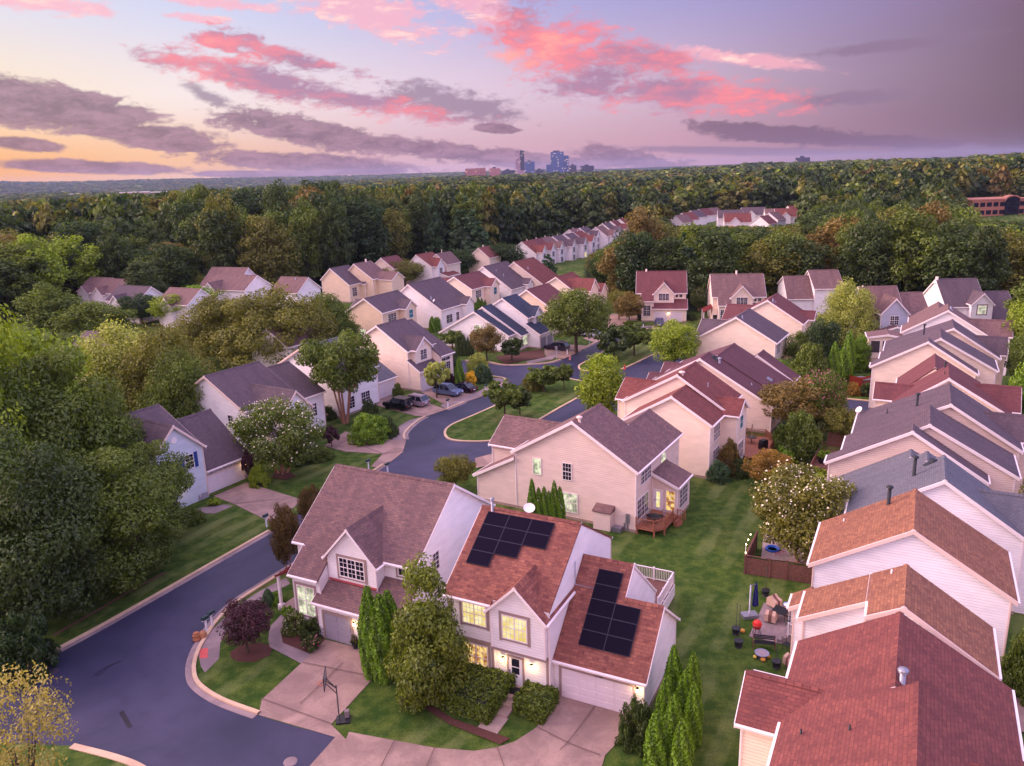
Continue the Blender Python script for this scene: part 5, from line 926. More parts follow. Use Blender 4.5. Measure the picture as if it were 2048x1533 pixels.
def tpx(bx, by, ty, w, kind, col, label, cat='tree', group=None, v=0, cx=None, **k):
    """a tree whose foot stands at photo point (bx,by), reaching up to ty, w wide there"""
    P = G(bx, by); _, _, dep = pix(P); lo, hi = .3, 40.0
    for _i in range(40):
        m = (lo+hi)/2
        if pix((P[0], P[1], m))[1] > ty: lo = m
        else: hi = m
    return tree(P[0], P[1], w/2/FPX*dep, lo, kind, col, label, cat, group, v, **k)

# foreground
tpx(862, 1398, 1122, 142, 'oval', 'shaggy', 'big shaggy oval evergreen in front of the solar house')
for (a, b, c, w, l) in [(748, 1352, 1172, 46, 'leftmost of the three tall arborvitae beside the grey driveway'), (771, 1358, 1190, 52, 'front middle of the three tall arborvitae beside the driveway'), (786, 1340, 1182, 50, 'rightmost of the three tall arborvitae beside the driveway')]: tpx(a, b, c, w, 'tallarb', 'arb', l, 'arborvitae', 'tall arborvitae by the driveway')
tpx(496, 1306, 1206, 100, 'maple', 'purple', 'dark purple-leaved tree in the mulch ring on the corner lawn', name='purple_maple')
for (a, b, c, w, kd, cl, v, l) in [(590, 1262, 1224, 50, 'bushbig', 'green', 10, 'mixed white-flecked shrub left of the grey garage door'), (624, 1275, 1236, 44, 'bushbig', 'dark', 0, 'dark green shrub under the lit front window'), (624, 1300, 1272, 36, 'bush', 'dark', 20, 'pink-flowering shrub at the corner of the grey driveway'), (552, 1206, 1186, 40, 'bushbig', 'bright', 0, 'low bright shrub beside the porch corner'), (538, 1212, 1178, 22, 'arbor', 'blue', 0, 'small spiky conifer behind the purple tree'), (575, 1230, 1213, 26, 'bush', 'bright', 0, 'little bright shrub near the sidewalk bend')]: tpx(a, b, c, w, kd, cl, l, 'shrub', None, v)
tpx(578, 1146, 1010, 62, 'myrtle', 'dusk', 'slim reddish-leaved tree at kerb before the mauve-roofed house'); tpx(628, 1075, 972, 46, 'myrtle', 'dusk', 'reddish young tree half hidden by the mauve roof'); tpx(912, 980, 910, 72, 'maple', 'olive', 'olive tree between the mauve roof and beige house')
def hedge(px, ht, leaf, n, label, col='green', seed=3):
    P = [np.array(G(x, y)[:2]) for x, y in px]; c = sum(P)/len(P); u = P[1]-P[0]; v = P[3]-P[0]; rng = np.random.default_rng(seed); m = 2600 if n is None else n
    f = rng.integers(0, 5, m); a, b, z = rng.random(m), rng.random(m), rng.random(m)**.8; nr = np.zeros((m, 3)); un, vn = u/np.hypot(*u), v/np.hypot(*v)
    top = f < 2; a = np.where(f == 2, 0, np.where(f == 3, 1, a)); b = np.where(f == 4, 0, b); z = np.where(top, 1.0, z); wob = .05*np.sin(a*17+seed)+.06*np.sin(b*11+a*5)
    XY = P[0]+a[:, None]*u+b[:, None]*v-c; nr[top] = (0, 0, 1); nr[f == 2, :2] = -un; nr[f == 3, :2] = un; nr[f == 4, :2] = -vn
    edge = np.minimum(np.minimum(a, 1-a), np.minimum(b, 1-b)); Zz = (z*ht)*(1-.22*np.exp(-edge*12)*top)+wob; pos = np.column_stack([XY, Zz])+rng.normal(size=(m, 3))*.07
    q = quads(pos, nr+rng.normal(size=(m, 3))*.6, leaf*rng.uniform(.6, 1.4, m), rng); me = bpy.data.meshes.new('foliage'); N = m; me.from_pydata(q.reshape(-1, 3).tolist(), [], np.arange(N*4).reshape(-1, 4).tolist()); me.materials.append(LF[col]); at = me.attributes.new('tint', 'FLOAT', 'FACE'); at.data.foreach_set('value', np.clip(rng.normal(.5, .25, N), 0, 1).astype(np.float32))
    t = thing('hedge', (c[0], c[1], 0), 0, label, 'hedge'); link('foliage', me, t); mb = MB(); mb.prism([tuple((P[i]-c)*.93) for i in range(4)], lambda p, q_, z_: (p, q_, z_), 0, ht-.12); mb.build('branches', M['hedgecore'], t)
M['hedgecore'] = plain('hedge_branches', lin(30, 34, 22), 1)
hedge([(872, 1415), (975, 1452), (1016, 1370), (936, 1345)], 1.35, .10, 9000, 'wide clipped hedge left of the front steps', 'green'); hedge([(1030, 1428), (1085, 1452), (1116, 1402), (1062, 1384)], 1.1, .10, 5000, 'small clipped hedge right of the front steps', 'green', 8)
AG = 'arborvitae at the corner of the solar garage'
for (a, b, c, w, l) in [(1345, 1420, 1290, 34, 'rear arborvitae of garage corner clump, farthest from road'), (1383, 1432, 1306, 34, 'rear right arborvitae of the garage corner clump'), (1366, 1462, 1342, 36, 'middle arborvitae of the garage corner clump'), (1330, 1470, 1352, 36, 'left middle arborvitae of the garage corner clump'), (1385, 1490, 1368, 36, 'right middle arborvitae of the garage corner clump'), (1345, 1516, 1392, 40, 'front middle arborvitae of the garage corner clump'), (1312, 1545, 1420, 46, 'front left arborvitae of the garage corner clump'), (1362, 1562, 1440, 44, 'nearest arborvitae of the garage corner clump')]: tpx(a, b, c, w, 'arbor', 'arb', l, 'arborvitae', AG)
tpx(1275, 1490, 1398, 78, 'bushbig', 'dark', 'round dark shrub at right edge of the garage drive', 'shrub'); tpx(62, 1640, 1346, 190, 'feather', 'gold', 'feathery straw-coloured treetop at the bottom left corner')
CG = 'arborvitae against the beige house wall'
for a, c, l in [(1066, 958, 'leftmost slim arborvitae by the beige wall'), (1079, 976, 'short second arborvitae by beige wall'), (1090, 974, 'third arborvitae by the beige wall'), (1099, 982, 'fourth arborvitae by the beige wall'), (1110, 962, 'tallest arborvitae by the beige wall'), (1121, 974, 'rightmost arborvitae beside the lit window of beige wall')]: tpx(a, 1062, c, 20, 'arbor', 'arb', l, 'arborvitae', CG)
tpx(1602, 1122, 948, 196, 'myrtle', 'olive', 'large round crape myrtle full of white blossom inside the fence', v=10)
for (a, b, c, w, kd, cl, v, l) in [(1534, 978, 905, 84, 'maple', 'rust', 0, 'orange-tinged shrub right of the red deck'), (1592, 915, 828, 98, 'bushbig', 'green', 0, 'large globe shrub on lawn below the brown crape myrtle'), (1590, 868, 764, 140, 'maple', 'brown', 0, 'broad brownish tree beside the long plum roof'), (1642, 870, 742, 80, 'myrtle', 'green', 20, 'crape myrtle with pale pink bloom by the short road'), (1685, 890, 815, 84, 'maple', 'olive', 0, 'yellowish loose tree beside the dish roof'), (1560, 930, 896, 44, 'bush', 'bright', 0, 'bright small shrub behind the orange one'), (1458, 948, 880, 46, 'bushbig', 'brown', 0, 'brownish shrub against maroon house windows'), (1438, 962, 924, 50, 'bushbig', 'blue', 0, 'bluish low shrub at maroon house corner'), (1478, 952, 915, 44, 'bushbig', 'dark', 0, 'dark low shrub by the deck steps'), (1645, 975, 940, 60, 'bush', 'yellow', 0, 'yellow-green shrub at the planter deck')]: tpx(a, b, c, w, kd, cl, l, 'shrub' if 'shrub' in l else 'tree', None, v)
# islands and cul-de-sac
for (a, b, c, w, kd, cl, l) in [(1010, 838, 762, 72, 'small', 'green', 'small tree on nearer traffic island, close to the mauve wing roof'), (1040, 832, 778, 50, 'small', 'dark', 'dark small tree touching the nearest island tree'), (1088, 786, 732, 66, 'small', 'green', 'middle small tree on the nearer traffic island'), (1128, 778, 728, 40, 'small', 'green', 'far slim tree at tip of nearer island'), (1065, 780, 748, 50, 'bushbig', 'olive', 'low straggly shrub on the nearer island'), (1202, 838, 704, 84, 'cypress', 'yellow', 'tall feathery yellow-green cypress at road bend'), (1228, 724, 655, 68, 'small', 'dark', 'left tree on the farther island'), (1268, 712, 650, 72, 'small', 'green', 'right tree on the farther island'), (1348, 748, 646, 94, 'maple', 'yellow', 'round yellow-green tree right of the farther island'), (1152, 706, 584, 132, 'maple', 'green', 'big round maple in front of tan house at cul-de-sac'), (974, 725, 652, 62, 'maple', 'brown', 'reddish loose tree before the blue-roofed house'), (1024, 722, 680, 52, 'small', 'dark', 'low spreading tree before the tall lit window'), (905, 700, 662, 50, 'small', 'green', 'rounded shrub tree left of short arborvitae row'), (874, 796, 724, 52, 'small', 'grey', 'small grey-leaved tree between two driveways'), (691, 846, 672, 154, 'vase', 'green', 'multi-stemmed vase-shaped tree on the left lawn'), (1258, 650, 588, 56, 'maple', 'brown', 'dark reddish tree left of the blue car house'), (1238, 640, 580, 44, 'maple', 'olive', 'olive tree behind the dark reddish one'), (1552, 612, 566, 44, 'maple', 'olive', 'olive round tree between the facing houses')]: tpx(a, b, c, w, kd, cl, l)
tpx(566, 948, 806, 160, 'myrtle', 'green', 'white-flowering crape myrtle on the lawn in front of twin gables', v=10); tpx(1398, 622, 578, 36, 'myrtle', 'green', 'white-flowering bush at side of the blue car house', v=10)
tpx(740, 882, 828, 82, 'bushbig', 'bright', 'large mounded bright shrub beside curved sidewalk', 'shrub'); tpx(772, 872, 834, 50, 'bushbig', 'dark', 'dark half of the mounded shrub by sidewalk', 'shrub')
tpx(622, 846, 768, 44, 'small', 'purple', 'small dark red maple against the white gable wall'); tpx(664, 895, 856, 34, 'small', 'purple', 'small purple plum beside the concrete drive'); tpx(520, 972, 930, 40, 'bushbig', 'yellow', 'yellowish shrub lit by the garage lantern', 'shrub'); tpx(920, 776, 716, 18, 'arbor', 'arb', 'single dark column arborvitae beside parked dark car', 'arborvitae'); tpx(942, 776, 742, 22, 'bush', 'straw', 'golden cone shrub beside the dark column', 'shrub')
for (a, b, c, w, kd, cl, l) in [(958, 752, 706, 48, 'bushbig', 'grey', 'grey-green rounded shrub at street corner'), (965, 764, 728, 40, 'bushbig', 'blue', 'blue-green shrub behind the golden cone'), (908, 752, 700, 26, 'arbor', 'dark', 'dark conifer behind the single column'), (900, 768, 745, 24, 'bushbig', 'purple', 'dark red shrub under tall window'), (655, 838, 812, 36, 'bushbig', 'dark', 'dark shrub at base of white gable wall'), (740, 845, 800, 40, 'bushbig', 'dark', 'dark shrub beside the black vehicle'), (796, 800, 768, 24, 'bushbig', 'green', 'shrub between white garage and cream wall'), (500, 968, 905, 26, 'small', 'purple', 'thin dark shrub at stone garage corner'), (600, 925, 905, 60, 'bushbig', 'dark', 'low dark groundcover behind flowering tree'), (640, 918, 898, 60, 'bushbig', 'green', 'low groundcover strip along the concrete drive'), (430, 1010, 998, 24, 'bush', 'yellow', 'little yellow plant by the front walk'), (385, 1045, 1018, 50, 'bushbig', 'green', 'shrub at the lit doorway'), (1290, 640, 632, 28, 'bushbig', 'dark', 'low hedge shrub below the tall pale window'), (1380, 640, 626, 26, 'bushbig', 'dark', 'hedge shrub along white side wall')]: tpx(a, b, c, w, kd, cl, l, 'shrub')
RW = 'arborvitae row between the gardens'
for i in range(24):
    t = i/23; tree(*gw(985+(860-985)*0+(-145)*t+0, 610+60*t, 0)[:2], .75, 3.4+.4*math.sin(i*2.1), 'arbor', 'arb', 'pointed arborvitae of the long row between the garden of the blue-roofed house and the long-roofed houses', 'arborvitae', RW) if False else None
pa, pb = G(*wx(1345, 545)), G(*wx(905, 735))
for i in range(22):
    t = i/21; p = pa*(1-t)+pb*t; tree(p[0], p[1], .8, 3.6+.5*math.sin(i*2.1), 'arbor', 'arb', 'pointed evergreen of the long row left of the blue-roofed house', 'arborvitae', RW)
SR = 'short arborvitae row by the blue-roofed house'
for i, x in enumerate((916, 923, 930, 937, 944)): tpx(x, 712, 672+(i % 2)*3, 9, 'arbor', 'dark', 'slim dark evergreen of the short row left of the reddish loose tree', 'arborvitae', SR)
for (a, b, c, w, kd, cl, v, l) in [(1664, 772, 684, 24, 'arbor', 'arb', 0, 'left pointed arborvitae near the hot tub deck'), (1676, 760, 700, 20, 'arbor', 'arb', 0, 'short arborvitae between two taller ones'), (1692, 765, 662, 26, 'arbor', 'arb', 0, 'tallest pointed arborvitae near the hot tub deck'), (1682, 745, 690, 22, 'arbor', 'arb', 0, 'rear arborvitae of the pointed group'), (1718, 742, 672, 44, 'oval', 'bright', 0, 'smooth egg-shaped shrub left of the sunroom'), (1726, 690, 648, 36, 'oval', 'green', 0, 'upper egg-shaped shrub above the sunroom'), (1618, 775, 690, 78, 'bushbig', 'green', 0, 'large dark globe tree behind the plum roof'), (1640, 745, 640, 70, 'maple', 'deep', 0, 'dark blue-green tree right of plum gable'), (1600, 740, 668, 60, 'maple', 'green', 0, 'greyish round tree behind the globe'), (1520, 735, 678, 96, 'myrtle', 'olive', 10, 'feathery shrubs with white bloom behind plum roof'), (1480, 708, 685, 40, 'small', 'rust', 0, 'reddish shrub top over the plum roof'), (1548, 760, 720, 50, 'maple', 'bright', 0, 'bright green tree at end of plum roof'), (1690, 690, 562, 110, 'willow', 'grey', 0, 'pale spreading tree before the facing row'), (1905, 640, 590, 52, 'maple', 'deep', 0, 'dark round tree in front of the far right facing house'), (1705, 790, 765, 30, 'bushbig', 'rust', 0, 'reddish azalea below the red deck'), (1740, 790, 766, 40, 'bushbig', 'dark', 0, 'dark shrub below the red deck'), (1690, 782, 766, 24, 'bush', 'green', 0, 'small shrub left of the azalea'), (1256, 655, 642, 22, 'bush', 'green', 0, 'tiny shrub at end of pink drive')]: tpx(a, b, c, w, kd, cl, l, 'tree' if 'tree' in l else 'shrub', None, v)
# right edge
for (a, b, c, w, kd, cl, l) in [(2062, 745, 598, 110, 'maple', 'yellow', 'yellow-green tree cut by the right edge, uppermost'), (2056, 800, 668, 90, 'maple', 'green', 'green tree at right edge beside the brown roofs'), (2064, 905, 712, 110, 'maple', 'bright', 'bright tree at right edge beside the maroon roof'), (2062, 985, 828, 76, 'maple', 'green', 'green tree at right edge by the purple gables'), (2070, 1100, 930, 70, 'maple', 'olive', 'olive tree at right edge above the grey roof'), (2042, 1392, 1268, 90, 'bushbig', 'green', 'garden shrub at right edge beside the orange roofs'), (2075, 690, 540, 110, 'oak', 'green', 'tall tree at right edge behind the facing row'), (2030, 1195, 1130, 30, 'small', 'dark', 'small dark shrub between two white walls')]: tpx(a, b, c, w, kd, cl, l)
# left-hand trees, near to far
LT = 'trees of the dark grove at the left edge'
for (a, b, c, w, kd, cl, l) in [(45, 1345, 1228, 130, 'bushbig', 'deep', 'rounded dark shrub at left edge above the road'), (70, 1255, 880, 250, 'thicket', 'dark', 'dense dark tree filling the left edge above the shrub'), (215, 1180, 905, 230, 'thicket', 'green', 'dark leafy tree just above the log edging'), (302, 1085, 892, 160, 'thicket', 'green', 'leafy tree covering the front of the blue shutter house'), (-10, 1130, 590, 260, 'thicket', 'yellow', 'tall yellow-topped tree at the left border'), (130, 1080, 700, 240, 'thicket', 'green', 'broad green tree behind the dark grove'), (205, 1040, 800, 170, 'thicket', 'green', 'tree left of the blue shutter house roof'), (110, 985, 650, 190, 'oak', 'yellow', 'sunlit tall tree left of the grey rooftop'), (150, 1215, 1010, 180, 'thicket', 'dark', 'low dark tree leaning over the log edging'), (280, 1135, 985, 150, 'thicket', 'green', 'dark tree at edge of the lower lawn'), (20, 930, 640, 190, 'oak', 'green', 'green tree behind the yellow-topped one')]: tpx(a, b, c, w, kd, cl, l, 'tree', LT)
for (a, b, c, w, kd, cl, l) in [(258, 850, 648, 200, 'willow', 'grey', 'pale willow-like tree, left one of the pair'), (345, 860, 655, 185, 'willow', 'olive', 'olive willow-like tree, right one of the pair'), (372, 885, 702, 150, 'willow', 'green', 'green willow-like tree beside the purple roof'), (560, 735, 580, 230, 'locust', 'olive', 'spreading honey locust, widest above the white gables'), (645, 700, 590, 140, 'locust', 'green', 'right arm of spreading honey locust trees'), (450, 722, 592, 180, 'locust', 'olive', 'left spreading honey locust'), (350, 650, 590, 90, 'maple', 'yellow', 'bright yellow-green tree below the rooftops'), (395, 640, 575, 90, 'maple', 'bright', 'bright tree right of the yellow-green one'), (195, 690, 608, 140, 'maple', 'green', 'round green tree in front of the treetop rooftops'), (285, 650, 590, 80, 'maple', 'deep', 'dark round tree among the mauve rooftops'), (110, 680, 568, 100, 'oak', 'green', 'tall tree left of the mauve rooftops'), (30, 620, 550, 130, 'maple', 'olive', 'olive tree at left edge below the pines'), (150, 610, 540, 90, 'maple', 'olive', 'olive tree touching leftmost rooftop'), (375, 600, 540, 88, 'maple', 'grey', 'greyish tree left of the double mauve roof'), (640, 655, 605, 60, 'maple', 'bright', 'bright small tree below the tan end house'), (690, 690, 640, 60, 'maple', 'green', 'green tree beside the bump-out house'), (672, 600, 578, 36, 'bushbig', 'dark', 'dark shrub at the tan bay'), (810, 575, 520, 74, 'maple', 'olive', 'light green tree before the red dormer house'), (915, 552, 502, 84, 'maple', 'deep', 'dark round tree right of red dormer house'), (1010, 545, 488, 84, 'maple', 'deep', 'rounded dark tree at head of the far row'), (965, 545, 495, 60, 'maple', 'dark', 'dark tree between two round ones'), (1095, 560, 502, 44, 'pine', 'blue', 'dark pine beside the red row houses'), (765, 590, 566, 40, 'bushbig', 'green', 'shrub in front of chimney house')]: tpx(a, b, c, w, kd, cl, l)
# ------------------------------------------------------------------ woods: the nearest trees one by one, the rest as one mass
rng = np.random.default_rng(11); cand = []
d = 60.0
while d < 620:
    step = 9.4 if d < 320 else 10.5
    na = int(d*1.34/step)
    for i in range(na):
        a = -.67+1.34*(i+rng.random())/na; r = d+rng.uniform(-.45, .45)*step; cand.append((r*math.sin(a), r*math.cos(a)))
    d += step
cand = np.array(cand)
bad = inside(cand, CLEAR) | inside(cand, CLR2) | inside(cand, OFF)
HP = []
bpy.context.view_layer.update()
for o in S.objects:
    if o.name.startswith('wall') and o.parent and o.parent.get('category') in ('house', 'office building', 'sunroom'):
        bb = np.array([tuple(o.parent.matrix_basis @ Vector(c)) for c in o.bound_box]); c_ = bb.mean(0); HP.append((c_[0], c_[1], np.max(np.hypot(*(bb[:, :2]-c_[:2]).T))))
HP = np.array(HP)
bad |= np.any(np.hypot(cand[:, None, 0]-HP[None, :, 0], cand[:, None, 1]-HP[None, :, 1]) < HP[None, :, 2]*.85+4.2, axis=1); cand = cand[~bad]
px_ = np.array([pix((x, y, 16))[:2] for x, y in cand]); vis = (px_[:, 0] > -90) & (px_[:, 0] < 2140); cand = cand[vis]; cand = cand[np.argsort(np.hypot(cand[:, 0], cand[:, 1]))]
# keep the front ranks that can be seen as single trees
near, rest = [], []
for x, y in cand:
    dist = math.hypot(x, y); (near if len(near) < 270 and dist > 80 else rest).append((x, y))
KINDS = [('oak', 'dark', 'dark broad-crowned oak in the {} wood edge'), ('oak', 'green', 'green broad-crowned oak in the {} wood edge'), ('oak', 'olive', 'olive-topped oak in the {} wood edge'), ('tulip', 'dark', 'tall dark oval-crowned tree in the {} wood edge'), ('oak', 'brown', 'brown-tinged oak in the {} wood edge'), ('tulip', 'green', 'tall green oval-crowned tree in the {} wood edge'), ('oak', 'deep', 'deep green oak in the {} wood edge'), ('pine', 'blue', 'blue-green pine in the {} wood edge'), ('oak', 'yellow', 'yellow-green oak in the {} wood edge')]
WT = [.22, .20, .14, .12, .04, .09, .13, .03, .03]
rr = random.Random(5)
def cap(x, y, H):
    """trees before the ridge clearing and the office stay low enough to leave them in view"""
    dist = math.hypot(x, y); p = pix((x, y, 12.0))[0]; z0 = float(hgt(np.array(x), np.array(y)))
    lim = 456 if 1318 < p < 1612 and dist < 480 else 446 if p > 1915 and dist < 460 else 545-(p-1120)*.52 if 1120 < p < 1280 and dist < 420 else None
    if lim is None: return H
    d_ = ray(p, lim); return min(H, CAMH+d_[2]/math.hypot(d_[0], d_[1])*dist-z0)
for x, y in near:
    sd = 'left-hand' if x/y < .02 else 'right-hand'; k = rr.choices(range(9), WT)[0]; kd, cl, lb = KINDS[k]; big = sd == 'left-hand'
    Ht = (rr.uniform(20, 30) if x/y > -.40 else rr.uniform(14, 22)) if big else rr.uniform(15, 23); R = rr.uniform(5.6, 9.2) if big else rr.uniform(4.8, 8.0); Ht = cap(x, y, Ht)
    if Ht < 5: continue
    R = min(R, Ht*.42)
    if kd == 'tulip': R *= .85; Ht *= 1.08
    if kd == 'pine': R *= .7
    lb = lb.format('tall '+sd if big else sd); tree(x, y, R, Ht, kd, cl, lb, 'tree', lb.replace('edge', 'edges').replace('oak', 'oaks').replace('tree', 'trees').replace('pine', 'pines'), v=rr.randrange(3), z=float(hgt(np.array(x), np.array(y))))
# the mass
def base_crown(n, leaf, seed, shape='tall'):
    g = np.random.default_rng(seed); C_ = clumps(shape, 34, g); c = C_[:, :3]; k = g.integers(0, 34, n); dd_ = g.normal(size=(n, 3)); dd_ /= np.linalg.norm(dd_, axis=1, keepdims=True); dd_[:, 2] = np.abs(dd_[:, 2])*.9-.15
    P = c[k]*[4.6, 4.6, 13]+dd_*(C_[k, 3]*4.4)[:, None]*(.75+.25*g.random(n))[:, None];  q = quads(P, g.normal(size=P.shape)*.5+np.array([0, 0, .5])+P*[.2, .2, 0], leaf*g.uniform(.6, 1.4, len(P)), g, .7); return q, np.clip(.2+.6*g.random(34)[k]*.8+g.normal(size=len(P))*.15, 0, 1)
LOD = [[base_crown(n, l, 40+i) for i in range(3)] for n, l in ((950, .7), (380, 1.05), (110, 1.75), (26, 2.9))]
ext = []
d = 620.0
while d < 3600:
    step = 11.5*(d/620)**.6; na = int(d*1.3/step)
    for i in range(na):
        a = -.65+1.3*(i+rng.random())/na; r = d+rng.uniform(-.5, .5)*step; ext.append((r*math.sin(a), r*math.cos(a), step/8.6))
    d += step
d = 3600.0
while d < 8000:
    na = int(d*.72/62)
    for i in range(na): a = -.66+.72*(i+rng.random())/na; r = d+rng.uniform(-30, 30); ext.append((r*math.sin(a), r*math.cos(a), 5.5))
    d += 62
ext = np.array(ext); ok = ~(inside(ext[:, :2], CLR2) | inside(ext[:, :2], OFF)); ext = ext[ok]
allp = [(x, y, 1.0) for x, y in rest]+[tuple(q) for q in ext]
cols = ['dark', 'green', 'olive', 'deep', 'brown', 'yellow', 'dark']; WC = [.28, .24, .18, .22, .03, .01, .04]
Q, TT, MI = [], [], []
for x, y, sc in allp:
    dist = math.hypot(x, y); az_ = math.atan2(x, y)
    if dist > 900 and az_ < -.16 and dist > 1500 and rng.random() < .25: continue
    H_ = cap(x, y, 24.0)
    if H_ < 5: continue
    L = 0 if dist < 480 else 1 if dist < 950 else 2 if dist < 3600 else 3; q, t = LOD[L][rng.integers(0, 3)]; an = rng.uniform(0, 6.28); ca, sa = math.cos(an), math.sin(an)
    s = max(sc, 1.3)*rng.uniform(.8, 1.3); h_ = rng.uniform(1.15, 1.7) if az_ < .02 and dist < 600 else rng.uniform(.8, 1.35)
    w = np.empty_like(q); w[..., 0] = (q[..., 0]*ca-q[..., 1]*sa)*s+x; w[..., 1] = (q[..., 0]*sa+q[..., 1]*ca)*s+y; w[..., 2] = (q[..., 2]+(1.0 if dist < 700 else 4.5))*min(h_*(1.2 if dist < 700 else 1), H_/(14.0 if dist < 700 else 17.5))*(1 if dist < 3600 else .8)+float(hgt(np.array(x), np.array(y))); Q.append(w); TT.append(t); MI.append(np.full(len(q), rng.choice(7, p=WC)))
Q = np.concatenate(Q); TT = np.concatenate(TT); MI = np.concatenate(MI); N = len(Q)
me = bpy.data.meshes.new('forest'); me.vertices.add(N*4); me.vertices.foreach_set('co', Q.reshape(-1).astype(np.float32)); me.loops.add(N*4); me.loops.foreach_set('vertex_index', np.arange(N*4, dtype=np.int32)); me.polygons.add(N); me.polygons.foreach_set('loop_start', np.arange(0, N*4, 4, dtype=np.int32)); me.polygons.foreach_set('material_index', MI.astype(np.int32))
for c in cols: me.materials.append(LF[c])
at = me.attributes.new('tint', 'FLOAT', 'FACE'); at.data.foreach_set('value', TT.astype(np.float32)); me.update(calc_edges=True); tag(link('forest', me), 'far woodland rolling to the horizon as one dark green mass', 'woodland', kind='stuff')
# ------------------------------------------------------------------ vehicles
def paint(name, c, r=.25): m = newmat(name); return finish(m, (lambda b: b)(bsdf(c, r, .25, .6)))
M['tyre'] = plain('tyre_rubber', lin(26, 24, 30), .8); M['rim'] = plain('alloy_rim', lin(160, 155, 170), .35, .7); M['headl'] = plain('headlight_glass', lin(220, 220, 235), .2); M['taill'] = plain('tail_light', lin(150, 20, 24), .3); M['carglass'] = (lambda m: finish(m, bsdf(lin(26, 30, 46), .07, 0, .8)))(newmat('car_glass'))
def car(loc, ang, col, label, kind='suv', cat='car'):
    t = thing({'offroad': 'off_road_vehicle', 'suv': 'parked_suv', 'wagon': 'parked_car', 'sedan': 'parked_car'}[kind], (loc[0], loc[1], .03), math.radians(ang), label, cat, 'cars parked on the driveways')
    L, W, H, gz, belt, hood, cab = {'offroad': (4.5, 1.92, 1.85, .42, 1.12, 1.14, (-2.1, -1.95, .35, .95)), 'suv': (4.7, 1.88, 1.72, .32, 1.0, 1.02, (-2.3, -1.85, .35, 1.2)), 'wagon': (4.9, 1.86, 1.58, .26, .95, .92, (-2.4, -1.9, .3, 1.25)), 'sedan': (4.7, 1.82, 1.45, .22, .90, .86, (-1.85, -1.1, .35, 1.3))}[kind]
    h = L/2; b = MB(); w = W/2; fz = hood-.13
    side = [(-h, gz+.1), (-h+.08, gz), (h-.12, gz), (h, gz+.12), (h, fz-.12), (h-.15, fz), (cab[3], belt), (cab[0], belt), (-h, belt-.12)]
    if kind == 'sedan': side = side[:7]+[(cab[0]+.1, belt), (-h+.1, belt-.02), (-h, belt-.15)]
    b.prism(side, lambda p, q, y: (p, y*(1-.06*max(0, (q-.7))), q), -w, w)
    for s in (-1, 1):
        for x in (-h*.60, h*.62): b.prism([(x+.47*math.cos(a*PI/6), .36+.47*math.sin(a*PI/6)) for a in range(7)]+[(x-.47, .33), (x+.47, .33)][:0], lambda p, q, y: (p, y, q), s*(w-.02), s*(w+.035))
    o = b.build('body', col, t); m = o.modifiers.new('edge', 'BEVEL'); m.width = .07; m.segments = 3; m.limit_method = 'ANGLE'
    g = MB(); x0, x1, x2, x3 = cab; wt = w*.80; wb = w*.93; zt = H-.06
    P = [(x0, belt), (x1, zt), (x2, zt), (x3, belt)]
    A = [(x, -wb if z == belt else -wt, z) for x, z in P]; B_ = [(x, wb if z == belt else wt, z) for x, z in P]; g.face(A); g.face(B_[::-1])
    for i in range(4): j = (i+1) % 4; g.face([A[i], B_[i], B_[j], A[j]])
    g.build('window_glass', M['carglass'], t)
    r = MB(); r.box(x1-.02, x2+.02, -wt-.01, wt+.01, zt-.02, H)
    for xa, xb in ((x0, x1), ((x0+x3)/2-.35, (x1+x2)/2-.3), ((x0+x3)/2+.55, (x1+x2)/2+.5), (x3, x2)):
        for s in (-1, 1): r.tube([(xa, s*(wb+.004), belt-.02), (xb, s*(wt+.004), zt)], .045, 5)
    ro = r.build('roof', M['black'] if kind == 'offroad' else col, t); m = ro.modifiers.new('edge', 'BEVEL'); m.width = .025; m.segments = 2
    if kind in ('suv', 'wagon'):
        k = MB(); [k.tube([(x1+.2, s*(wt-.12), H+.04), (x2-.2, s*(wt-.12), H+.04)], .03, 5) for s in (-1, 1)]; k.build('roof_rack', M['black'], t)
    R_ = .40 if kind == 'offroad' else .35
    for x in (-h*.60, h*.62):
        for s in (-1, 1):
            q = MB(); q.lathe([(R_*.6, -.12), (R_*.95, -.12), (R_, -.08), (R_, .08), (R_*.95, .12), (R_*.6, .12)], n=18); wh = q.build('wheel', M['tyre'], t); wh.location = (x, s*(w-.10), R_); wh.rotation_euler = (PI/2, 0, 0)
            q = MB(); q.lathe([(R_*.62, -.1), (R_*.62, .1), (R_*.55, .115), (R_*.2, .09), (.02, .11)], n=14); ri = q.build('rim', M['rim'], wh); ri.scale = (1, 1, -s)
    if kind == 'offroad':
        q = MB(); q.lathe([(.2, -.11), (.38, -.11), (.4, 0), (.38, .11), (.2, .11)], n=16); sp = q.build('spare_wheel', M['tyre'], t); sp.location = (-h-.13, -.1, 1.0); sp.rotation_euler = (0, PI/2, 0); q = MB(); q.lathe([(.22, -.125), (.2, .0), (.02, -.06)], n=12); q.build('rim', M['rim'], sp)
    for s in (-1, 1):
        q = MB(); q.box(h-.1, h+.012, s*w*.9-.14, s*w*.9+.1 if s < 0 else s*w*.9+.02, fz-.3, fz-.13) if False else q.box(h-.06, h+.015, s*w*.72-.17, s*w*.72+.17, fz-.32, fz-.16); q.build('headlight', M['headl'], t)
        q = MB(); q.box(-h-.015, -h+.05, s*w*.80-.1, s*w*.80+.1, belt-.4, belt-.14); q.build('tail_light', M['taill'], t)
    q = MB(); q.box(-h-.03, -h+.02, -.26, .26, gz+.28, gz+.41); q.build('number_plate', M['trim'], t)
    q = MB(); q.box(h-.01, h+.02, -.5, .5, gz+.18, fz-.35); q.build('grille', M['black'], t)
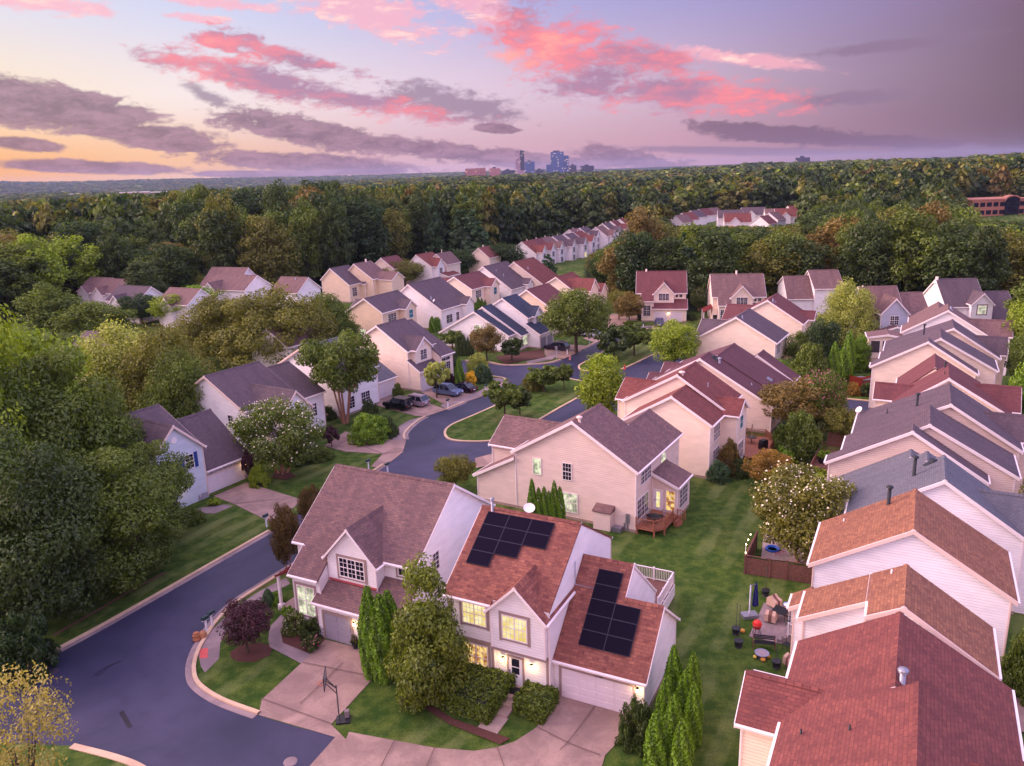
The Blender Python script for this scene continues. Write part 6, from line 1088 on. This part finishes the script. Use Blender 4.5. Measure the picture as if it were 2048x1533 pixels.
    for s in (-1, 1): q = MB(); q.box(x3-.35, x3-.2, s*(w+.06)-.09, s*(w+.06)+.09, belt, belt+.16); q.build('mirror', col, t)
    return t
def c7(x, y): return (740+x/7.3, 720+y/7.3)
ua = math.radians(-32.5); U_ = np.array([math.cos(ua), math.sin(ua)]); V_ = np.array([-math.sin(ua), math.cos(ua)])
p = (G(*c7(240, 712))[:2]+G(*c7(480, 765))[:2])/2; car(p+V_*.9, 147.5, paint('black_paint', lin(16, 18, 28)), 'black off-road vehicle with spare wheel on its tail', 'offroad'); car(p+V_*3.5+U_*.9, 147.5, paint('silver_paint', lin(150, 134, 150)), 'silver SUV with roof rack beside the black off-roader', 'suv')
p = G(*c7(1200, 548))[:2]; car(p-U_*1.45+V_*.9, -32.5, paint('blue_grey_paint', lin(104, 116, 156)), 'blue-grey SUV nosing towards the street beside a small tree', 'suv'); car(p-U_*.6+V_*3.6, 147.5, paint('dark_plum_paint', lin(40, 26, 42)), 'dark car with red tail lights beside golden shrub', 'sedan')
ua = math.radians(-30); U_ = np.array([math.cos(ua), math.sin(ua)]); V_ = np.array([-math.sin(ua), math.cos(ua)])
p = (G(1096, 699)[:2]+G(1123, 704.5)[:2])/2; car(p+V_*.9, 150, paint('dark_violet_paint', lin(46, 34, 58)), 'dark violet wagon on the drive of the blue-roofed house', 'wagon'); p = G(1183, 675)[:2]; car(p+V_*.8, -30, paint('white_paint', lin(206, 206, 226)), 'white car half hidden under the big round maple', 'sedan')
p = G(1322, 655)[:2]; car(p+np.array([0, 1.8]), 82, paint('navy_paint', lin(70, 72, 124)), 'blue SUV before the twin garage doors beyond the island', 'suv')
# ------------------------------------------------------------------ street furniture
M['postwhite'] = plain('white_post', lin(232, 226, 240), .5); M['boxgreen'] = plain('mailbox_dark_green', lin(44, 62, 66), .5)
for px_x, px_y, lb in [(414, 1264, 'white-posted mailbox nearer the orange bag at road bend'), (425, 1254, 'white-posted mailbox just behind the nearer one at road bend'), (533.5, 1054, 'mailbox at the end of the stone garage drive'), (737.5, 941, 'mailbox on the corner of mown lawn beside pink ramp'), (775.7, 948, 'mailbox rising just behind the mauve roof ridge'), (896, 816, 'mailbox between the two car driveways'), (971.5, 786, 'mailbox near the golden shrub street corner'), (1134.6, 710, 'mailbox beside the dark violet wagon'), (1179, 687.6, 'mailbox below the big round maple'), (1286.6, 658, 'mailbox on kerb before the dark reddish tree'), (1384, 666, 'left one of the paired mailboxes right of the cul-de-sac'), (1388, 667.5, 'right one of the paired mailboxes right of the cul-de-sac')]:
    P = G(px_x, px_y); a = math.radians(-30); t = thing('mailbox', P, a, lb, 'mailbox', 'white-posted mailboxes along the streets'); q = MB(); q.box(-.06, .06, -.06, .06, 0, 1.12); q.box(-.08, .08, -.28, .28, 1.02, 1.10); q.build('post', M['postwhite'], t)
    q = MB(); q.prism([(-.13, 1.1), (.13, 1.1), (.13, 1.26)]+[(.13*math.cos(k*PI/6), 1.26+.13*math.sin(k*PI/6)) for k in range(1, 6)]+[(-.13, 1.26)], lambda x, z, y: (x, y, z), -.3, .3); q.build('box', M['boxgreen'], t)
for px_x, px_y, c, lb in [(1249.5, 739, lin(196, 44, 40), 'red fire hydrant on the tip of farther island'), (1140, 720, lin(206, 120, 120), 'pale pink fire hydrant by the corner kerb')]:
    t = thing('fire_hydrant', G(px_x, px_y), 0, lb, 'fire hydrant'); q = MB(); q.lathe([(.2, 0), (.2, .06), (.14, .08), (.14, .55), (.17, .57), (.17, .62), (.13, .66), (.1, .76), (.03, .82)]); q.build('barrel', plain('hydrant_paint', c, .5), t); q = MB(); q.tube([(-.24, 0, .45), (.24, 0, .45)], .06, 8); q.build('hose_outlet', M['postwhite'], t)
t = thing('street_sign', G(1113, 719), math.radians(-40), 'grey street sign on thin post before the violet wagon', 'sign'); q = MB(); q.tube([(0, 0, 0), (0, 0, 2.5)], .035); q.build('post', M['steel'], t); q = MB(); q.box(-.28, .28, -.05, -.036, 1.85, 2.5); q.build('sign_plate', M['steel'], t)
def hoop(P, ang, label, s=1.0):
    t = thing('basketball_hoop', P, ang, label, 'basketball hoop'); q = MB(); q.box(-.7, .2, -.4, .4, 0, .11); q.build('base', M['black'], t); q = MB(); q.tube([(0, 0, .1), (0, 0, 2.6)], .042); q.tube([(0, 0, 2.4), (.6, .12, 3.1)], .03); q.tube([(0, 0, 2.4), (.6, -.12, 3.1)], .03); q.tube([(0, 0, 2.0), (.6, 0, 2.8)], .03); q.build('pole', M['black'], t)
    q = MB(); q.box(.62, .65, -.68, .68, 2.75, 3.6); bb = q.build('backboard', M['glassboard'], t); q = MB(); [q.box(.61, .66, *b) for b in ((-.7, .7, 2.72, 2.76), (-.7, .7, 3.59, 3.63), (-.71, -.67, 2.76, 3.59), (.67, .71, 2.76, 3.59))]; q.build('board_frame', M['black'], bb)
    q = MB(); q.tube([(.9+.23*math.cos(k*PI/8), .23*math.sin(k*PI/8), 2.9) for k in range(17)], .018, 5, cap=False); q.build('rim', plain('orange_rim', lin(206, 90, 40), .5), t); return t
M['glassboard'] = plain('grey_backboard', lin(128, 122, 140), .25)
P = G(679, 1442); t = hoop(P, math.radians(187), 'black basketball hoop at the edge of the grey-door drive'); q = MB(); [q.box(*b) for b in ((-.62, -.34, -.36, -.06, .112, .56),)]; q.build('ballast_block', M['walk'], t)
hoop(G(1124, 684), math.radians(-80), 'white-board basketball hoop beside tan wall at cul-de-sac')
t = thing('leaf_bag', G(394, 1281), .4, 'brown paper yard-waste bag slumped against the kerb', 'bag'); q = MB(); q.lathe([(.24, 0), (.32, .12), (.27, .34), (.30, .46), (.19, .58), (.22, .64), (.12, .6)], n=9, smooth=False); q.build('bag', plain('brown_paper', lin(164, 104, 74), .9, var=.3), t); q = MB(); q.lathe([(.27, .02), (.3, .25), (.24, .5), (.08, .62)], .45, .12, 8, smooth=False); q.build('bag_contents', plain('brown_paper_light', lin(172, 120, 88), .9), t)
t = thing('recycling_bin', G(1140, 733), .5, 'small blue recycling bin left out on the asphalt', 'bin'); q = MB(); q.box(-.35, .35, -.25, .25, 0, .35); q.box(-.38, .38, -.28, .28, .32, .38); q.build('tub', plain('blue_plastic', lin(66, 96, 170), .5), t)
t = thing('flower_pot', G(712, 1297), 0, 'dark flower pot with leafy plant beside grey garage door', 'flower pot'); q = MB(); q.lathe([(.18, 0), (.28, .42), (.3, .46), (.24, .44)]); q.build('pot', M['black'], t); cm, _, _, _ = proto(('bush', 'dark', 20)); o = link('plant', cm, t); o.scale = (.4, .4, .5); o.location = (0, 0, .35)
# ------------------------------------------------------------------ back gardens of the right-hand row
def zp(x, y): return (1440+x/7.86, 1180+y/7.86)
def zf(x, y): return (1440+x/7.86, 1030+y/7.86)
M['tan'+'cover'] = plain('tan_furniture_cover', lin(196, 160, 146), .85, var=.1); M['brownstripe'] = plain('brown_cover_stripe', lin(116, 78, 72), .85); M['navy'] = plain('navy_canvas', lin(22, 26, 92), .9, var=.2)
def covered_chair(P, ang, label, s=1.0):
    t = thing('covered_chair', P, ang, label, 'covered chair', 'patio chairs under tan covers'); q = MB(); sec = [(-.42, .18, .42), (-.40, .75, .40), (-.1, 1.0, .34), (.12, .78, .36), (.45, .62, .42), (.48, .18, .44)]
    for (x0, z0, w0), (x1, z1, w1) in zip(sec[:-1], sec[1:]): q.face([(x0, -w0, z0), (x0, w0, z0), (x1, w1, z1), (x1, -w1, z1)], smooth=False)
    for s_ in (-1, 1): q.face([(x, s_*w, z) for x, z, w in sec])
    q.build('cover', M['tancover'], t); q = MB()
    for (x0, z0, w0), (x1, z1, w1) in zip(sec[:-1], sec[1:]): q.face([(x0, -.13, z0+.012), (x0, .13, z0+.012), (x1, .13, z1+.012), (x1, -.13, z1+.012)])
    q.build('cover_stripe', M['brownstripe'], t); q = MB(); q.lathe([(.3, 0), (.34, .03), (.3, .06), (.06, .08), (.06, .2)], n=12); q.build('swivel_base', M['black'], t)
covered_chair(G(*zp(800, 500)), 1.0, 'tan covered patio chair nearest the red grill'); covered_chair(G(*zp(845, 262)), -1.0, 'tan covered patio chair at the back of black table'); covered_chair(G(*zp(1090, 400)), 2.6, 'tan covered patio chair under the patio heater'); covered_chair(G(*zp(1120, 1215)), .3, 'tan covered chair alone on lawn beside the red roof')
t = thing('patio_table', G(*zp(945, 455)), .9, 'square black table among covered chairs on the patio', 'table'); q = MB(); q.box(-.55, .55, -.55, .55, .70, .75); q.build('tabletop', M['black'], t)
for a in (-.48, .48):
    for b in (-.48, .48): q = MB(); q.tube([(a, b, 0), (a, b, .7)], .025); q.build('leg', M['black'], t)
t = thing('patio_heater', G(*zp(1070, 632)), 0, 'tall patio heater with shiny domed reflector', 'patio heater'); q = MB(); q.lathe([(.25, 0), (.25, .1), (.22, .12), (.22, .75), (.05, .8)]); q.build('base', M['black'], t); q = MB(); q.tube([(0, 0, .8), (0, 0, 1.9)], .03); q.lathe([(.09, 1.85), (.1, 2.1), (.02, 2.15)]); q.build('pole', M['steel'], t); q = MB(); q.lathe([(.46, 2.14), (.42, 2.18), (.25, 2.25), (.02, 2.28)], n=18); q.build('reflector', plain('polished_steel', lin(190, 200, 230), .12, .9), t)
t = thing('kamado_grill', G(*zp(575, 715)), .3, 'red egg-shaped grill on black legs at the patio edge', 'grill'); q = MB(); q.lathe([(.12, .52), (.27, .62), (.33, .8), (.33, .88)]); q.build('bowl', plain('red_enamel', lin(206, 36, 30), .25), t); q = MB(); q.lathe([(.34, .90), (.33, 1.0), (.26, 1.15), (.12, 1.24), (.05, 1.25)]); q.build('lid', plain('red_enamel_lid', lin(216, 40, 32), .25), t); q = MB(); q.lathe([(.345, .865), (.345, .905)]); q.build('band', M['black'], t)
for k in range(4): a = k*PI/2+.5; q = MB(); q.tube([(.2*math.cos(a), .2*math.sin(a), .6), (.36*math.cos(a), .36*math.sin(a), 0)], .022); q.build('leg', M['black'], t)
t = thing('cantilever_umbrella', G(*zp(460, 425)), .15, 'closed navy umbrella hanging from a grey post', 'umbrella'); q = MB(); q.box(-.6, .6, -.38, .38, 0, .28); q.build('base', M['steel'], t); q = MB(); q.tube([(0, 0, .25), (0, 0, 2.7)], .07); q.tube([(0, 0, 2.65), (.42, .05, 2.72)], .04); q.build('post', M['steel'], t)
q = MB(); n = 10; pr = [(.03, 2.9), (.12, 2.6), (.17, 2.0), (.22, 1.4), (.26, .95), (.1, .8)]
for i in range(len(pr)-1):
    for j in range(n):
        f = lambda i_, j_: ((pr[i_][0]*(1 if j_ % 2 else .55))*math.cos(2*PI*j_/n)+.45, (pr[i_][0]*(1 if j_ % 2 else .55))*math.sin(2*PI*j_/n)+.05, pr[i_][1]); q.face([f(i, j), f(i, (j+1) % n), f(i+1, (j+1) % n), f(i+1, j)])
q.build('canopy', M['navy'], t)
t = thing('garden_bench', G(*zp(690, 915)), math.radians(-14), 'dark slatted garden bench at the foot of patio', 'bench'); q = MB(); [q.box(-.72, .72, y, y+.09, .42, .45) for y in (-.2, -.08, .04, .16)]; q.build('seat', M['black'], t); q = MB(); [q.box(-.72, .72, .27, .30, z, z+.08) for z in (.55, .67, .79)]; q.build('backrest', M['black'], t)
for s in (-1, 1): q = MB(); q.box(s*.74-.03, s*.74+.03, -.24, .3, .6, .66); q.box(s*.74-.03, s*.74+.03, -.24, -.17, 0, .6); q.box(s*.74-.03, s*.74+.03, .25, .32, 0, .9); q.build('armrest', M['darkwood'], t)
t = thing('folding_chair', G(*zp(1045, 935)), .5, 'black metal chair at lower right patio corner', 'chair'); q = MB(); q.box(-.24, .24, -.24, .24, .42, .45); q.build('seat', M['black'], t); q = MB(); q.tube([(-.22, .22, .45), (-.22, .3, .9), (.22, .3, .9), (.22, .22, .45)], .02); q.build('backrest', M['black'], t)
for a in (-.22, .22):
    for b in (-.22, .22): q = MB(); q.tube([(a, b, 0), (a, b, .43)], .018); q.build('leg', M['black'], t)
t = thing('fire_pit', G(*zp(655, 1065)), 0, 'round fire pit with pale tiled rim on the grass', 'fire pit'); q = MB(); q.lathe([(.36, 0), (.36, .3), (.30, .34)]); q.build('bowl', M['black'], t); q = MB(); q.lathe([(.42, .34), (.5, .36), (.5, .40), (.4, .41), (.4, .37)], n=20); q.build('rim', plain('pale_tile_rim', lin(140, 140, 170), .5), t); q = MB(); q.lathe([(.39, .37), (.2, .41), (.02, .42)], n=16); q.build('lid', plain('pit_cover', lin(150, 130, 140), .6), t)
for (x, y), lb, r_ in [((550, 1072), 'yellow pumpkin left of the fire pit', .14), ((675, 1118), 'pale orange pumpkin in front of the fire pit', .18), ((752, 1068), 'orange pumpkin right of the fire pit', .16), ((355, 668), 'orange ball pumpkin alone on the lawn by grill', .17)]:
    t = thing('pumpkin', G(*zp(x, y)), 0, lb, 'pumpkin', 'pumpkins on the lawn'); q = MB(); q.lathe([(.4*r_, 0), (r_, .35*r_), (1.05*r_, .9*r_), (.7*r_, 1.45*r_), (.15*r_, 1.5*r_)], n=12); q.build('fruit', plain('pumpkin_skin', lin(216, 150, 70) if 'yellow' not in lb else lin(220, 190, 90), .6), t); q = MB(); q.tube([(0, 0, 1.45*r_), (.03, 0, 1.9*r_)], .02, 5); q.build('stem', M['darkwood'], t)
for (x, y), f, hh, lb in [((290, 900), zp, 3.4, 'black planter with tall thin pole nearest the lawn'), ((885, 1225), zp, 2.2, 'black planter with pole beside fire pit'), ((712, 1275), zf, 2.6, 'black planter with pole below the wooden fence'), ((250, 700), zp, 2.6, 'thin black stake planter left of the umbrella')]:
    t = thing('pole_planter', G(*f(x, y)), 0, lb, 'planter', 'black planters holding thin poles'); q = MB(); q.lathe([(.24, 0), (.32, .5), (.34, .55), (.28, .53)]); q.build('pot', M['black'], t); q = MB(); q.tube([(0, 0, .4), (0, 0, hh)], .022); q.build('pole', M['black'], t)
# white stair rails by the low orange-roofed house
t = thing('porch_stairs', G(1595, 1280), math.radians(-27), 'white-railed steps down from the low house to patio', 'steps'); q = MB(); q.box(-.6, 1.5, -.9, .9, 0, .75); q.box(-.95, -.6, -.9, .9, 0, .5); q.box(-1.3, -.95, -.9, .9, 0, .25); q.build('treads', M['walk'], t); q = MB(); rail(q, [(-.6, -.9), (1.4, -.9)], .75, .95, post=1.0); rail(q, [(-.6, .9), (1.4, .9)], .75, .95, post=1.0); q.build('railing', M['trim'], t)
def fence(pts, ht, label, m='darkwood', name='wooden_fence', rails=True, gate=None, step=.16):
    c = pts[0]; t = thing(name, (c[0], c[1], 0), 0, label, 'fence')
    for k, (a, b) in enumerate(zip(pts[:-1], pts[1:])):
        a, b = np.array(a[:2])-c[:2], np.array(b[:2])-c[:2]; L = np.hypot(*(b-a)); d = (b-a)/L; fn = lambda x, y, z: (a[0]+d[0]*x-d[1]*y, a[1]+d[1]*x+d[0]*y, z); n = int(L/step); rg = random.Random(k)
        q = MB(); g = MB()
        for i in range(n):
            x = L*i/n; tgt = g if gate and gate[0] == k and gate[1] < x < gate[2] else q; z1 = ht-(0 if tgt is g else .28) if rails else ht
            tgt.box(x, x+L/n-.012, rg.uniform(-.012, .0), .02, .03, z1+rg.uniform(-.01, .01)-(.12 if tgt is g else 0), fn=fn)
        if rails: q.box(0, L if not gate or gate[0] != k else gate[1], -.03, .03, ht-.30, ht-.24, fn=fn); q.box(0, L if not gate or gate[0] != k else gate[1], -.05, .05, ht-.03, ht, fn=fn)
        if rails and gate and gate[0] == k: q.box(gate[2], L, -.03, .03, ht-.30, ht-.24, fn=fn); q.box(gate[2], L, -.05, .05, ht-.03, ht, fn=fn)
        q.build('panel', M[m], t)
        if g.v: g.build('gate', M[m], t)
        xs = [0, L]+([gate[1], gate[2]] if gate and gate[0] == k else [])
        for x in xs: q = MB(); q.box(x-.06, x+.06, -.07, .07, 0, ht+.04, fn=fn); q.build('post', M[m], t)
    return t
f0, f1_, f2 = G(*zf(385, 928)), G(*zf(1425, 1088)), G(1512, 1098)
fence([f2, f0, f1_], 1.75, 'weathered wooden privacy fence with gate beside tall white house', gate=(1, 2.0, 3.35))
t = thing('string_lights', f0, 0, 'string of warm bulbs along the corner of the wooden fence', 'string lights'); q = MB(); q.tube([(0, 0, 1.7), (0, 0, 2.7)], .02); q.build('pole', M['trim'], t); dv = (f2-f0)/np.linalg.norm(f2-f0)
for k, (s, z) in enumerate([(.05, 1.95), (.1, 2.7), (.9, 2.75), (1.9, 2.8)]): q = MB(); q.lathe([(.02, z+.08), (.055, z), (.02, z-.06)], dv[0]*s, dv[1]*s, 8); q.build('bulb', M['lamp'], t)
q = MB(); q.tube([(dv[0]*s, dv[1]*s, z+.07) for s, z in ((.1, 2.7), (.9, 2.75), (1.9, 2.8), (2.6, 2.85))], .008, 4); q.build('wire', M['black'], t)
t = thing('paddling_pool', G(*zf(825, 560)), 0, 'bright blue inflatable ring pool in the fenced yard', 'paddling pool'); q = MB(); q.lathe([(.42, .04), (.5, 0), (.62, .05), (.66, .16), (.6, .26), (.5, .24), (.42, .1)], n=20); q.build('ring', plain('blue_vinyl', lin(30, 86, 190), .35), t); q = MB(); q.lathe([(.44, .05), (.02, .06)]); q.build('water', M['glass'], t)
t = thing('child_bicycle', G(*zf(945, 650)), .2, 'small pink bicycle leaning by the blue ring pool', 'bicycle'); M['pinkpaint'] = plain('pink_paint', lin(216, 60, 110), .4)
for x in (-.3, .34): q = MB(); q.tube([(x+.2*math.cos(k*PI/8), 0, .22+.2*math.sin(k*PI/8)) for k in range(17)], .025, 5, cap=False); q.build('wheel', M['pinkpaint'], t)
q = MB(); q.tube([(-.3, 0, .22), (-.1, 0, .5), (.25, 0, .52), (.34, 0, .22)], .02, 5); q.tube([(0, 0, .25), (.25, 0, .52)], .02, 5); q.build('frame', M['pinkpaint'], t); q = MB(); q.tube([(.25, -.2, .68), (.25, .2, .68)], .018, 5); q.tube([(.25, 0, .5), (.25, 0, .68)], .018, 5); q.build('handlebar', M['black'], t); q = MB(); q.box(-.2, .02, -.06, .06, .54, .6); q.build('saddle', M['black'], t)
# decks with their furniture
def deckthing(pts, z, label, m='deckwood', railm='deckwood', open_=0, rh=.95, name='garden_deck'):
    c = sum(np.array(p[:2]) for p in pts)/len(pts); t = thing(name, (c[0], c[1], 0), 0, label, 'deck'); P = [(p[0]-c[0], p[1]-c[1]) for p in pts]; q = MB(); q.prism(P, lambda a, b, zz: (a, b, zz), z-.15, z); [q.box(a*.95-.06, a*.95+.06, b*.95-.06, b*.95+.06, 0, z-.1) for a, b in P]; q.build('floor', M[m], t); q = MB(); rail(q, P[open_:], z, rh); q.build('railing', M[railm], t); return t
dz = .5; dp = [G(1489, 913, dz), G(1532, 920, dz), G(1549, 888, dz), G(1531, 874, dz), G(1492, 871, dz)]; deckthing(dp, dz, 'reddish timber deck with table behind the maroon house', open_=1)
t = thing('deck_table', G(1503, 886, dz), 0, 'round dark table with closed parasol on the reddish deck', 'table'); q = MB(); q.lathe([(.62, .70), (.62, .74)], n=18); q.build('tabletop', M['black'], t); q = MB(); q.lathe([(.06, 0), (.06, .7)]); q.build('leg', M['black'], t); q = MB(); q.tube([(0, 0, .7), (0, 0, 2.5)], .025); q.lathe([(.03, 2.4), (.10, 1.9), (.09, 1.4), (.03, 1.35)]); q.build('parasol', M['tancover'], t)
t = thing('barbecue', G(1526, 897, dz), .6, 'black covered barbecue in the corner of reddish deck', 'grill'); q = MB(); q.prism([(-.55, 0), (.55, 0), (.55, .8), (.4, 1.1), (-.4, 1.1), (-.55, .8)], lambda a, b, y: (a, y, b), -.3, .3); q.build('cover', M['black'], t)
cz = .7; ct = on(Cc, 1.35, 1.5); t = thing('deck_table', (*ct, cz), 0, 'black round table on the deck of the beige house', 'table'); q = MB(); q.lathe([(.6, .68), (.62, .74), (.5, .76), (.02, .76)], n=18); q.build('tabletop', M['black'], t); q = MB(); q.lathe([(.35, 0), (.06, .05), (.06, .68)]); q.build('leg', M['black'], t)
for a, lb in ((2.0, 'black wire deck chair nearest the lit glass door'), (.6, 'black wire deck chair at the right of the round table'), (-2.6, 'black wire deck chair at the left of round table')):
    t = thing('deck_chair', (ct[0]+.95*math.cos(a), ct[1]+.95*math.sin(a), cz), a+PI/2, lb, 'chair', 'wire chairs round the deck table'); q = MB(); q.box(-.24, .24, -.22, .22, .42, .45); q.build('seat', M['black'], t); q = MB(); q.tube([(-.22, -.22, .44), (-.24, -.3, .95), (.24, -.3, .95), (.22, -.22, .44)], .025); [q.tube([(x, -.22, .45), (x, -.3, .94)], .012, 4) for x in (-.1, 0, .1)]; q.build('backrest', M['steel'], t)
    for x in (-.22, .22):
        for y in (-.2, .2): q = MB(); q.tube([(x, y, 0), (x, y, .43)], .018, 5); q.build('leg', M['black'], t)
fence([G(1697, 758), G(1699, 773), G(1722, 777), G(1745, 771)], 1.7, 'red-stained board screen around the hot tub deck', 'redwood', 'deck_screen', False, step=.2)
t = thing('hot_tub', G(1726, 762, .9), .3, 'grey-covered hot tub behind red board screen', 'hot tub'); q = MB(); q.prism([(1.15*math.cos(k*PI/4+.39), 1.15*math.sin(k*PI/4+.39)) for k in range(8)], lambda a, b, z: (a, b, z), -.85, .35); q.build('shell', M['darkwood'], t); q = MB(); q.prism([(1.2*math.cos(k*PI/4+.39), 1.2*math.sin(k*PI/4+.39)) for k in range(8)], lambda a, b, z: (a, b, z), .352, .45); q.build('cover', M['steel'], t)
dz = .6; deckthing([G(1660, 952, dz), G(1617, 950, dz), G(1645, 899, dz), G(1682, 904, dz)], dz, 'dark plum deck with planter beside the purple gables', 'darkwood', 'darkwood', 0, 1.0)
t = thing('raised_planter', G(1650, 926, dz), .2, 'tall dark planter box overflowing with green plants', 'planter'); q = MB(); q.box(-.6, .6, -.4, .4, 0, .6); q.build('box', M['black'], t); cm, _, _, _ = proto(('bush', 'bright', 0)); o = link('plants', cm, t); o.scale = (.8, .6, .7); o.location = (0, 0, .45)
fence([G(1655, 893), G(1692, 896)], 1.8, 'short grey board fence behind the yellowish loose tree', 'darkwood', 'wooden_fence', False)
# ------------------------------------------------------------------ the evening air
m = newmat('haze'); pv = nd('ShaderNodeVolumePrincipled'); pv.inputs['Color'].default_value = (.56, .64, 1.0, 1); pv.inputs['Density'].default_value = 4e-5; pv.inputs['Anisotropy'].default_value = 0.0
o_ = nd('ShaderNodeOutputMaterial'); lk(pv.outputs[0], o_.inputs['Volume']); mb = MB(); mb.box(-9500, 9500, -9500, 9500, -16, 128); tag(mb.build('haze', m), 'thin bluish evening haze over the far plain', 'haze', kind='stuff')
